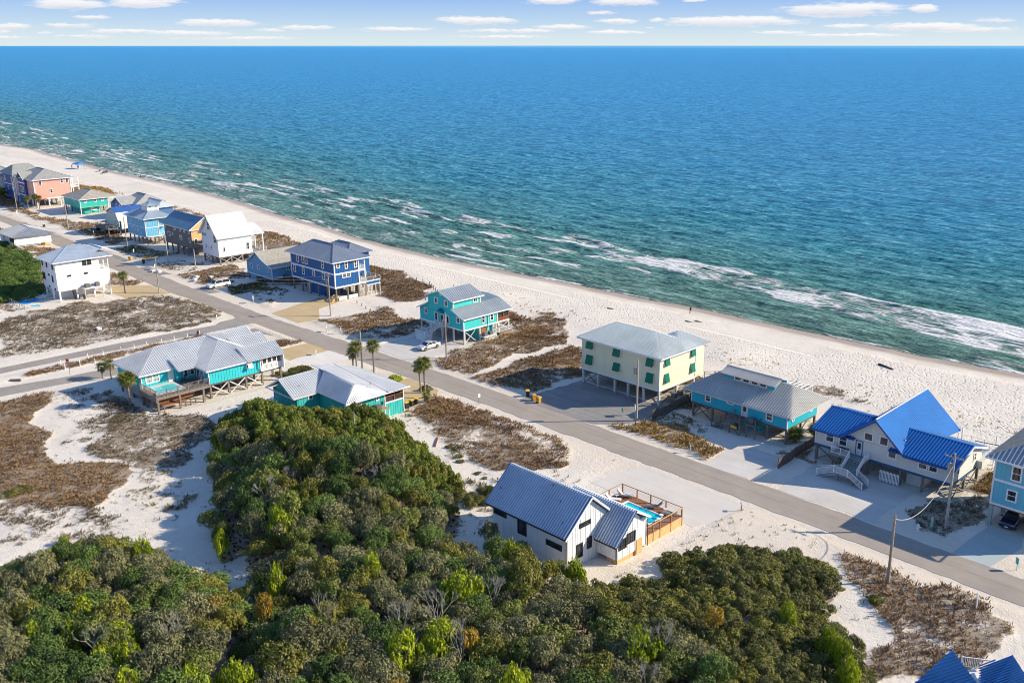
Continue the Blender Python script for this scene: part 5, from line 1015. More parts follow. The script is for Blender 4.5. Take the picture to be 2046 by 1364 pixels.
def house_corner():
    b = metal_roof((.07, .24, .50), .35, .2, 'ocean_blue_metal_roof')
    h = House('beach_house', 'house with bright blue ribbed roofs and white walkway at lower right corner', 'house', -23, 74, LAND)
    def P(px, py, z):
        d = pix_dir(1500 + px / 3.747, 1020 + py / 3.747); t = (z - CAM_H) / d.z; return tuple(cam.location + d * t)
    A = P(1505, 1035, 7); B = P(1645, 1115, 6.6); 
    m = MB(); roof_plane(m, [(-26.9, 69.2, 4.2), (-21.9, 68.9, 4.2), (-21.6, 71.9, 6.2), (-25.1, 74.3, 6.9)], .3, .1, .07, ribdir=(.72, .69, .3)); h.part(m, 'roof', b)
    m = MB(); roof_plane(m, [(-21.2, 77.4, 6.8), (-23.1, 75.9, 5.2), (-21.2, 71.2, 5.2), (-16, 71.2, 6.8)], .3, .1, .07, ribdir=(.72, .69, .3)); h.part(m, 'roof', b)
    h.wall(-25.9, -21.8, 69.8, 73.6, 0, 4.4, M_WHITE); h.wall(-22.6, -16, 72, 76.8, 0, 5.1, M_WHITE)
    m = MB(); m.prism([(-24.9, 74.2), (-23.6, 76.1), (-20.6, 73.2), (-21.8, 71.4)], 'z', 4.7, 4.85); h.part(m, 'walkway', M_WHITE); h.railing([(-24.6, 75.6, 4.85), (-22.4, 76.9, 4.85)], 1.0)
house_corner()

# ================================================================== ground, sea, roads
def grid_mesh(name, X, Y, Z, mat, attrs=()):
    nx, ny = X.shape; n = nx * ny
    co = np.stack([X.ravel(), Y.ravel(), Z.ravel()], 1).astype(np.float32)
    i = np.arange((nx - 1) * (ny - 1)); a = (i // (ny - 1)) * ny + i % (ny - 1)
    q = np.stack([a, a + ny, a + ny + 1, a + 1], 1).astype(np.int32)
    me = bpy.data.meshes.new(name); me.vertices.add(n); me.vertices.foreach_set('co', co.ravel())
    me.loops.add(q.size); me.loops.foreach_set('vertex_index', q.ravel()); me.polygons.add(len(q))
    me.polygons.foreach_set('loop_start', np.arange(0, q.size, 4, dtype=np.int32))
    me.update(calc_edges=True); me.polygons.foreach_set('use_smooth', np.ones(len(q), bool))
    for k, v in attrs:
        at = me.attributes.new(k, 'FLOAT', 'POINT'); at.data.foreach_set('value', v.ravel().astype(np.float32))
    me.materials.append(mat); o = bpy.data.objects.new(name, me); COL.objects.link(o); return o
def rng(*segs):
    out = []
    for a, b, s in segs: out += list(np.arange(a, b, s))
    out.append(segs[-1][1]); return np.array(out)

# ground material: white quartz sand, brown scrub litter, damp sand by the water
def sand_mat():
    m, nt, b = mat_new('white_sand'); p = geopos(nt); L_ = nt.links
    n1 = noise(nt, .08, 5, .6, p); n2 = noise(nt, 1.1, 5, .7, p); n3 = noise(nt, 5, 3, .6, p)
    base = mixc(nt, n1, (.66, .585, .48), (.82, .755, .655)); base = mixc(nt, mth(nt, 'MULTIPLY', rampn(nt, n2, [(.5, (0, 0, 0)), (.72, (1, 1, 1))]), .35), base, (.45, .37, .28))
    veg = attr(nt, 'veg'); wet = attr(nt, 'wet'); road = attr(nt, 'soil'); foot = attr(nt, 'foot')
    litter = mixc(nt, n3, (.13, .085, .05), (.36, .25, .15)); lit2 = mixc(nt, n1, litter, (.26, .21, .15))
    vm = rampn(nt, mth(nt, 'ADD', mth(nt, 'MULTIPLY', veg, 1.0), mth(nt, 'MULTIPLY', mth(nt, 'SUBTRACT', mth(nt, 'ADD', mth(nt, 'MULTIPLY', n2, .6), mth(nt, 'MULTIPLY', n3, .4)), .5), 2.8)), [(.44, (0, 0, 0)), (.70, (1, 1, 1))])
    c = mixc(nt, mth(nt, 'MULTIPLY', vm, mth(nt, 'MINIMUM', mth(nt, 'MULTIPLY', veg, 2.2), .88)), base, lit2)
    c = mixc(nt, mth(nt, 'MULTIPLY', road, .65), c, (.66, .54, .40))
    fp = nd(nt, 'ShaderNodeTexVoronoi'); fp.inputs['Scale'].default_value = 1.5; fp.inputs['Randomness'].default_value = 1; L_.new(p, fp.inputs['Vector'])
    fh = rampn(nt, fp.outputs['Distance'], [(.0, (0, 0, 0)), (.38, (1, 1, 1))])
    c = mixc(nt, wet, c, (.44, .34, .24)); L_.new(c, b.inputs['Base Color'])
    rg = mth(nt, 'SUBTRACT', .95, mth(nt, 'MULTIPLY', wet, .6)); L_.new(rg, b.inputs['Roughness']); b.inputs['Specular IOR Level'].default_value = .25
    hgt = mth(nt, 'ADD', mth(nt, 'MULTIPLY', mth(nt, 'MULTIPLY', fh, foot), .9), mth(nt, 'MULTIPLY', n2, mth(nt, 'ADD', .30, mth(nt, 'MULTIPLY', foot, .5))))
    hgt = mth(nt, 'ADD', hgt, mth(nt, 'MULTIPLY', n3, .3))
    bump(nt, b, hgt, 1.0, .25); return m
M_SAND = sand_mat()
gx = rng((-9000, -3000, 1500), (-3000, -900, 210), (-900, -620, 12), (-620, -320, 1.5), (-320, -160, .8), (-160, -10, .5), (-10, 60, 5), (60, 600, 90), (600, 6000, 900))
gy = rng((-4000, -400, 600), (-400, -20, 60), (-20, 16, 3), (16, 130, .52), (130, 196, .62), (196, 240, 6))
GX, GY = np.meshgrid(gx, gy, indexing='ij')
D = vegfield(GX, GY); TH = thick(GX, GY)
Z = ground(GX, GY, D)
ysg = shore(GX); wet = smooth(-4.6, -2.0, GY - ysg) * .9 + smooth(-10, -5, GY - ysg) * .15 * (vn(GX, GY, 5, 9) > .5)
foot = smooth(138, 144, GY) * (1 - smooth(-9, -6, GY - ysg)) * .9 + .12
foot = foot * (1 - .8 * smooth(.45, .6, vn(GX, GY, 30, 41)) * (GY > 160))
ero = vn(GX, GY, 1.3, 21) * .55 + vn(GX, GY, 3.1, 22) * .45
veg = np.where(TH, 1.0, D * (.30 + 1.15 * ero) + .3 * (D > .93)) ; veg = np.clip(veg, 0, 1) + .10 * (vn(GX, GY, 8, 30) > .62) * (GY < 133) * (flatmask(GX, GY) > .5)
soil = np.clip(np.exp(-np.abs(GY - 95.8) / 2.6) + np.exp(-np.abs(GY - 105.2) / 2.2), 0, 1) * .9
soil = np.maximum(soil, inpoly(GX, GY, [(-90, 88), (-88, 97), (-46, 97), (-44, 92), (-52, 89), (-60, 80), (-66, 66), (-58, 62), (-60, 90), (-80, 91)]) * .55)
ground_ob = tag(grid_mesh('ground', GX, GY, Z, M_SAND, (('veg', veg), ('wet', np.clip(wet, 0, 1)), ('soil', soil), ('foot', foot))), kind='structure')

# ------------------------------------------------------------------ sea
def sea_mat():
    m, nt, b = mat_new('sea_water'); p = geopos(nt); L_ = nt.links
    off = attr(nt, 'off'); foam = attr(nt, 'foam')
    big = noise(nt, .012, 4, .55, p)
    f = mth(nt, 'ADD', off, mth(nt, 'MULTIPLY', mth(nt, 'SUBTRACT', big, .5), .10))
    c = rampn(nt, f, [(0, (.28, .28, .19)), (.10, (.12, .22, .15)), (.26, (.14, .275, .20)), (.37, (.085, .26, .215)), (.45, (.042, .28, .34)), (.53, (.022, .29, .48)), (.64, (.014, .31, .60)), (.85, (.016, .33, .66)), (.96, (.03, .38, .70)), (1, (.16, .55, .80))])  # pale last stop: horizon haze painted into the water colour
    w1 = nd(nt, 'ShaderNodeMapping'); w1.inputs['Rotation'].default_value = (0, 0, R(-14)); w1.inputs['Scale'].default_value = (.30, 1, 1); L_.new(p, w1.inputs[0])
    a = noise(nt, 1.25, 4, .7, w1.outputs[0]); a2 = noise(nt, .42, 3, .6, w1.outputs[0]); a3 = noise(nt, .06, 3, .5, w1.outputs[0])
    chop = mth(nt, 'ADD', mth(nt, 'MULTIPLY', a, .55), mth(nt, 'MULTIPLY', a2, .45)); hv = nd(nt, 'ShaderNodeVectorMath', operation='MULTIPLY'); L_.new(c, hv.inputs[0]); L_.new(rampn(nt, chop, [(.41, (.12, .22, .30)), (.49, (.88, .90, .92)), (.62, (1.0, 1.0, 1.0))]), hv.inputs[1]); hv2 = nd(nt, 'ShaderNodeVectorMath', operation='ADD'); L_.new(hv.outputs[0], hv2.inputs[0]); L_.new(rampn(nt, chop, [(.52, (0, 0, 0)), (.64, (.22, .32, .30))]), hv2.inputs[1]); c = hv2.outputs[0]  # ripple light and shade painted into the colour, bright glints added on crests
    lac = nd(nt, 'ShaderNodeTexVoronoi'); lac.feature = 'DISTANCE_TO_EDGE'; lac.inputs['Scale'].default_value = .42
    wv = nd(nt, 'ShaderNodeVectorMath', operation='ADD'); nn = nd(nt, 'ShaderNodeTexNoise'); nn.inputs['Scale'].default_value = .35; nn.inputs['Detail'].default_value = 4; L_.new(w1.outputs[0], nn.inputs['Vector'])
    sc = nd(nt, 'ShaderNodeVectorMath', operation='SCALE'); L_.new(nn.outputs['Color'], sc.inputs[0]); sc.inputs['Scale'].default_value = 5.0
    L_.new(w1.outputs[0], wv.inputs[0]); L_.new(sc.outputs[0], wv.inputs[1]); L_.new(wv.outputs[0], lac.inputs['Vector'])
    edge = mth(nt, 'SUBTRACT', 1.0, mth(nt, 'MULTIPLY', lac.outputs['Distance'], 3.2)); fn = noise(nt, .9, 5, .7, wv.outputs[0])
    fm = rampn(nt, mth(nt, 'ADD', mth(nt, 'MULTIPLY', foam, 1.25), mth(nt, 'ADD', mth(nt, 'MULTIPLY', mth(nt, 'MAXIMUM', edge, 0.0), .42), mth(nt, 'MULTIPLY', fn, .75))), [(1.0 / 2.5 * 2.5 - .02, (0, 0, 0)), (1.0, (1, 1, 1))])
    fv = mth(nt, 'ADD', mth(nt, 'MULTIPLY', foam, 1.25), mth(nt, 'ADD', mth(nt, 'MULTIPLY', mth(nt, 'MAXIMUM', edge, 0.0), .42), mth(nt, 'MULTIPLY', fn, .75)))
    mr = nd(nt, 'ShaderNodeMapRange'); mr.interpolation_type = 'SMOOTHSTEP'; mr.inputs[1].default_value = 1.02; mr.inputs[2].default_value = 1.42; L_.new(fv, mr.inputs[0])
    gate = nd(nt, 'ShaderNodeMapRange'); gate.inputs[1].default_value = .03; gate.inputs[2].default_value = .25; L_.new(foam, gate.inputs[0])
    F_ = mth(nt, 'MULTIPLY', mr.outputs[0], gate.outputs[0])
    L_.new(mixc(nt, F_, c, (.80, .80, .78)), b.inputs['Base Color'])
    L_.new(mth(nt, 'ADD', .34, mth(nt, 'MULTIPLY', F_, .6)), b.inputs['Roughness']); b.inputs['IOR'].default_value = 1.33; b.inputs['Specular IOR Level'].default_value = .17
    h = mth(nt, 'ADD', mth(nt, 'MULTIPLY', a, .55), mth(nt, 'ADD', mth(nt, 'MULTIPLY', a2, 1.1), mth(nt, 'MULTIPLY', a3, 1.5)))
    h = mth(nt, 'ADD', h, mth(nt, 'MULTIPLY', F_, .25))
    bump(nt, b, h, 1.0, 2.2); return m
sx = rng((-120000, -20000, 20000), (-20000, -3000, 2000), (-3000, -1000, 100), (-1000, -700, 8), (-700, -260, 1.9), (-260, 10, 1.2), (10, 300, 20), (300, 4000, 400), (4000, 120000, 16000))
sdv = np.concatenate([np.arange(-5, 70, .7), np.arange(70, 200, 1.4), 200 * 1.06 ** np.arange(0, 112)])
SX, SD = np.meshgrid(sx, sdv, indexing='ij'); SY = shore(SX) * (1 - smooth(200, 2500, SD)) + 180 * smooth(200, 2500, SD) + SD
dd = np.maximum(SD, 0)
ph = dd / 10.5 + vn(SX, SD, 38, 50) * 1.6 + vn(SX, SD, 13, 51) * .45
amp = smooth(1, 14, dd) * (1 - .6 * smooth(70, 180, dd)) * (1 - smooth(260, 420, dd)) * (.25 + vn(SX, dd * 1.5, 26, 52))
sw = (np.sin(ph * 2 * np.pi) * .5 + .5) ** 2.2
SZ = SEA_Z + amp * (sw - .3) * .62 + (vn(SX * .45, SY, 3.0, 53) - .5) * .30 * smooth(3, 20, dd) * (1 - smooth(260, 420, dd))
# foam: surf zone, whitecaps and swash
foam = np.zeros(SX.shape); relY = SY
nz_ = vn(SX, SD, 9, 60) * .6 + vn(SX, SD, 3.1, 61) * .4
yb0 = np.interp(SX, [-215, -202, -176, -147, -121, -100, -82, -60, 0], [214, 214, 205, 201, 197, 195, 193, 189, 186])
yb1 = np.interp(SX, [-215, -202, -176, -147, -121, -100, -82, -60, 0], [218, 222, 219, 215, 214, 211.5, 211.5, 210.5, 209])
band = smooth(-1.5, 2, relY - yb0) * (1 - smooth(-2.5, .5, relY - yb1)); wgt = smooth(-215, -150, SX)
patch = smooth(.42, .62, vn(SX, SY, 14, 62) * .65 + vn(SX, SY, 5, 63) * .35)
foam = np.maximum(foam, band * (wgt * (.50 + .28 * patch) + (1 - wgt) * .55 * patch * (SX > -250)) * (.5 + .75 * nz_))
crest = np.exp(-((relY - (yb1 - .5)) / 1.3) ** 2) * smooth(.40, .6, vn(SX, SX * 0, 15, 64)) * (SX > -190); foam = np.maximum(foam, crest * .95)
crest2 = np.exp(-((relY - (yb0 + 4)) / 1.6) ** 2) * smooth(.45, .6, vn(SX, SX * 0, 11, 66)) * (SX > -150); foam = np.maximum(foam, crest2 * .6)
foam = np.maximum(foam, np.exp(-((SD - 1.0) / 1.0) ** 2) * (.12 + .75 * vn(SX, SD * 0, 7, 65)))
foam = np.maximum(foam, (1 - smooth(4, 13, dd)) * smooth(-95, -55, SX) * .55 * nz_ * 1.3)
foam = np.maximum(foam, (1 - smooth(2, 42, dd)) * smooth(-185, -225, SX) * patch * .42)
stk = vn(SX * .13 + vn(SX, SD, 17, 72) * 2, SD, 2.1, 73); foam = np.maximum(foam, smooth(.60, .80, stk) * smooth(1, 5, dd) * (1 - smooth(38, 66, dd)) * (.25 + .75 * smooth(-150, -190, SX)) * smooth(.35, .55, vn(SX, SD, 22, 74)) * .75)
DASH = [(93,296,10),(115,297,8),(151,293,9),(212,291,9),(164,301,9),(210,305,12),(231,308,9),(268,304,28),(244,317,16),(309,313,20),(208,315,8),(242,328,12),(283,343,10),(409,335,40),(443,346,16),(483,349,10),(469,367,14),(458,376,18),(391,346,20),(491,380,12),
        (45,265,10),(5,257,8),(135,278,10),(575,362,22),(650,381,30),(740,402,30),(825,420,44),(855,428,26),(935,438,14),(600,392,18),(690,412,20),(560,378,16),(1155,470,12),(1210,490,30),(1245,512,20),(1285,540,30),(1150,528,24),(1050,502,22),(1120,504,22),(960,480,24),(1000,470,20),(900,462,18),(1480,543,26),(1700,588,14),(1860,628,60),(1990,652,44),(1800,612,24),(760,440,18),(820,462,22)]
for (px, py, ln) in DASH:
    d = pix_dir(px, py); t = (SEA_Z - CAM_H) / d.z; q = cam.location + d * t
    d2 = pix_dir(px + ln, py + ln * .26); t2 = (SEA_Z - CAM_H) / d2.z; q2 = cam.location + d2 * t2; hl = abs(q2.x - q.x) * .95 + 2.0
    s = (np.abs(SX - q.x) < hl * 1.6) & (np.abs(SY - q.y) < 8)
    yy = SY[s] - q.y - (vn(SX[s], SX[s] * 0, 7, 70) - .5) * 2.2; yy = yy + .06 * (SX[s] - q.x); v = np.exp(-(yy / (.65 + .008 * ln)) ** 2) * np.clip(1.1 - ((SX[s] - q.x) / hl) ** 2, 0, 1) * (.35 + .8 * vn(SX[s], SY[s], 3.2, 71))
    foam[s] = np.maximum(foam[s], v * 1.0); tr = np.exp(-((yy + 2.2) / 2.2) ** 2) * np.clip(1.1 - ((SX[s] - q.x) / hl) ** 2, 0, 1) * .48
    foam[s] = np.maximum(foam[s], tr); SZ[s] += v * .35
off = np.clip(np.log1p(dd) / np.log(25000.0), 0, 1)
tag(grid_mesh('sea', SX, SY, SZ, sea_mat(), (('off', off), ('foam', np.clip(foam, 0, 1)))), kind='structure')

# ------------------------------------------------------------------ roads, drives, lots
def asphalt(c0, c1, name, bp=.4):
    m, nt, b = mat_new(name); p = geopos(nt); n1 = noise(nt, .25, 5, .65, p); n2 = noise(nt, 7, 4, .7, p)
    mp = nd(nt, 'ShaderNodeMapping'); mp.inputs['Scale'].default_value = (.05, 1.1, 1); nt.links.new(p, mp.inputs[0]); n3 = noise(nt, 1.0, 3, .6, mp.outputs[0])
    f = mth(nt, 'ADD', mth(nt, 'MULTIPLY', n1, .45), mth(nt, 'ADD', mth(nt, 'MULTIPLY', n2, .2), mth(nt, 'MULTIPLY', n3, .35)))
    nt.links.new(rampn(nt, f, [(.32, c0), (.68, c1)]), b.inputs['Base Color']); b.inputs['Roughness'].default_value = .92; b.inputs['Specular IOR Level'].default_value = .2
    bump(nt, b, n2, bp, .03); return m
M_ASPH = asphalt((.30, .255, .21), (.43, .37, .305), 'sun_bleached_asphalt'); M_ASPH2 = asphalt((.27, .24, .21), (.39, .35, .30), 'side_road_asphalt')
M_GRAV = asphalt((.19, .18, .175), (.36, .34, .31), 'grey_gravel', 1.0); M_CONCD = asphalt((.58, .53, .46), (.70, .65, .57), 'pale_concrete', .1); M_TAN = asphalt((.46, .34, .18), (.60, .46, .27), 'tan_concrete', .1)
M_SHELL = asphalt((.50, .46, .41), (.68, .64, .58), 'crushed_shell', .8); M_BLUEC = asphalt((.36, .42, .40), (.46, .52, .50), 'blue_grey_concrete', .1); M_WSAND = asphalt((.66, .60, .52), (.78, .73, .66), 'graded_white_sand', .5)
def ragged(poly, step=.7, amp=.18, seed=3):
    out = []; n = len(poly)
    for i in range(n):
        a = np.array(poly[i], float); b = np.array(poly[(i + 1) % n], float); L_ = np.hypot(*(b - a)); k = max(1, int(L_ / step))
        for j in range(k):
            p = a + (b - a) * j / k; out.append((p[0] + (float(vn(p[0], p[1], 1.6, seed)) - .5) * 2 * amp, p[1] + (float(vn(p[0], p[1], 1.6, seed + 1)) - .5) * 2 * amp))
    return out
def sheet(name, poly, z, mat, amp=.2, step=.7, th=.12):
    m = MB(); m.prism(ragged(poly, step, amp), 'z', z - th, z); return tag(m.build(name, mat), kind='structure')
rt_ = [(-1500, 104.5), (-430, 104.5), (-375, 104.3), (-330, 103), (-290, 101), (-250, 99.9), (-215, 98.9), (-185, 98.5), (-160, 99.5), (-135, 100.4), (-110, 101), (-60, 100.9), (-20, 100.2), (30, 99.2), (200, 96)]
def road_strip(hw0, hw1): return [(x, y + hw0) for x, y in rt_] + [(x, y + hw1) for x, y in rt_[::-1]]
sheet('road', road_strip(-2.85, 2.75), .035, M_ASPH, .22, .8)
def cl_mat():
    m, nt, b = mat_new('worn_yellow_line'); p = geopos(nt); n1 = noise(nt, .6, 4, .7, p)
    nt.links.new(rampn(nt, n1, [(.42, (.25, .215, .175)), (.6, (.42, .28, .10))]), b.inputs['Base Color']); b.inputs['Roughness'].default_value = .9; return m
m = MB(); ln = []
for (x0, y0), (x1, y1) in zip(rt_[8:-1], rt_[9:]): m.bar((x0, y0, .038), (x1, y1, .038), .09, .006)
tag(m.build('road_centre_line', cl_mat()), kind='structure')
sheet('side_road', [(-189.6, 20), (-190, 50), (-189.9, 61), (-187.9, 72), (-187.3, 82), (-186.6, 90), (-190.5, 95.0), (-190.5, 96.2), (-168, 97.2), (-171, 94.6), (-176.5, 92.2), (-181.6, 88.5), (-183, 80), (-183.8, 71), (-184.7, 59), (-184.7, 48), (-184, 20)], .028, M_ASPH2, .15)
sheet('side_road', [(-177.5, 10), (-176.6, 46), (-174.6, 55), (-174.2, 60), (-173.0, 66), (-172.0, 72), (-169.2, 72), (-169.2, 63), (-170.2, 58), (-171.2, 52), (-171.8, 44), (-172.5, 10)], .026, M_ASPH2, .15)
sheet('parking_lot', [(-109, 103.8), (-107.6, 117.6), (-90.1, 117.6), (-89.2, 125), (-87.2, 117), (-88.6, 108), (-92.5, 104.2), (-96, 103.6)], .022, M_GRAV, .3)
sheet('pool_patio', [(-79, 88.2), (-77.6, 97.2), (-59, 96.9), (-61.6, 87.6), (-70, 87.8), (-73, 88)], .018, M_CONCD, .06)
sheet('driveway', [(-36.4, 103.2), (-35.9, 113.2), (-31.9, 113.2), (-31, 110), (-32.0, 103.2)], .024, M_BLUEC, .05)
sheet('driveway', [(-186.5, 103.2), (-191, 118), (-184.6, 121), (-182.2, 112.5), (-174.5, 107.5), (-175.5, 103.0)], .024, M_TAN, .1)
sheet('driveway', [(-163.5, 88), (-162, 96.8), (-155, 98), (-152.2, 93), (-151.5, 84), (-155, 83)], .024, M_TAN, .15)
sheet('sandy_lot', [(-154.5, 88.6), (-154.2, 98), (-148.6, 98.6), (-145.6, 92), (-147.5, 86), (-152, 84)], .03, M_WSAND, .3)
sheet('driveway', [(-132, 88), (-130.5, 97.4), (-122, 97.3), (-118.6, 93.5), (-117.8, 87.3)], .024, M_TAN, .12)
sheet('driveway', [(-240, 88), (-232, 96), (-219.5, 95.8), (-221.5, 86.5), (-228, 86.4)], .024, M_TAN, .12)
sheet('driveway', [(-151, 103.4), (-150, 116.5), (-139, 118), (-136.6, 112), (-136.5, 103.6)], .022, M_SHELL, .35)
sheet('driveway', [(-71.5, 103.7), (-73, 116), (-64.8, 117.6), (-63.6, 108), (-64.5, 103.9)], .022, M_SHELL, .3)
sheet('driveway', [(-60, 103.8), (-60.2, 116), (-45.5, 116.5), (-45.6, 111), (-46, 104)], .02, M_SHELL, .35)
sheet('driveway', [(-252, 102.6), (-254, 110), (-252, 118), (-239, 118), (-237, 108), (-240, 102.2)], .022, M_GRAV, .3)
sheet('driveway', [(-287, 103.6), (-291, 112), (-279, 117.5), (-270, 112), (-262, 103.2)], .022, M_GRAV, .4)
sheet('driveway', [(-220, 101.8), (-217.6, 118), (-209, 118), (-212.8, 102)], .022, M_GRAV, .3)
sheet('driveway', [(-331, 105.5), (-335, 125), (-329, 130), (-315, 126), (-318, 112), (-324, 105.3)], .022, M_WSAND, .4)
sheet('driveway', [(-345, 106.2), (-353, 123), (-346, 124.5), (-337, 106)], .022, M_WSAND, .3)
sheet('driveway', [(-366, 106.8), (-376, 118), (-366, 121), (-357, 106.6)], .022, M_GRAV, .3)
sheet('driveway', [(-311, 104.3), (-317, 115), (-304, 117), (-299, 104)], .022, M_WSAND, .3)
sheet('sand_path', [(-262, 93), (-262, 96.5), (-240, 96.3), (-240, 93.5)], .02, M_WSAND, .4)

# ================================================================== vegetation
def leaf_mat(name, dark, light, trans=.10, rough=.6):
    m, nt, b = mat_new(name); L_ = nt.links
    t = attr(nt, 'tint'); oi = nd(nt, 'ShaderNodeObjectInfo')
    f = mth(nt, 'ADD', mth(nt, 'MULTIPLY', t, .6), mth(nt, 'MULTIPLY', oi.outputs['Random'], .4))
    c = rampn(nt, f, [(.1, dark), (.9, light)]); L_.new(c, b.inputs['Base Color']); b.inputs['Roughness'].default_value = rough; b.inputs['Specular IOR Level'].default_value = .25
    tr = nd(nt, 'ShaderNodeBsdfTranslucent'); L_.new(c, tr.inputs[0]); mx = nd(nt, 'ShaderNodeMixShader'); mx.inputs[0].default_value = trans
    out = nt.nodes['Material Output']; L_.new(b.outputs[0], mx.inputs[1]); L_.new(tr.outputs[0], mx.inputs[2]); L_.new(mx.outputs[0], out.inputs[0]); return m
def np_mesh(name, co, faces, mat, tint=None):
    me = bpy.data.meshes.new(name); k = faces.shape[1]
    me.vertices.add(len(co)); me.vertices.foreach_set('co', co.astype(np.float32).ravel())
    me.loops.add(faces.size); me.loops.foreach_set('vertex_index', faces.astype(np.int32).ravel()); me.polygons.add(len(faces))
    me.polygons.foreach_set('loop_start', np.arange(0, faces.size, k, dtype=np.int32)); me.update(calc_edges=True)
    if tint is not None:
        at = me.attributes.new('tint', 'FLOAT', 'FACE'); at.data.foreach_set('value', tint.astype(np.float32))
    me.materials.append(mat); return me
def leaf_cloud(rs, centers, radii, n, size, flat=.75, shell=.75, up=.25):
    """n leaf sized quads scattered through the outer part of several lobes"""
    k = len(centers); w = np.array([r * r for r in radii]); idx = rs.choice(k, n, p=w / w.sum())
    d = rs.normal(size=(n, 3)); d /= np.linalg.norm(d, axis=1)[:, None]; d[:, 2] = np.abs(d[:, 2]) * np.where(rs.rand(n) < .8, 1, -.6)
    r = np.array(radii)[idx] * (shell + (1.08 - shell) * rs.rand(n) ** .6)
    bumpy = 1 + .14 * np.sin(d[:, 0] * 9 + idx) * np.cos(d[:, 1] * 8 + idx * 2)
    c = np.array(centers)[idx] + d * (r * bumpy)[:, None] * np.array([1, 1, flat])
    nn = d + rs.normal(size=(n, 3)) * .5; nn[:, 2] += up; nn /= np.linalg.norm(nn, axis=1)[:, None]
    t = np.cross(nn, rs.normal(size=(n, 3))); t /= np.linalg.norm(t, axis=1)[:, None]; bt = np.cross(nn, t)
    s = size * (.6 + .8 * rs.rand(n))[:, None]
    co = np.stack([c - t * s, c - bt * s * .55 + nn * s * .12, c + t * s, c + bt * s * .55 - nn * s * .12], 1).reshape(-1, 3)
    f = np.arange(4 * n).reshape(n, 4); tint = np.clip(.5 + .30 * np.sin(idx * 2.4) + .55 * (rs.rand(n) - .5), 0, 1); return co, f, tint
OAK = leaf_mat('oak_leaves', (.045, .072, .014), (.29, .325, .07)); OAKG = leaf_mat('oak_leaves_greyish', (.070, .078, .032), (.32, .31, .135)); MYR = leaf_mat('myrtle_leaves', (.060, .090, .010), (.27, .32, .045))
HOL = leaf_mat('holly_leaves', (.075, .080, .020), (.25, .245, .065)); CED = leaf_mat('bright_cedar_leaves', (.15, .21, .010), (.48, .54, .025), .2); YEL = leaf_mat('yellowing_leaves', (.25, .17, .02), (.55, .36, .05), .25)
BARK = wood((.17, .14, .115), 'grey_bark'); DEADW = wood((.34, .31, .27), 'bleached_dead_wood')
rs = np.random.RandomState(5)
def crown_mesh(seed, mat, n=2300, size=.062, lobes=9, flat=.75, name='crown_mesh'):
    r = np.random.RandomState(seed); cs = [(0, 0, .30)]; rad = [.58]
    for i in range(lobes):
        a = r.rand() * 6.283; q = .30 + .58 * r.rand(); cs.append((q * math.cos(a), q * math.sin(a), .25 + .5 * r.rand() * (1.1 - q))); rad.append(.13 + .2 * r.rand())
    co, f, t = leaf_cloud(r, cs, rad, n, size, flat); return np_mesh(name, co, f, mat, t)
def trunk_mesh(seed, mat, h=1.0, limbs=5, name='trunk_mesh', spread=.6, r0=.07):
    r = random.Random(seed); m = MB(); top = Vector((r.uniform(-.1, .1), r.uniform(-.1, .1), h * .45)); m.cyl((0, 0, -.25), top, r0, r0 * .75, 7)
    for i in range(limbs):
        a = i * 6.283 / limbs + r.uniform(-.4, .4); e = top + Vector((math.cos(a) * spread * .55, math.sin(a) * spread * .55, h * r.uniform(.2, .35))); m.cyl(top - Vector((0, 0, .03)), e, r0 * .6, r0 * .38, 6)
        for k in range(2):
            b = a + r.uniform(-.8, .8); g = e + Vector((math.cos(b) * spread * .4, math.sin(b) * spread * .4, h * r.uniform(.08, .35))); m.cyl(e, g, r0 * .36, r0 * .12, 5)
    o = m.build(name, mat); me = o.data; bpy.data.objects.remove(o); return me
OAK2 = leaf_mat('oak_leaves_green', (.035, .070, .016), (.20, .29, .06)); OAK3 = leaf_mat('oak_leaves_yellow_olive', (.08, .09, .012), (.33, .31, .06))
oakc = [crown_mesh(100 + i, [OAKG, OAK, OAK2, OAK3, OAKG, OAK2][i % 6], 4000, .040, 19, .82) for i in range(12)]; oakt = [trunk_mesh(i, BARK) for i in range(5)]
myrc = [crown_mesh(200 + i, MYR if i % 3 else OAK3, 2000, .062, 8, .8) for i in range(6)]; holc = [crown_mesh(300 + i, HOL if i % 3 else OAK3, 2400, .05, 10, .7) for i in range(6)]
cedc = [crown_mesh(400 + i, CED, 2300, .052, 12, .85) for i in range(4)]; yelc = [crown_mesh(500 + i, YEL, 900, .06, 6, .7) for i in range(2)]
def tree(name, x, y, r, hz, crowns, trunks, label, group, cat='tree', base=None):
    z = gz(x, y) if base is None else base; e = empty(name, (x, y, z), label, cat, group, random.uniform(0, 6.28)); th = hz * .45
    if trunks:
        t = bpy.data.objects.new('trunk', random.choice(trunks)); link(t, e); t.scale = (r, r, hz * .78)
    c = bpy.data.objects.new('crown', random.choice(crowns)); link(c, e); c.location = (0, 0, hz * .30 if trunks else -.05 * hz); c.scale = (r, r, hz * .70 if trunks else hz * .85); return e
def shrub(name, x, y, r, hz, crowns, label, group, z=None):
    o = bpy.data.objects.new(name, random.choice(crowns)); COL.objects.link(o); o.location = (x, y, (gz(x, y) if z is None else z) - .12 * hz); o.scale = (r, r, hz); o.rotation_euler = (0, 0, random.uniform(0, 6.28)); return tag(o, label, 'shrub', group)
def jitter_grid(poly, s, j=.38):
    P = np.array(poly); out = []; y = P[:, 1].min(); k = 0
    while y < P[:, 1].max():
        x = P[:, 0].min() + (k % 2) * s / 2
        while x < P[:, 0].max():
            out.append((x + random.uniform(-j, j) * s, y + random.uniform(-j, j) * s)); x += s
        y += s * .87; k += 1
    a = np.array(out); return a[inpoly(a[:, 0], a[:, 1], poly)]
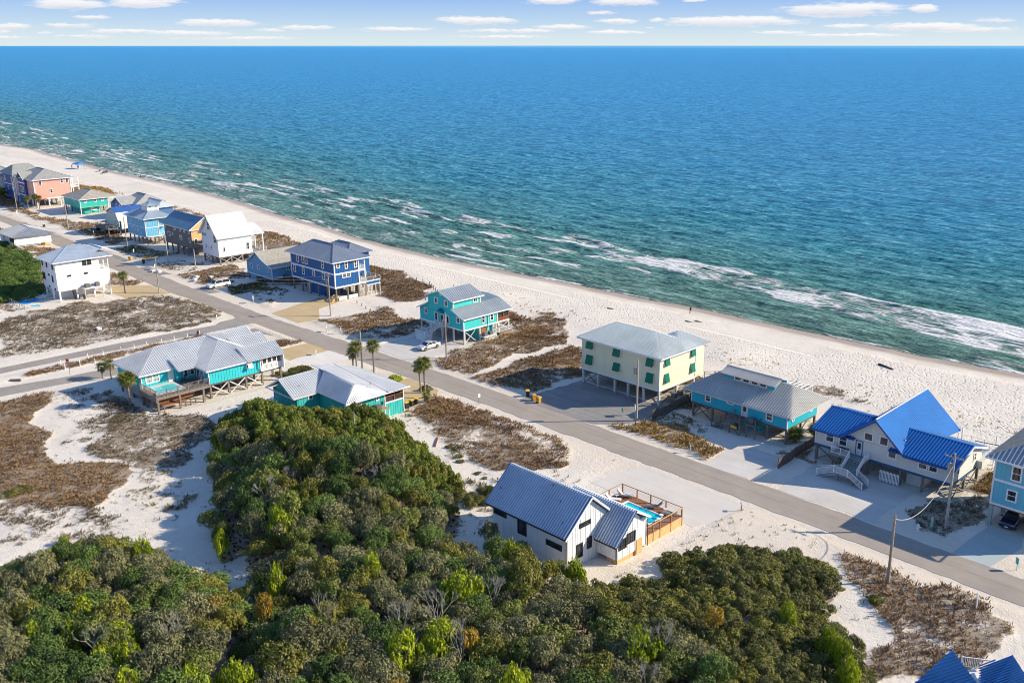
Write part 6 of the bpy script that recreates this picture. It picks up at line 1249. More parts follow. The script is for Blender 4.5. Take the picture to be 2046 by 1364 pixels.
def visible(x, y, z=2, m=60):
    d = Vector((x, y, z)) - cam.location; d.rotate(cam.rotation_euler.to_matrix().inverted())
    if d.z > -1: return False
    px = PPX + d.x / -d.z * FPX; py = PPY - d.y / -d.z * FPX; return -m < px < IMW + m and 0 < py < IMH + m
DOME = [(-133,63),(-134,70),(-131,71.5),(-126,71.3),(-119,74.5),(-116,79.5),(-113,81),(-107,79),(-101,77.5),(-95,76),(-90,74.5),(-88,70),(-92,66),(-100,62),(-108,59),(-118,58),(-127,60)]
DOME_R = [(-62,67),(-60,68),(-58.5,72),(-56,73),(-57,76),(-59,79),(-57,82),(-53,86.5),(-49,88.5),(-45,89.5),(-42.5,88),(-41.5,85),(-41,82),(-39,80),(-36,78),(-33,75),(-30,71),(-28,66),(-36,62),(-46,62),(-54,63)]
def clear(x, y, rr):
    if inpoly([x], [y], GAP)[0]: return False
    if -79.5 - rr < x < -61.5 + rr and 68.3 - rr * .9 < y < 88: return False
    if -133 - rr < x < -118 + rr * .75 and 71.9 - rr * .55 < y < 88: return False
    return True
SAND_GAPS = [[(-84,64),(-80,67),(-79.5,72),(-81.5,72),(-82.5,66)], [(-59.5,69),(-57.5,74),(-61,79),(-63,74),(-62,70)]]
pts = jitter_grid(DOME, 1.98); n = 0
for x, y in pts:
    if clear(x, y, 1.2) and n < 295 and visible(x, y):
        r = random.uniform(1.15, 1.75); shrub('myrtle_shrub', x, y, r, r * random.uniform(1.15, 1.5) + (.7 if y < 74 or x < -120 else 1.3), myrc, 'dense green wind clipped myrtle shrub on the big dune mound', 'myrtle shrubs covering the mound in front of the teal house'); n += 1
pts = jitter_grid(DOME_R, 1.95); n = 0
for x, y in pts:
    if clear(x, y, 1.2) and n < 280 and visible(x, y) and not any(inpoly([x], [y], g)[0] for g in SAND_GAPS):
        r = random.uniform(1.4, 2.0); shrub('holly_shrub', x, y, r, random.uniform(2.0, 2.5), holc, 'olive green clipped shrub on the right hand dune mound', 'holly shrubs covering the mound beside the road'); n += 1
def oakspots(poly, s): return [p for p in jitter_grid(poly, s) if visible(p[0], p[1], 4)]
cand = []
for poly in (T_MAIN, T_LEFT):
    for x, y in oakspots(poly, 2.5):
        if inpoly([x], [y], DOME)[0] or inpoly([x], [y], DOME_R)[0]: continue
        if any(inpoly([x], [y], g)[0] for g in SAND_GAPS): continue
        cand.append((x, y))
seen_ = []
for x, y in cand:
    if all((x - a) ** 2 + (y - b) ** 2 > 2.9 for a, b in seen_): seen_.append((x, y))
cand = sorted(seen_, key=lambda p: p[0] ** 2 + p[1] ** 2)
print('oak candidates', len(cand))
OAKL = [('olive green scrub oak with rounded crown in the foreground thicket', 'scrub oaks of the foreground thicket'), ('grey green scrub oak with thin crown in the foreground thicket', 'greyish oaks of the foreground thicket')]
ko = [0, 0]
for x, y in cand:
    r = random.uniform(1.55, 2.5); d = min(float(polydist([x], [y], T_MAIN)[0]), 6) if inpoly([x], [y], T_MAIN)[0] else min(float(polydist([x], [y], T_LEFT)[0]), 6)
    if d < 1.8: r *= .72
    if not clear(x, y, r * .8): r *= .6
    if not clear(x, y, r * .8): continue
    k = 1 if random.random() < .45 else 0
    hz = (2.7 + d * .26) * random.uniform(.85, 1.2) + (1.6 if x < -92 and y < 62 and y > 40 else 0) + (1.3 if -82 < x < -60 and 58 < y < 69 else 0)
    if ko[k] >= 295: k = 1 - k
    if ko[k] >= 295: continue
    ko[k] += 1
    d_ = Vector((x, y, 4)) - cam.location; d_.rotate(cam.rotation_euler.to_matrix().inverted()); qx = PPX + d_.x / -d_.z * FPX; qy = PPY - d_.y / -d_.z * FPX
    reg = 'at the edge of the sand gully' if (380 < qx < 560 and qy < 1190) else 'in the left clump beside the sand' if qx < 500 else 'on the slope below the teal house mound' if qy < 1040 else 'close to the modern house' if (930 < qx < 1300 and qy < 1200) else 'below the right hand mound' if qx > 1300 else 'along the bottom edge in the middle' if qy > 1250 else 'in the middle of the thicket'
    tree(('scrub_oak', 'grey_oak')[k], x, y, r, hz, [c for i, c in enumerate(oakc) if i % 6 not in (0, 4)] if k == 0 else [c for i, c in enumerate(oakc) if i % 6 in (0, 4)], oakt, ('olive green scrub oak with rounded crown ', 'grey green scrub oak with pale crown ')[k] + reg, ('scrub oaks ', 'greyish oaks ')[k] + reg)
print('oaks', ko)
# named standouts
def at_pix(px, py, z):
    d = pix_dir(px, py); t = (z - CAM_H) / d.z; q = cam.location + d * t; return q.x, q.y
CEDL = [(447,855,1.5,'bright green bush at the left flank of the dune mound'),(438,1048,1.1,'small yellow green bush at the edge of the sand gully'),(104,1094,1.3,'round yellow green bush alone on the sand at left'),(128,1068,.9,'small bright bush on sand above the rounder one'),
 (164,1198,1.6,'yellow green cedar in the upper left thicket'),(142,1247,1.5,'bright cedar left of centre in the left thicket'),(62,1251,1.4,'low lime green cedar near the left edge'),(239,1251,1.9,'tall bright cedar with dead grey limbs on its left'),(243,1292,1.7,'second bright cedar just below the tall one'),(199,1300,1.4,'lime cedar beside the pale dead branches'),
 (248,1340,1.5,'bright cedar cut by the bottom edge at left'),(381,1340,1.8,'wide lime cedar at the bottom edge'),(465,1322,1.9,'bright cedar below the white sand tip'),(551,1122,1.3,'pointed yellow green cedar right of the sand tip'),(741,1107,1.6,'conical cedar among grey oaks in mid thicket'),
 (926,1148,2.3,'flat topped bright pine left of the modern house'),(803,1272,1.9,'upright lime cedar in front of bare branches'),(882,1242,2.1,'deep green cedar beside the orange tree'),(1023,1339,1.6,'bright cedar at the bottom edge below the house'),(1017,1078,1.5,'yellow green tree against the shaded wall of the modern house'),
 (1281,1257,2.0,'yellow green cedar standing out in the right thicket'),(1150,1104,1.4,'small leafy green tree at the white gable corner'),(683,909,1.2,'yellow green patch bush on the dune mound'),(613,962,1.5,'yellow green cedar above the bare branches'),(553,1012,1.7,'olive yellow cedar on the shaded slope'),(1580,1192,1.2,'lime bush on the rim of the right mound'),
 (1660,1241,1.4,'bright rim bush where the right thicket meets sand'),(1690,1262,1.2,'lower bright rim bush beside the sand lot'),(283,1072,1.6,'bright bush on the crest of the left thicket'),(1700,1300,1.2,'small rim bush near the lower right sand')]
for px, py, r, lb in CEDL:
    zz = 1.0 if (px, py) in ((104,1094),(128,1068)) else 4.4 if (px, py) in ((447,855),(438,1048),(1660,1241),(1690,1262),(1700,1300),(1580,1192),(1150,1104),(683,909)) else 6.2
    x, y = at_pix(px, py + 6, zz); g = gz(x, y); t_ = tree('cedar_tree', x, y, r * 1.1, max(1.3, zz - g + (.2 if zz < 5 else 1.1) + r * .4) if zz > 2 else 1.5, cedc, oakt[:3], lb, None)
    for c_ in t_.children:
        if c_.name.startswith('crown'): c_.location.z = .02; c_.scale = (r * random.uniform(.95, 1.2), r * random.uniform(.8, 1.1), (max(1.3, zz - g + (.2 if zz < 5 else 1.1) + r * .4) if zz > 2 else 1.5) * .98)
for px, py, r, lb in ((941,1251,1.2,'orange leaved small tree beside the deep green cedar'),(425,1189,1.5,'golden brown bush crest in the left thicket'),(522,1180,1.1,'orange tinted bush right of the sand tip'),(788,1357,1.2,'orange bush cut by the bottom edge'),(1425,1216,1.3,'yellowing bush in the right hand mound'),(620,1228,.9,'small orange bush in the middle of the thicket')):
    zt_ = 5.0 if px in (1425,) else 6.4; x, y = at_pix(px, py, zt_); g = gz(x, y); tree('yellowing_tree', x, y, r * 1.1, max(1.8, zt_ + .9 - g), yelc, oakt[:3], lb, None)
def dead_mesh(seed):
    r = random.Random(seed); m = MB()
    def br(p, d, l, rad, k):
        q = p + d * l; m.cyl(p, q, rad, rad * .6, 5)
        if k == 0: return
        for i in range(3):
            e = (d + Vector((r.uniform(-.8, .8), r.uniform(-.8, .8), r.uniform(-.15, .5)))).normalized(); br(q, e, l * r.uniform(.6, .8), rad * .6, k - 1)
    br(Vector((0, 0, -.3)), Vector((0, 0, 1)), 1.7, .1, 4); o = m.build('dead_mesh', DEADW); me = o.data; bpy.data.objects.remove(o); return me
dm = [dead_mesh(i) for i in range(4)]
for i, (px, py, s, lb) in enumerate(((580,943,.8,'small bleached dead tree high on the slope'),(531,973,1.0,'twisted bare dead tree above the shaded thicket'),(745,921,.8,'bleached twigs at the dark hollow of the mound'),(761,945,.8,'bare grey tree beside the dark hollow'),(870,1210,1.25,'large bare tree behind the lime cedars'),(797,1225,1.0,'bare branches rising above the upright cedar'),(923,1274,.9,'pale bare limbs under the orange tree'),
    (186,1278,1.1,'bleached fallen branches left of the tall cedar'),(341,1251,1.0,'forked bare tree in the left thicket'),(330,1265,.8,'smaller bare tree beside the forked one'),(1278,1276,.7,'bare twigs inside the yellow green cedar'),(985,1165,.9,'pale bare limbs right of the flat topped pine'),(1330,1260,.8,'bare grey branches in the right thicket'),(1290,1330,.7,'thin bare tree low in the right thicket'),(640,1205,.8,'slanting bare branch in mid thicket'))):
    x, y = at_pix(px, py, 6.2); o = bpy.data.objects.new('dead_tree', dm[i % 4]); COL.objects.link(o); g = gz(x, y); k = max(1.0, (7.3 - g) / 4.2) * (.75 + .25 * s); o.location = (x, y, g); o.scale = (s, s, k); o.rotation_euler = (0, 0, i * 1.3); tag(o, lb, 'dead tree')
for px, py, r, hz, lb in ((788,752,1.6,1.9,'round bright green bush beside the palms at the road'),(852,772,1.2,1.5,'smaller green bush at the foot of the twin palms'),(1750,1196,1.2,1.3,'round dark bush alone on the sand by the pole'),(1682,1176,.5,.5,'tiny bush left of the round dark one'),(897,893,.7,.6,'small olive bush on the sand right of the mound'),
    (919,921,.7,.6,'low bush above the modern house roof'),(955,944,.6,.5,'second low bush above the modern house roof'),(968,955,.5,.45,'third low bush nearest the roof ridge'),(740,770,1.0,1.0,'low green bush between the palms'),(870,820,.9,.8,'pale green bush beside the trash carts'),(20,985,1.5,1.4,'wide green bush at the left photo edge'),(50,975,1.3,1.2,'green bush second from the left edge')):
    x, y = at_pix(px, py, hz * .5); o = shrub('round_shrub', x, y, r, hz, cedc if 'bright' in lb or 'green bush' in lb and 'round' in lb else holc, lb, None)
for k, (poly, nm, lb) in enumerate((([(-89,73.5),(-85,79.5),(-82.5,76),(-82.5,72.5),(-86,71)], 'holly_shrub', 'olive shrub in the clump behind the modern house'), ([(-149,82.5),(-149,86),(-145,88.5),(-140.5,88.5),(-142.5,81)], 'holly_shrub', 'dark green shrub in the clump between the two teal houses'), ([(-330,88),(-296,87),(-277,86),(-242,76),(-236,72),(-240,56),(-300,60)], 'myrtle_shrub', 'dark green shrub in the thicket left of the tall white house'))):
    for x, y in jitter_grid(poly, 1.7 if k < 2 else 2.7):
        if not visible(x, y, 2, 10): continue
        r = random.uniform(1.0, 1.4) if k < 2 else random.uniform(1.6, 2.2); shrub('clump_shrub' if k < 2 else 'inland_shrub', x, y, r, r * 1.25, holc if k < 2 else [c for i, c in enumerate(oakc) if i % 6 in (2, 5)], lb, ['shrub clump behind the modern house', 'shrub clump between the teal houses', 'thicket left of the tall white house'][k])
for i, (x, y, r) in enumerate(((-412,121,2.6),(-407,117,2.8),(-402,115,2.4),(-416,115,2.6))): tree('dark_tree', x, y, r, 5.2, myrc, oakt, ['dark round tree by the far left navy house', 'dark tree before the navy house', 'low dark tree nearest the far left drive', 'dark tree at the far left edge'][i], None)

# undergrowth that fills the gaps under the crowns
rs = np.random.RandomState(9)
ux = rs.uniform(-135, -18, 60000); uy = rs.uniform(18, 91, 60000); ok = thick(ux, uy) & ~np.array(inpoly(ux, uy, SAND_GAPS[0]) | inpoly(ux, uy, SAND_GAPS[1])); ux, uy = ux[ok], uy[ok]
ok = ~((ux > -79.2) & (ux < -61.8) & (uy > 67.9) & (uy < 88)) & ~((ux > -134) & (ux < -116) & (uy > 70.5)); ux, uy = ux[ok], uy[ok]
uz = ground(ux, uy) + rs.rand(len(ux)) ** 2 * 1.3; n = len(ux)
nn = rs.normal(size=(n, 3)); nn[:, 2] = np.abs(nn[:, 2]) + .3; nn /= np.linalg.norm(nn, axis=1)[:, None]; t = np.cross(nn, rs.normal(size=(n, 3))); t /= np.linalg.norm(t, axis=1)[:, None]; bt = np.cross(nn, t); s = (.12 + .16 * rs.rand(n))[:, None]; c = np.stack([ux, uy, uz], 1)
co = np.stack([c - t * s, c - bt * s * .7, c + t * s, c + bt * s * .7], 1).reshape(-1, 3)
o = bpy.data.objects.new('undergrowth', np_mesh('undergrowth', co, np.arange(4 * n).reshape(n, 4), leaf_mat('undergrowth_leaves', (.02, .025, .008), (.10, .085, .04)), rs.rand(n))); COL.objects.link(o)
tag(o, 'dark leafy undergrowth between the thicket trees', 'undergrowth', kind='stuff')

# dune grass and low scrub tufts
GR = {'b': leaf_mat('brown_scrub', (.10, .055, .028), (.40, .25, .12), .15, .8), 'g': leaf_mat('grey_brown_scrub', (.09, .07, .04), (.34, .26, .16), .12, .8), 'o': leaf_mat('olive_scrub', (.10, .09, .02), (.34, .29, .09), .15, .8), 'd': leaf_mat('golden_dune_grass', (.16, .09, .025), (.52, .34, .11), .2, .8)}
acc = {k: [] for k in GR}
for pi, (poly, dn, kd) in enumerate(VEG):
    P = np.array(poly, float); a = 0
    for i in range(len(P)): a += P[i][0] * P[(i + 1) % len(P)][1] - P[(i + 1) % len(P)][0] * P[i][1]
    a = abs(a) / 2; bb = (P[:, 0].max() - P[:, 0].min() + 4) * (P[:, 1].max() - P[:, 1].min() + 4)
    far = P[:, 0].mean() < -230; dens = (3.2 if far else 8.0); n = int(min(bb * dens, 60000))
    x = rs.uniform(P[:, 0].min() - 2, P[:, 0].max() + 2, n); y = rs.uniform(P[:, 1].min() - 2, P[:, 1].max() + 2, n)
    wx = x + (vn(x, y, 3.5, 1) - .5) * 3.4; wy = y + (vn(x, y, 3.5, 2) - .5) * 3.4; ok = inpoly(wx, wy, poly)
    cl = vn(x, y, 1.5, 21) * .5 + vn(x, y, 3.8, 22) * .5; ok &= cl + rs.uniform(-.12, .12, n) > (.83 - dn * .66); ok &= flatmask(x, y) > .4; ok &= ~thick(x, y)
    acc[kd].append(np.stack([x[ok], y[ok], np.where(rs.rand(ok.sum()) < .5, 1, .75) * (1.25 if far else 1.0) * (1.2 if kd in 'd' else 1) * (.8 if kd == 'g' else 1) * (.6 + .8 * cl[ok]) * rs.uniform(.55, 1.25, ok.sum())], 1))
# sparse tufts on the bare sand
n = 2600; x = rs.uniform(-140, -28, n); y = rs.uniform(36, 97, n); ok = (flatmask(x, y) > .5) & ~thick(x, y) & (vn(x, y, 6, 77) > .45); acc['o'].append(np.stack([x[ok], y[ok], .45 + .5 * rs.rand(ok.sum())], 1))
n = 1500; x = rs.uniform(-330, -30, n); y = rs.uniform(128, 150, n); ok = (vn(x, y, 9, 78) > .62) & (flatmask(x, y) > .5); acc['d'].append(np.stack([x[ok], y[ok], .6 + .5 * rs.rand(ok.sum())], 1))
tot = 0
LBG = {'b': 'brown dried scrub tufts on the dunes along the road', 'g': 'grey brown sparse scrub tufts on open sand', 'o': 'olive low scrub tufts scattered on sand', 'd': 'golden dune grass clumps by the road and dunes'}
for k, lst in acc.items():
    A = np.concatenate(lst); n = len(A); B = 8; tot += n * B
    base = np.stack([A[:, 0], A[:, 1], ground(A[:, 0], A[:, 1]) - .04], 1)
    a = rs.rand(n, B) * 6.283; ln = (.20 + .34 * rs.rand(n, B)) * A[:, 2:3]; lean = rs.uniform(.25, 1.1, (n, B)); r0 = rs.rand(n, B) * .22 * A[:, 2:3]
    p0 = base[:, None, :] + np.stack([np.cos(a) * r0, np.sin(a) * r0, a * 0], 2); tip = p0 + np.stack([np.cos(a) * ln * lean, np.sin(a) * ln * lean, ln * .8], 2)
    wd = .042 * A[:, 2:3] * (.6 + rs.rand(n, B)); sx_ = np.stack([-np.sin(a) * wd, np.cos(a) * wd, a * 0], 2)
    mid = p0 * .45 + tip * .55 + np.array([0, 0, .03])
    co = np.stack([p0, mid - sx_, tip, mid + sx_], 2).reshape(-1, 3)
    tint = np.clip(np.repeat(vn(A[:, 0], A[:, 1], 7, 90), B) * .8 + rs.rand(n * B) * .35 - .05, 0, 1)
    o = bpy.data.objects.new('dune_scrub', np_mesh('dune_scrub', co, np.arange(n * B * 4).reshape(-1, 4), GR[k], tint)); COL.objects.link(o); tag(o, LBG[k], 'scrub', kind='stuff')
print('tuft quads', tot)

# ================================================================== palms
PAL = leaf_mat('palm_fronds', (.06, .08, .015), (.24, .25, .04), .2, .5); PALD = leaf_mat('dry_fronds', (.12, .09, .04), (.30, .22, .11), .1, .8)
def frond_mesh(seed, L_=1.25, mat=None):
    """fan frond: a stalk and a ring of separate drooping leaflets"""
    r = random.Random(seed); m = MB(); m.cyl((0, 0, 0), (L_ * .5, 0, .12), .018, .012, 4); c = Vector((L_ * .5, 0, .12)); k = 15
    for i in range(k):
        a = (i / (k - 1) - .5) * 4.2; l = L_ * .62 * (1 - .22 * abs(a) / 2.1); d = Vector((math.cos(a), math.sin(a), .05)); s = Vector((-math.sin(a), math.cos(a), 0)) * .045
        q = c + d * l * .6 + Vector((0, 0, .05)); e = c + d * l + Vector((0, 0, -.26 * l - r.random() * .1)); m.add([c, q - s, e, q + s], [(0, 1, 2, 3)])
    o = m.build('frond_mesh', mat or PAL, fixn=False); me = o.data; bpy.data.objects.remove(o)
    at = me.attributes.new('tint', 'FLOAT', 'FACE'); at.data.foreach_set('value', [r.random() for _ in me.polygons]); return me
FR = [frond_mesh(i) for i in range(4)]; FRD = [frond_mesh(9, 1.0, PALD)]
PTR = {}
def palm(x, y, h, r, label, nfr=26, lean=(0, 0), dry=4, group='palms of the neighbourhood', wide=.15):
    e = empty('palm_tree', (x, y, gz(x, y)), label, 'palm', group, random.uniform(0, 6)); m = MB(); n = 12
    top = Vector((lean[0], lean[1], h - r * .35)); p = Vector((0, 0, -.2))
    for i in range(n):
        q = Vector((lean[0] * ((i + 1) / n) ** 1.5, lean[1] * ((i + 1) / n) ** 1.5, (h - r * .35) * (i + 1) / n)); w = wide * (1.15 if i == 0 else 1 if i < n - 3 else 1.35); m.cyl(p, q, w * 1.06, w * .9, 9, False); p = q
    m.build('trunk', wood((.26, .21, .16), 'palm_trunk'), e); c = bpy.data.objects.new('crown', None); m2 = MB(); m2.cyl((0, 0, -.45), (0, 0, .1), .24, .12, 8); c = m2.build('crown', PALD, e); c.data.attributes.new('tint', 'FLOAT', 'FACE'); c.location = top
    for i in range(nfr):
        f = bpy.data.objects.new('frond', random.choice(FR if i >= dry else FRD)); link(f, c); t = i / nfr; az_ = i * 2.399; elv = (-.9 if i < dry else -.45 + 1.65 * ((i - dry) / (nfr - dry))) + random.uniform(-.12, .12)
        f.rotation_euler = (random.uniform(-.25, .25), -elv, az_); s = r / 1.25 * random.uniform(.88, 1.1); f.scale = (s, s, s)
    return e
palm(-136.6, 90.9, 6.1, 1.5, 'slender palm at the left of the roadside cluster by the white pole', lean=(.3, .2)); palm(-138.2, 91.3, 4.6, 1.4, 'shorter palm tucked against the slender one', 24); palm(-136.0, 94.1, 5.9, 1.55, 'single palm standing right of the roadside cluster', 28)
palm(-120.5, 93.2, 6.4, 1.6, 'tallest palm with bright crown near the trash carts', 30); palm(-122.9, 94.2, 5.0, 1.5, 'leaning palm with brown skirt behind the tallest one', 24, (-.5, .2), 9)
palm(-151.4, 57.3, 5.0, 1.7, 'round headed yellow green palm in front of the pool deck', 42, wide=.2, dry=7); palm(-169.2, 60.0, 2.4, 1.2, 'small dark palm at the left of the roadside pair', 20); palm(-167.4, 60.8, 3.0, 1.35, 'small dark palm at the right of the roadside pair', 22)
palm(-227.6, 88.5, 4.6, 1.5, 'palm beside the tall white house', 24); palm(-372.7, 115.3, 4.2, 1.4, 'yellowish palm leftmost before the pink house'); palm(-373.4, 118.2, 4.6, 1.4, 'yellowish palm in the middle before the pink house'); palm(-371.2, 118.6, 4.3, 1.4, 'yellowish palm nearest the pink house stilts')
palm(-66.5, 119.3, 1.7, 1.4, 'dark low cycad at the corner of the cerulean house', 34, wide=.25); palm(-65.2, 122.9, 1.6, 1.3, 'second dark cycad farther back beside the cerulean house', 30, wide=.25); palm(-118.8, 92.2, 1.2, 1.0, 'low fan palm between the trash carts and the tallest palm', 18)

# ================================================================== utility poles and wires
def pole(x, y, h, label, tr=False, arm=False, lean=(0, 0), r=.14, white=False):
    e = empty('utility_pole', (x, y, 0), label, 'utility pole', 'poles along the beach road'); m = MB(); m.cyl((0, 0, -.4), (lean[0], lean[1], h), r * 1.12, r * .72, 10); m.build('shaft', M_POLE if not white else wood((.42, .38, .33), 'pale_pole_wood'), e)
    if tr: m = MB(); m.cyl((-.42, -.1, h - 2.4), (-.42, -.1, h - 1.35), .26, .26, 12); m.cyl((-.42, -.1, h - 1.35), (-.42, -.1, h - 1.22), .14, .05, 8); m.box(-.3, 0, -.14, -.06, h - 2.1, h - 2.0); m.build('transformer', M_STEEL, e)
    if arm:
        m = MB(); m.box(-1.1, 1.1, -.2, -.1, h - .55, h - .42); m.build('crossarm', M_POLE, e)
        for k in (-1, -.4, .4, 1): m = MB(); m.cyl((k, -.15, h - .42), (k, -.15, h - .2), .05, .035, 6); m.build('insulator', M_STEEL, e)
    else: m = MB(); m.cyl((lean[0], lean[1], h), (lean[0], lean[1], h + .28), .05, .05, 6); m.cyl((lean[0] + .12, lean[1] - .1, h - 1.0), (lean[0] + .28, lean[1] - .22, h - .95), .06, .05, 6); m.build('insulator', M_STEEL, e)
    m = MB(); m.cyl((.13, -.13, 0), (.13, -.13, min(2.2, h * .3)), .05, .05, 6); m.build('cable_guard', M_STEEL, e); return e
pole(-372, 111.4, 10.2, 'utility pole in front of the pink house', True, lean=(-.5, 0)); pole(-323.7, 110.9, 8.6, 'utility pole between the sea green and mint houses', True, white=True); pole(-274.9, 109.3, 10, 'utility pole before the bright blue house', lean=(-.3, 0)); pole(-248.9, 109, 8.5, 'utility pole before the taupe house', True, white=True)
pole(-241.5, 112.9, 4.9, 'short white pole beneath the taupe house corner', white=True); pole(-222, 94.2, 8.4, 'bare brown pole on the scrub lot opposite the white gabled house'); pole(-175.4, 111, 9.4, 'pole with crossarm and transformer by the navy house', True, True); pole(-134.1, 109.1, 8.9, 'utility pole before the turquoise house', True)
pole(-88.8, 109.8, 10, 'utility pole with transformer before the yellow house', True, white=True, r=.17); pole(-39.2, 108.1, 10.1, 'utility pole before the blue roofed house', True, True, r=.17, white=True); pole(-38.6, 91.7, 8.3, 'bare wooden pole on the sand lot at lower right', r=.17); pole(-126, 86.9, 0.1, 'x') if False else None
pole(-137.4, 92.6, 8.2, 'pale pole rising among the roadside palms', white=True); pole(-105.8, 69.5, 8.0, 'thin pole standing out of the dune mound', white=True, r=.09)
def wire(p, q, sag, label, r=.03):
    m = MB(); P, Q = Vector(p), Vector(q); a = P
    for i in range(1, 21):
        t = i / 20; b = P.lerp(Q, t); b.z -= sag * 4 * t * (1 - t); m.cyl(a, b, r, r, 5, False); a = b
    tag(m.build('power_line', paint((.45, .44, .42), .6, .1, name='cable_sheath')), label, 'cable')
wire((-39.2, 108, 8.6), (-38.6, 91.7, 7.9), 2.3, 'pale sagging cable between the two poles at lower right', .04)
for k, z in enumerate((8.7, 8.2, 7.6)): wire((-175.6, 110.9, z), (-222, 94.3, 7.9 - k * .3), 1.4 + k * .3, ['upper', 'middle', 'lower'][k] + ' wire from the crossarm pole across the navy house front', .022)
wire((-256, 119, 2.8), (-246.5, 104.5, .3), .2, 'guy wire near the taupe house pole')

# ================================================================== vehicles
TIRE = paint((.02, .02, .02), .8, .1, name='tyre_rubber'); RIM = paint((.35, .36, .38), .3, .1, metal=.8, name='alloy_rim'); LAMP = paint((.75, .75, .72), .2, .05, name='headlight_lens'); TAIL = paint((.35, .01, .01), .3, .05, name='taillight_lens')
def carpaint(c, n): 
    m = paint(c, .22, .05, .1, name=n); m.node_tree.nodes['Principled BSDF'].inputs['Coat Weight'].default_value = .6; return m
def car(name, x, y, rz, body, cabin, L_, W, mat, label, cat, ylen=None, rack=False, bed=None):
    """side profiles in metres, nose towards -y after rotation; body and cabin are lists of (along, height)"""
    e = empty(name, (x, y, .03), label, cat, None, rz)
    def loft(prof, w0, w1, zb, zt):
        m = MB(); n = len(prof); vs = []
        for s in (-1, 1):
            for (a, z) in prof: t = min(1, max(0, (z - zb) / (zt - zb))); vs.append((s * (w0 * (1 - t) + w1 * t) / 2, a, z))
        m.add(vs, [tuple(range(n)), tuple(range(2 * n - 1, n - 1, -1))] + [(i, n + i, n + (i + 1) % n, (i + 1) % n) for i in range(n)]); return m
    b = loft(body, W, W * .93, .3, 1.0).build('body', mat, e); md = b.modifiers.new('bevel', 'BEVEL'); md.width = .07; md.segments = 2; md.limit_method = 'ANGLE'
    zt = max(z for _, z in cabin); zb = min(z for _, z in cabin); c = loft(cabin, W * .9, W * .70, zb, zt).build('cabin', mat, e); md = c.modifiers.new('bevel', 'BEVEL'); md.width = .05; md.segments = 2
    # glass: windscreen, rear and side panes proud of the cabin
    A = cabin; zc = zb + (zt - zb) * .12; zz = zb + (zt - zb) * .86
    def at(a0, a1, z): return a0[0] + (a1[0] - a0[0]) * (z - a0[1]) / (a1[1] - a0[1])
    wl = lambda z, k=.9: W * (.9 + (.70 - .9) * (z - zb) / (zt - zb)) / 2
    f0, f1, r1, r0 = A[0], A[1], A[-2], A[-1]; g = MB()
    for (p0, p1, o) in ((f0, f1, -.03), (r0, r1, .03)):
        y0_, y1_ = at(p0, p1, zc) + o, at(p0, p1, zz) + o; w0_, w1_ = wl(zc) * .9, wl(zz) * .9; g.add([(-w0_, y0_, zc), (w0_, y0_, zc), (w1_, y1_, zz), (-w1_, y1_, zz), (-w0_, y0_ - o, zc - .01), (w0_, y0_ - o, zc - .01), (w1_, y1_ - o, zz), (-w1_, y1_ - o, zz)], [(0,1,2,3),(7,6,5,4),(0,4,5,1),(1,5,6,2),(2,6,7,3),(3,7,4,0)]); g.build('windscreen' if o < 0 else 'rear_window', glass(), e); g = MB()
    ya, yb = at(f0, f1, zc) + .25, at(r0, r1, zc) - .2; yc, yd = at(f0, f1, zz) + .12, at(r0, r1, zz) - .08; mid = (ya + yb) / 2
    for s in (-1, 1):
        for (u0, u1, t0, t1) in ((ya, mid - .05, yc, mid - .05), (mid + .05, yb, mid + .05, yd)):
            g = MB(); w0_, w1_ = wl(zc) + .012, wl(zz) + .012; g.add([(s * w0_, u0, zc), (s * w0_, u1, zc), (s * w1_, t1, zz), (s * w1_, t0, zz), (s * (w0_ - .03), u0, zc), (s * (w0_ - .03), u1, zc), (s * (w1_ - .03), t1, zz), (s * (w1_ - .03), t0, zz)], [(0,1,2,3),(7,6,5,4),(0,4,5,1),(1,5,6,2),(2,6,7,3),(3,7,4,0)]); g.build('side_window', glass(), e)
    R_ = .36
    for s in (-1, 1):
        for a in (-L_ * .31, L_ * .30):
            m = MB(); m.cyl((s * (W / 2 - .2), a, R_), (s * (W / 2 + .015), a, R_), R_, R_, 18); wl_ = m.build('wheel', TIRE, e); m = MB(); m.cyl((s * (W / 2 - .1), a, R_), (s * (W / 2 + .03), a, R_), R_ * .6, R_ * .55, 12); m.build('rim', RIM, wl_)
        m = MB(); m.box(s * W * .36 - .18, s * W * .36 + .18, -L_ / 2 - .02, -L_ / 2 + .12, .62, .78); m.build('headlight', LAMP, e); m = MB(); m.box(s * W * .4 - .1, s * W * .4 + .1, L_ / 2 - .1, L_ / 2 + .02, .7, .95); m.build('taillight', TAIL, e)
        m = MB(); m.box(s * (W / 2 + .1) - .1, s * (W / 2 + .1) + .1, ya - .1, ya + .05, zb - .02, zb + .16); m.build('wing_mirror', mat, e)
    m = MB(); m.box(-W * .3, W * .3, -L_ / 2 - .03, -L_ / 2 + .05, .45, .62); m.build('grille', M_DARK, e); m = MB(); m.box(-.22, .22, -L_ / 2 - .045, -L_ / 2 - .02, .36, .48); m.build('number_plate', M_WHITE, e)
    if bed: m = MB(); m.box(-W * .40, W * .40, bed[0], bed[1], .62, 1.085); m.build('truck_bed', M_DARK, e)
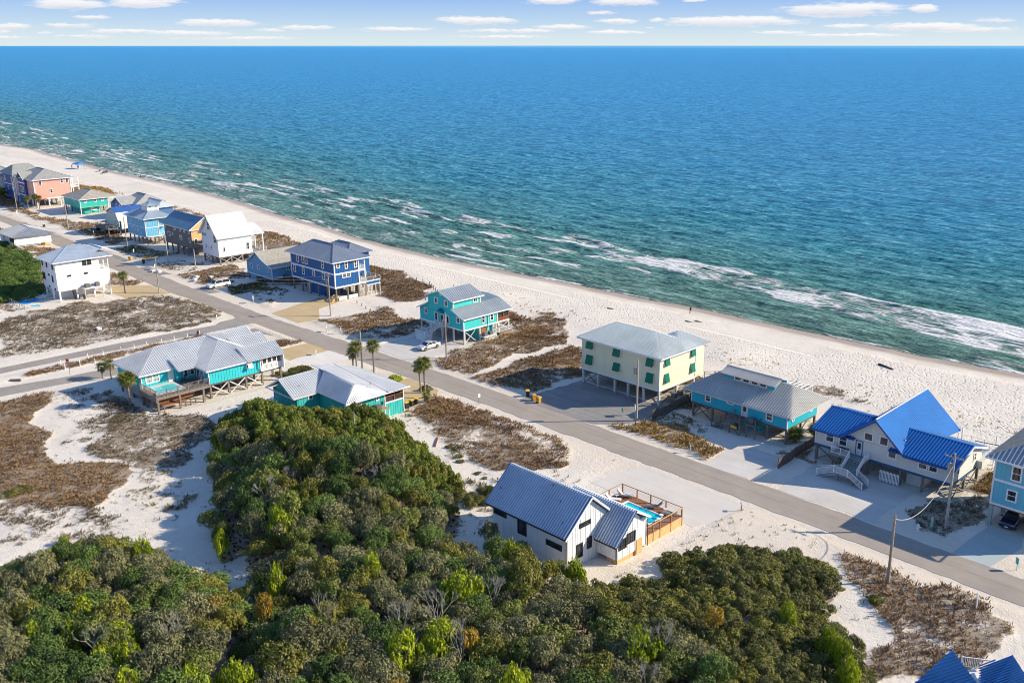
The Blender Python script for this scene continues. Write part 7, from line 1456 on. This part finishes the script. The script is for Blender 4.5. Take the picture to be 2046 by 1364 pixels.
    if rack:
        m = MB()
        for s in (-1, 1):
            for a in (-.9, .3, 1.4, 2.5): m.cyl((s * .8, a, 1.0), (s * .8, a, 2.15), .03, .03, 6)
            m.cyl((s * .8, -1.3, 2.15), (s * .8, 2.6, 2.15), .03, .03, 6)
        for a in (-.9, .3, 1.4, 2.5): m.cyl((-.8, a, 2.15), (.8, a, 2.15), .03, .03, 6)
        m.build('ladder_rack', M_STEEL, e); m = MB()
        for s in (.1, .5): m.box(s - .03, s + .03, -1.3, 2.9, 2.19, 2.26)
        for i in range(12): m.box(.1, .5, -1.2 + i * .35, -1.15 + i * .35, 2.2, 2.24)
        m.build('ladder', paint((.6, .3, .06), .5, .1, name='orange_ladder'), e)
    return e
SEDAN = [(-2.3, .3), (-2.35, .6), (-2.2, .78), (-1.2, .93), (1.6, .98), (2.25, .95), (2.32, .6), (2.25, .3)]; SEDC = [(-1.25, .92), (-.45, 1.42), (.75, 1.42), (1.7, .96)]
SUVB = [(-2.3, .3), (-2.36, .65), (-2.25, .92), (-1.25, 1.08), (2.25, 1.12), (2.35, .8), (2.3, .32)]; SUVC = [(-1.3, 1.06), (-.6, 1.68), (2.0, 1.68), (2.28, 1.1)]
TRB = [(-2.75, .35), (-2.82, .7), (-2.72, 1.02), (-1.5, 1.13), (2.75, 1.08), (2.8, .5), (2.7, .38)]; TRC = [(-1.5, 1.1), (-.8, 1.8), (.65, 1.8), (.85, 1.1)]
UTC = [(-1.5, 1.1), (-.8, 1.85), (2.5, 1.9), (2.72, 1.1)]
car('pickup_truck', -217.1, 106.7, 0, TRB, UTC, 5.5, 1.95, carpaint((.78, .78, .76), 'white_car_paint'), 'white work pickup with ladder rack turning off the road', 'pickup truck', rack=True)
car('silver_car', -141.6, 110.9, 0, SEDAN, SEDC, 4.6, 1.8, carpaint((.55, .55, .56), 'silver_car_paint'), 'silver sedan parked before the turquoise house', 'car')
car('parked_suv', -34.0, 115.6, 0, SUVB, SUVC, 4.6, 1.9, carpaint((.012, .02, .06), 'midnight_blue_car_paint'), 'dark blue SUV under the aqua house at the right edge', 'SUV')
car('parked_suv', -328.5, 126.5, R(35), SUVB, SUVC, 4.7, 1.9, carpaint((.20, .25, .33), 'grey_blue_car_paint'), 'grey blue SUV parked between the sea green and mint houses', 'SUV')
car('parked_suv', -318.4, 122.0, R(25), SUVB, SUVC, 4.5, 1.85, carpaint((.75, .75, .73), 'white_suv_paint'), 'white SUV beside the mint house wall', 'SUV')
car('pickup_truck', -309.6, 114.2, R(-60), TRB, TRC, 5.5, 1.95, carpaint((.02, .02, .025), 'black_car_paint'), 'dark pickup parked in shade before the mint house', 'pickup truck', bed=(1.0, 2.6))

# ================================================================== street furniture
YL = paint((.80, .50, .03), .5, .05, name='yellow_lid'); ORG = paint((.65, .33, .04), .5, .1, name='amber_lid')
def bin_(x, y, rz, label, lid=YL, body=M_DARK, tip=0):
    e = empty('trash_cart', (x, y, .02), label, 'trash cart', 'wheeled trash carts', rz); m = MB()
    m.add([(-.22, -.26, .08), (.22, -.26, .08), (.22, .24, .08), (-.22, .24, .08), (-.3, -.36, 1.0), (.3, -.36, 1.0), (.3, .34, 1.0), (-.3, .34, 1.0)], [(0,3,2,1),(4,5,6,7),(0,1,5,4),(1,2,6,5),(2,3,7,6),(3,0,4,7)]); m.box(-.28, .28, .34, .42, .9, .98); m.build('bin_body', body, e)
    m = MB(); m.add([(-.33, -.4, 1.0), (.33, -.4, 1.0), (.33, .38, 1.02), (-.33, .38, 1.02), (-.3, -.34, 1.1), (.3, -.34, 1.1), (.3, .34, 1.14), (-.3, .34, 1.14)], [(0,3,2,1),(4,5,6,7),(0,1,5,4),(1,2,6,5),(2,3,7,6),(3,0,4,7)]); m.build('lid', lid, e)
    for s in (-1, 1): m = MB(); m.cyl((s * .25, .26, .12), (s * .31, .26, .12), .12, .12, 10); m.build('wheel', TIRE, e)
for i, (x, y, l) in enumerate(((-118.9, 88.1, 'yellow lidded cart nearest the teal porch'), (-119.1, 89.3, 'middle yellow lidded cart behind the teal porch'), (-119.2, 90.3, 'farthest yellow lidded cart behind the teal porch'), (-108.8, 105.6, 'cart with bright yellow lid at the back of the roadside group'), (-106.6, 104.9, 'cart with amber front left of its twin by the gravel lot'), (-105.3, 104.7, 'cart with amber front at the gravel lot corner'),
    (-302.4, 95.6, 'amber topped cart on the sand beside the far road'), (-301, 96, 'dark cart beside the amber topped one'), (-262.7, 104.6, 'amber cart at the roadside before the bright blue house'), (-256.1, 105.5, 'black cart at the roadside before the taupe house'), (-332.3, 106.6, 'yellow lidded cart on the brown verge far along the road'), (-228.2, 79.6, 'black cart under the equipment platform of the white house'))):
    bin_(x, y, .3 * i, l, ORG if 'amber' in l else M_DARK if 'black' in l or 'dark' in l else YL, ORG if 'amber' in l else M_DARK)
def bollard(x, y, label=None, h=.95):
    m = MB(); m.cyl((0, 0, -.2), (0, 0, h), .09, .085, 10); m.cyl((0, 0, h), (0, 0, h + .06), .085, .02, 10); return tag(m.build('bollard', M_WHITE, loc=(x, y, gz(x, y))), label or 'short white round post beside the narrow side road', 'bollard', 'white posts lining the side road' if not label else None)
for x, y in ((-182.6, 57.7), (-182.6, 62.6), (-182.5, 65.4), (-182.4, 68.7), (-182.3, 71.2), (-182.2, 73.6), (-182.0, 76.5), (-181.9, 79), (-181.6, 81.6), (-181.2, 84)): bollard(x, y)
bollard(-178.6, 57.1, 'white post left of the red flag'); bollard(-178.6, 59.7, 'white post right of the red flag'); bollard(-178.4, 62.3, 'white post beside the dark palms'); bollard(-190.4, 92.4, 'white post on the scrub at the road junction'); bollard(-45.1, 94.2, 'short grey post at the tip of the right thicket', .65)
def board(name, x, y, w_, h_, z, colr, label, cat, rz=0, post=M_PILEW, text=None, tcol=M_WHITE, th=.05, pw=.09, r2=False):
    e = empty(name, (x, y, gz(x, y)), label, cat, None, rz); m = MB(); m.box(-pw / 2, pw / 2, -pw / 2, pw / 2, -.3, z + h_ * .7); p = m.build('post', post, e); 
    m = MB(); m.box(-w_ / 2, w_ / 2, -pw / 2 - th, -pw / 2 - .003, z, z + h_); b = m.build('panel', colr, e)
    if r2: m = MB(); m.box(w_ * .6, w_ * .6 + pw, -pw / 2, pw / 2, -.3, z + h_ * .7); m.build('post', post, e)
    if text:
        cu = bpy.data.curves.new('lettering', 'FONT'); cu.body = text; cu.size = h_ * .42; cu.align_x = 'CENTER'; cu.align_y = 'CENTER'; cu.extrude = .004; t = bpy.data.objects.new('lettering', cu); link(t, b); t.location = (0, -pw / 2 - th - .006, z + h_ / 2); t.rotation_euler = (math.pi / 2, 0, 0); cu.materials.append(tcol)
    return e
TEALS = paint((.04, .42, .42), .5, .05, name='teal_sign_paint'); WSIGN = paint((.75, .77, .78), .5, .05, name='white_sign_paint'); SBLUE = paint((.05, .35, .60), .5, .1, name='blue_sign_paint')
board('house_sign', -91.6, 109.8, .9, .75, .7, TEALS, 'teal house number sign at the gravel lot entrance', 'sign', R(-35), M_WHITE); board('marker_post', -90.6, 111.6, .16, .3, 1.5, M_WHITE, 'tall white marker post beside the teal sign', 'post', 0, M_WHITE)
board('street_sign', -174.7, 88.7, .95, .28, 2.6, paint((.02, .38, .28), .5, .05, name='green_street_sign'), 'green street name sign at the road junction', 'street sign', R(-30), M_STEEL); board('speed_sign', -111.9, 97.5, .5, .65, 1.2, WSIGN, 'white speed limit sign seen from behind on the road edge', 'road sign', R(90), M_STEEL); board('mailbox_sign', -59.8, 95.3, .55, .3, .85, WSIGN, 'low white box on a post beside the sand apron', 'sign', R(-40), M_CEDAR)
board('house_sign', -29.6, 104.5, .5, .8, .8, TEALS, 'teal house sign at the lower right driveway', 'sign', R(-40), M_WHITE); board('white_post', -29.7, 93.3, .14, .5, 1.4, M_WHITE, 'leaning tall white post on the scrub lot at right', 'post', R(-30), M_WHITE, pw=.13)
board('house_sign', -154.6, 109.6, .8, .6, .7, SBLUE, 'small blue house sign on scrub before the turquoise house', 'sign', R(-40), M_WHITE); board('sign_panel', -162.3, 104.8, .3, .7, .7, WSIGN, 'slim white sign in the brush beneath the navy house', 'sign', R(-40), M_WHITE); board('sign_panel', -165.5, 103.6, .8, .5, .6, WSIGN, 'wide white two post sign in the brush near the junction', 'sign', R(-40), M_WHITE, r2=True)
board('realty_sign', -197.2, 104.9, .9, .8, .9, WSIGN, 'white yard sign at the edge of the shaded scrub lot', 'sign', R(-40), M_WHITE); board('house_sign', -290.5, 109, .8, .7, .8, SBLUE, 'blue house sign on the verge before the mint house', 'sign', R(-40), M_WHITE); board('house_sign', -306, 112, .7, .7, .8, TEALS, 'teal sign on the verge near the dark pickup', 'sign', R(-40), M_WHITE)
board('realty_sign', -269, 108.5, .9, .8, .7, WSIGN, 'white sign before the bright blue house', 'sign', R(-40), M_WHITE); board('realty_sign', -246.5, 104.4, .9, .8, .8, WSIGN, 'white sign at the taupe house drive', 'sign', R(-40), M_WHITE); board('info_sign', -153.6, 93.5, .8, .5, .5, WSIGN, 'low white sign beside the brushy island by the drive', 'sign', R(-40), M_WHITE); board('small_sign', -75.3, 105.6, .5, .3, .9, M_WHITE, 'white arrow sign on the brushy dune island', 'sign', R(-40), M_WHITE, pw=.12)
board('small_sign', -363, 108.5, .9, .8, .9, WSIGN, 'white sign at the far drive before the pink house', 'sign', R(-40), M_WHITE); board('mail_post', -108.8, 111.4, .5, .2, 1.2, M_WHITE, 'white light post on the shaded brush by the gravel lot', 'post', R(-30), M_WHITE)
for i, (x, y) in enumerate(((-228.7, 107), (-226.9, 105.6), (-226.2, 109.5), (-244.6, 102.9), (-243.0, 103.8), (-326.3, 98.3), (-327.8, 97.6))):
    m = MB(); m.box(-.5, .5, -.4, .4, 0, .55); m.box(-.55, .55, -.45, .45, .55, .62); tag(m.build('utility_box', M_WHITE, loc=(x, y, gz(x, y)), fixn=True), ['small white box left of the work truck', 'second white box nearer the road by the work truck', 'white box behind the work truck', 'white box by the roadside near the taupe house', 'white box paired beside it near the taupe house', 'white box on the verge opposite the mint house', 'smaller white box on the verge opposite the mint house'][i], 'box')
m = MB(); m.box(-.5, .5, -.4, .4, 0, .5); tag(m.build('utility_box', M_WHITE, loc=(-200, 71.5, gz(-200, 71.5))), 'white box alone on the grey scrub lot', 'box')
e = empty('fire_hydrant', (-41.5, 105.6, 0), 'white fire hydrant on the shaded scrub corner', 'hydrant'); m = MB(); m.cyl((0, 0, -.1), (0, 0, .8), .17, .15, 12); m.cyl((0, 0, .8), (0, 0, 1.02), .19, .06, 12); m.cyl((0, 0, 0), (0, 0, .1), .25, .25, 12); m.build('barrel', M_WHITE, e)
for s in (-1, 1): m = MB(); m.cyl((0, 0, .62), (s * .34, 0, .62), .09, .09, 8); m.build('nozzle', M_WHITE, e)
m = MB(); m.cyl((0, -.3, .5), (0, 0, .5), .11, .11, 8); m.build('nozzle', M_WHITE, e)
e = empty('utility_pedestal', (-40.5, 107.1, 0), 'pale green utility pedestal beside the hydrant', 'utility box'); m = MB(); m.box(-.2, .2, -.2, .2, -.1, .5); m.build('base', paint((.15, .4, .3), .6, .1, name='pale_green_paint'), e); m = MB(); m.box(-.12, .12, -.12, .12, .5, 1.7); m.build('riser', paint((.4, .5, .45), .6, .1, name='grey_green_paint'), e)
e = empty('red_flag', (-175.4, 56.7, gz(-175.4, 56.7)), 'red warning flag on a leaning pole by the side road', 'flag'); m = MB(); m.cyl((0, 0, -.2), (-.35, .25, 2.7), .035, .03, 6); m.build('flagpole', M_DARK, e); m = MB()
for i in range(5):
    a, b = i / 5, (i + 1) / 5; f = lambda t: (-.35 - .75 * t, .25 - .3 * t + .08 * math.sin(t * 7)); p, q = f(a), f(b); m.add([(p[0], p[1], 2.2), (q[0], q[1], 2.15), (q[0], q[1], 2.75), (p[0], p[1], 2.75), (p[0] + .02, p[1] + .02, 2.2), (q[0] + .02, q[1] + .02, 2.15), (q[0] + .02, q[1] + .02, 2.75), (p[0] + .02, p[1] + .02, 2.75)], [(0,1,2,3),(7,6,5,4),(0,4,5,1),(1,5,6,2),(2,6,7,3),(3,7,4,0)])
m.build('cloth', paint((.65, .03, .02), .7, .1, name='red_cloth'), e)
m = MB(); m.box(-.9, .9, -.25, .25, 0, .3); m.box(-.9, .9, -.1, .1, .3, .4); o = tag(m.build('wheel_stop', wood((.14, .13, .13), 'grey_timber'), loc=(-178.4, 48.7, .03)), 'grey timber stop lying on the lower side road', 'timber'); o.rotation_euler[2] = R(50)
tag((lambda m: (m.bar((-107.9, 86.1, .15), (-103.0, 81.0, .25), .28, .2), m.build('wooden_beam', wood((.16, .06, .04), 'red_brown_beam')))[1])(MB()), 'reddish beam lying on sand right of the mound', 'beam')
tag((lambda m: (m.bar((-39.9, 118.6, .12), (-38.7, 116.7, .12), .3, .08), m.build('white_board', M_WHITE))[1])(MB()), 'white board lying on scrub near the aqua house', 'board')
tag((lambda m: (m.bar((-44, 127.9, 4.3), (-36, 130, 4.1), .1, .1), m.build('long_rail', M_PILE))[1])(MB()), 'dark rail running to the aqua house from the blue roof', 'rail')
m = MB(); m.cyl((-.2, -1.0, .55), (.2, 1.0, .6), .3, .3, 10); tag(m.build('driftwood_stump', wood((.12, .09, .07), 'dark_driftwood'), loc=(-182.4, 84.7, -.2)), 'dark stump post at the road junction', 'stump').rotation_euler = (R(80), 0, 0)
def fence(x0, y0, x1, y1, h, mat, label, step=.16, pw=.13, posts=2.4):
    e = empty('board_fence', (x0, y0, 0), label, 'fence'); A = Vector((x0, y0, 0)); B = Vector((x1, y1, 0)); L_ = (B - A).length; d = (B - A) / L_; n = int(L_ / step); rz = math.atan2(d.y, d.x); mb = MB(); mb.box(-pw / 2, pw / 2, -.012, .012, 0, h); o = mb.build('slat', mat); me = o.data; bpy.data.objects.remove(o)
    for i in range(n):
        s = bpy.data.objects.new('slat', me); link(s, e); p = d * (i + .5) * step; s.location = (p.x, p.y, gz(x0 + p.x, y0 + p.y) + random.uniform(-.04, .04)); s.rotation_euler = (random.uniform(-.02, .02), 0, rz)
    for z in (.35, h - .3): m = MB(); m.bar(A + Vector((0, .03, z)), B + Vector((0, .03, z)), .05, .09); m.build('rail', mat, e, org=A)
    k = int(L_ / posts)
    for i in range(k + 1): p = A.lerp(B, i / max(1, k)); m = MB(); m.box(p.x - .06, p.x + .06, p.y - .06, p.y + .06, -.2, h + .12); m.build('post', mat, e, org=A)
FW = wood((.13, .11, .09), 'weathered_fence_boards'); fence(-87.0, 111.5, -87.4, 126, 1.5, FW, 'grey board fence between the yellow and cerulean houses'); fence(-63.3, 109.6, -63.8, 122.5, 1.45, wood((.16, .10, .08), 'brown_fence_boards'), 'brown board fence left of the blue roofed house')
def post_row(pts, label, h=1.1):
    e = empty('rope_fence', (pts[0][0], pts[0][1], 0), label, 'fence'); k = 0
    for (x0, y0), (x1, y1) in zip(pts[:-1], pts[1:]):
        n = max(1, int(math.hypot(x1 - x0, y1 - y0) / 2.2))
        for i in range(n):
            x = x0 + (x1 - x0) * i / n; y = y0 + (y1 - y0) * i / n; m = MB(); m.box(-.07, .07, -.07, .07, -.2, h); m.build('post', M_PILE, e, loc=(x - pts[0][0], y - pts[0][1], gz(x, y)))
post_row([(-201, 139), (-192, 141.5), (-180, 142), (-172, 138), (-170, 131)], 'row of weathered dune posts seaward of the navy house'); post_row([(-400, 150), (-388, 154), (-378, 152)], 'dune posts seaward of the sea green house'); post_row([(-180, 121), (-172, 119), (-165, 113), (-158, 110)], 'low posts crossing the scrub right of the navy house', .7)
def boardwalk(pts, z, label, rail=True):
    e = empty('boardwalk', (pts[0][0], pts[0][1], 0), label, 'boardwalk'); o = pts[0]
    for a, b in zip(pts[:-1], pts[1:]):
        m = MB(); L_ = math.hypot(b[0] - a[0], b[1] - a[1]); n = int(L_ / .3); A = Vector((a[0] - o[0], a[1] - o[1], a[2])); B = Vector((b[0] - o[0], b[1] - o[1], b[2])); d = (B - A).normalized(); s = Vector((-d.y, d.x, 0)).normalized()
        for i in range(n): c = A.lerp(B, (i + .5) / n); m.bar(c - s * .75, c + s * .75, .26, .05)
        for k in (-1, 1):
            m.bar(A + s * .72 * k - Vector((0, 0, .15)), B + s * .72 * k - Vector((0, 0, .15)), .06, .2)
            if rail: m.bar(A + s * .75 * k + Vector((0, 0, .95)), B + s * .75 * k + Vector((0, 0, .95)), .09, .05); m.bar(A + s * .75 * k + Vector((0, 0, .5)), B + s * .75 * k + Vector((0, 0, .5)), .04, .08)
            for i in range(max(2, int(L_ / 2)) + 1): c = A.lerp(B, i / max(2, int(L_ / 2))) + s * .75 * k; m.box(c.x - .05, c.x + .05, c.y - .05, c.y + .05, -.8, c.z + (1 if rail else 0))
        m.build('walkway_section', M_DECK, e)
boardwalk([(-243.5, 132.6, 2.2), (-241, 139, 1.9), (-236, 146, .6), (-233, 150, -.1)], 1, 'wooden beach boardwalk behind the tall white gabled house'); boardwalk([(-88.8, 128.5, 2.3), (-88.0, 133, 1.6), (-87.5, 137, .3)], 1, 'short wooden beach stair behind the yellow house')

# ================================================================== beach
def person_mesh(seed, top, legs, skin=(.45, .28, .2), arms=0):
    me = bpy.data.meshes.new('person'); J = [(0,0,.95),(0,0,1.18),(0,0,1.42),(0,0,1.52),(0,.0,1.66),(.1,0,.9),(.13,-.03,.5),(.14,.03,.08),(.14,-.12,.03),(-.1,0,.9),(-.14,.05,.5),(-.16,.08,.08),(-.16,-.07,.03),(.19,0,1.4),(.26,.02,1.12),(.24,-.1,.88),(-.19,0,1.4),(-.26,.02,1.12),(-.2,-.16,.95)]
    E_ = [(0,1),(1,2),(2,3),(3,4),(0,5),(5,6),(6,7),(7,8),(0,9),(9,10),(10,11),(11,12),(2,13),(13,14),(14,15),(2,16),(16,17),(17,18)]
    rad = [.15,.14,.15,.055,.10,.095,.065,.045,.04,.095,.065,.045,.04,.06,.045,.035,.06,.045,.035]
    me.from_pydata([(a, b, c * .97) for a, b, c in J], E_, []); o = bpy.data.objects.new('person', me); COL.objects.link(o); s = o.modifiers.new('skin', 'SKIN'); o.modifiers.new('sub', 'SUBSURF').levels = 1; o.modifiers['sub'].render_levels = 1
    if not me.skin_vertices: 
        bpy.context.view_layer.objects.active = o
    for i, v in enumerate(me.skin_vertices[0].data if me.skin_vertices else []): v.radius = (rad[i], rad[i]); v.use_root = (i == 0)
    dg = bpy.context.evaluated_depsgraph_get(); m2 = bpy.data.meshes.new_from_object(o.evaluated_get(dg)); bpy.data.objects.remove(o)
    sk = paint(skin, .6, .05, name='skin'); m2.materials.clear()
    for m in (legs, top, sk): m2.materials.append(m)
    for p in m2.polygons:
        z = p.center.z; p.material_index = 2 if (z > 1.42 or z < .12 or (abs(p.center.x) > .2 and z < 1.15 and z > .7)) else (1 if z > .95 else 0); p.use_smooth = True
    return m2
BLK = paint((.02, .02, .025), .8, .1, name='black_cloth'); GRYC = paint((.10, .10, .12), .8, .1, name='grey_cloth'); WHC = paint((.6, .6, .6), .8, .1, name='white_cloth')
pm = [person_mesh(1, BLK, BLK), person_mesh(2, GRYC, BLK), person_mesh(3, BLK, GRYC)]
def person(x, y, k, rz, label, s=1.0, group=None):
    e = bpy.data.objects.new('person', pm[k]); COL.objects.link(e); e.location = (x, y, gz(x, y)); e.rotation_euler = (0, 0, rz); e.scale = (s, s, s); tag(e, label, 'person', group)
    m = MB(); m.cyl((0, .01, 1.60), (0, .02, 1.75), .105, .07, 10); m.build('hair', BLK, e)
person(-123.2, 170.4, 0, 1.2, 'person in dark clothes walking alone by the waterline'); person(-441.5, 185.5, 1, .5, 'person in grey top standing at the distant water edge')
for k, (x, y) in enumerate(((-498.5, 176.5), (-495.5, 178.5), (-493, 177.3), (-490.5, 179.3))): person(x, y, k % 3, k, ['person leftmost under the blue beach canopy', 'person second under the blue beach canopy', 'person third under the blue beach canopy', 'person rightmost under the blue beach canopy'][k])
e = empty('beach_canopy', (-494, 178.5, gz(-494, 178.5)), 'blue pop up canopy on the distant beach', 'canopy'); m = MB()
for s, t in ((-1, -1), (1, -1), (1, 1), (-1, 1)): mm = MB(); mm.cyl((s * 3, t * 2, -.2), (s * 3, t * 2, 2.5), .05, .05, 6); mm.build('leg', M_STEEL, e)
hip(m, -3.3, 3.3, -2.3, 2.3, 2.4, 3.3, 'x', rib=0, cap=0); m.build('roof', paint((.05, .28, .75), .7, .1, name='blue_canvas'), e)
for k, (x, y) in enumerate(((-476, 180), (-468, 179), (-471, 182))):
    e = empty('beach_lounger', (x, y, gz(x, y)), ['dark beach lounger nearest the canopy', 'grey beach lounger in the small row', 'third beach lounger nearest the sea'][k], 'beach chair', None, k * .6); m = MB(); m.box(-.6, .6, -1, .6, .3, .4); m.bar((0, .6, .35), (0, 1.2, .9), 1.2, .08, (0, 0, 1)); m.build('seat', GRYC, e)
    for s in (-.5, .5):
        for t in (-.8, .5): mm = MB(); mm.box(s - .04, s + .04, t - .04, t + .04, -.1, .3); mm.build('leg', M_STEEL, e)
tag((lambda m: (m.cyl((-75.6, 164.6, -.78), (-72.3, 163.4, -.72), .28, .2, 9), m.cyl((-74, 164, -.7), (-73.6, 163.3, -.2), .1, .05, 6), m.build('driftwood_log', wood((.07, .06, .06), 'dark_log')))[2])(MB()), 'dark driftwood log near the waterline at right', 'driftwood')
for k, (x, y) in enumerate(((-137.3, 159.3), (-118.7, 163.5), (-117.4, 165.2))):
    z = gz(x, y); m = MB(); m.cyl((-.8, 0, .1), (.8, .2, .14), .14, .08, 7); m.cyl((.1, 0, .1), (.5, -.4, .35), .06, .03, 5); tag(m.build('driftwood', wood((.14, .11, .09), 'grey_driftwood'), loc=(x, y, z)), ['driftwood piece left of the walking person', 'driftwood piece below the walking person', 'smaller driftwood piece nearest the walking person'][k], 'driftwood')

# ================================================================== pool deck furniture of the modern house
LG = wood((.40, .34, .27), 'teak_lounger'); CU = paint((.72, .70, .66), .8, .05, name='cream_cushion'); CG = paint((.22, .21, .20), .8, .1, name='grey_cushion')
def lounger(x, y, rz, cu, label):
    e = empty('sun_lounger', (x, y, 1.25), label, 'sun lounger', None, rz); m = MB(); m.box(-.33, .33, -1.0, .45, .28, .36); m.bar((0, .45, .34), (0, 1.05, .95), .62, .06); m.build('frame', LG, e); m = MB(); m.box(-.29, .29, -.97, .42, .36, .44); m.build('seat_cushion', cu, e); m = MB(); m.bar((0, .42, .43), (0, 1.0, 1.02), .56, .08); m.build('back_cushion', cu, e)
    for s in (-.28, .28):
        for t in (-.9, .35): g = MB(); g.box(s - .035, s + .035, t - .035, t + .035, 0, .3); g.build('leg', LG, e)
lounger(-71.5, 84.2, R(120), CU, 'cream sun lounger at the left end of the pool deck, nearer the pool'); lounger(-71.2, 86.2, R(120), CU, 'cream sun lounger in the far left corner of the deck'); lounger(-66.6, 86.3, R(-60), CG, 'grey lounger with raised back along the deck rail'); lounger(-63.9, 86.0, R(-75), CG, 'grey lounger at the right end of the deck rail')
for k, (x, y) in enumerate(((-71.9, 85.3), (-65.0, 86.4), (-64.0, 83.9), (-64.4, 84.9))):
    e = empty('side_table', (x, y, 1.25), ['small white table between the two cream loungers', 'small white table between the grey loungers', 'small white table at the pool end', 'second white table at the pool end'][k], 'side table'); m = MB(); m.cyl((0, 0, .4), (0, 0, .44), .26, .26, 12); m.build('table_top', M_WHITE, e); m = MB(); m.cyl((0, 0, 0), (0, 0, .4), .05, .05, 8); m.build('pedestal', M_WHITE, e)
for k, (x, y) in enumerate(((-236.8, 74.9), (-235.3, 74.9), (-238.0, 72.3))):
    e = empty('patio_lounger', (x, y - 2.2, .08), ['white lounger at the back of the pool terrace', 'second white lounger beside it on the pool terrace', 'white lounger at the left end of the pool terrace'][k], 'sun lounger'); m = MB(); m.box(-.3, .3, -.9, .4, .28, .36); m.bar((0, .4, .33), (0, .9, .8), .6, .06); m.build('seat', M_WHITE, e)
    for s in (-.26, .26):
        for t in (-.8, .3): g = MB(); g.box(s - .03, s + .03, t - .03, t + .03, 0, .3); g.build('leg', M_WHITE, e)
print('objects', len(bpy.data.objects))
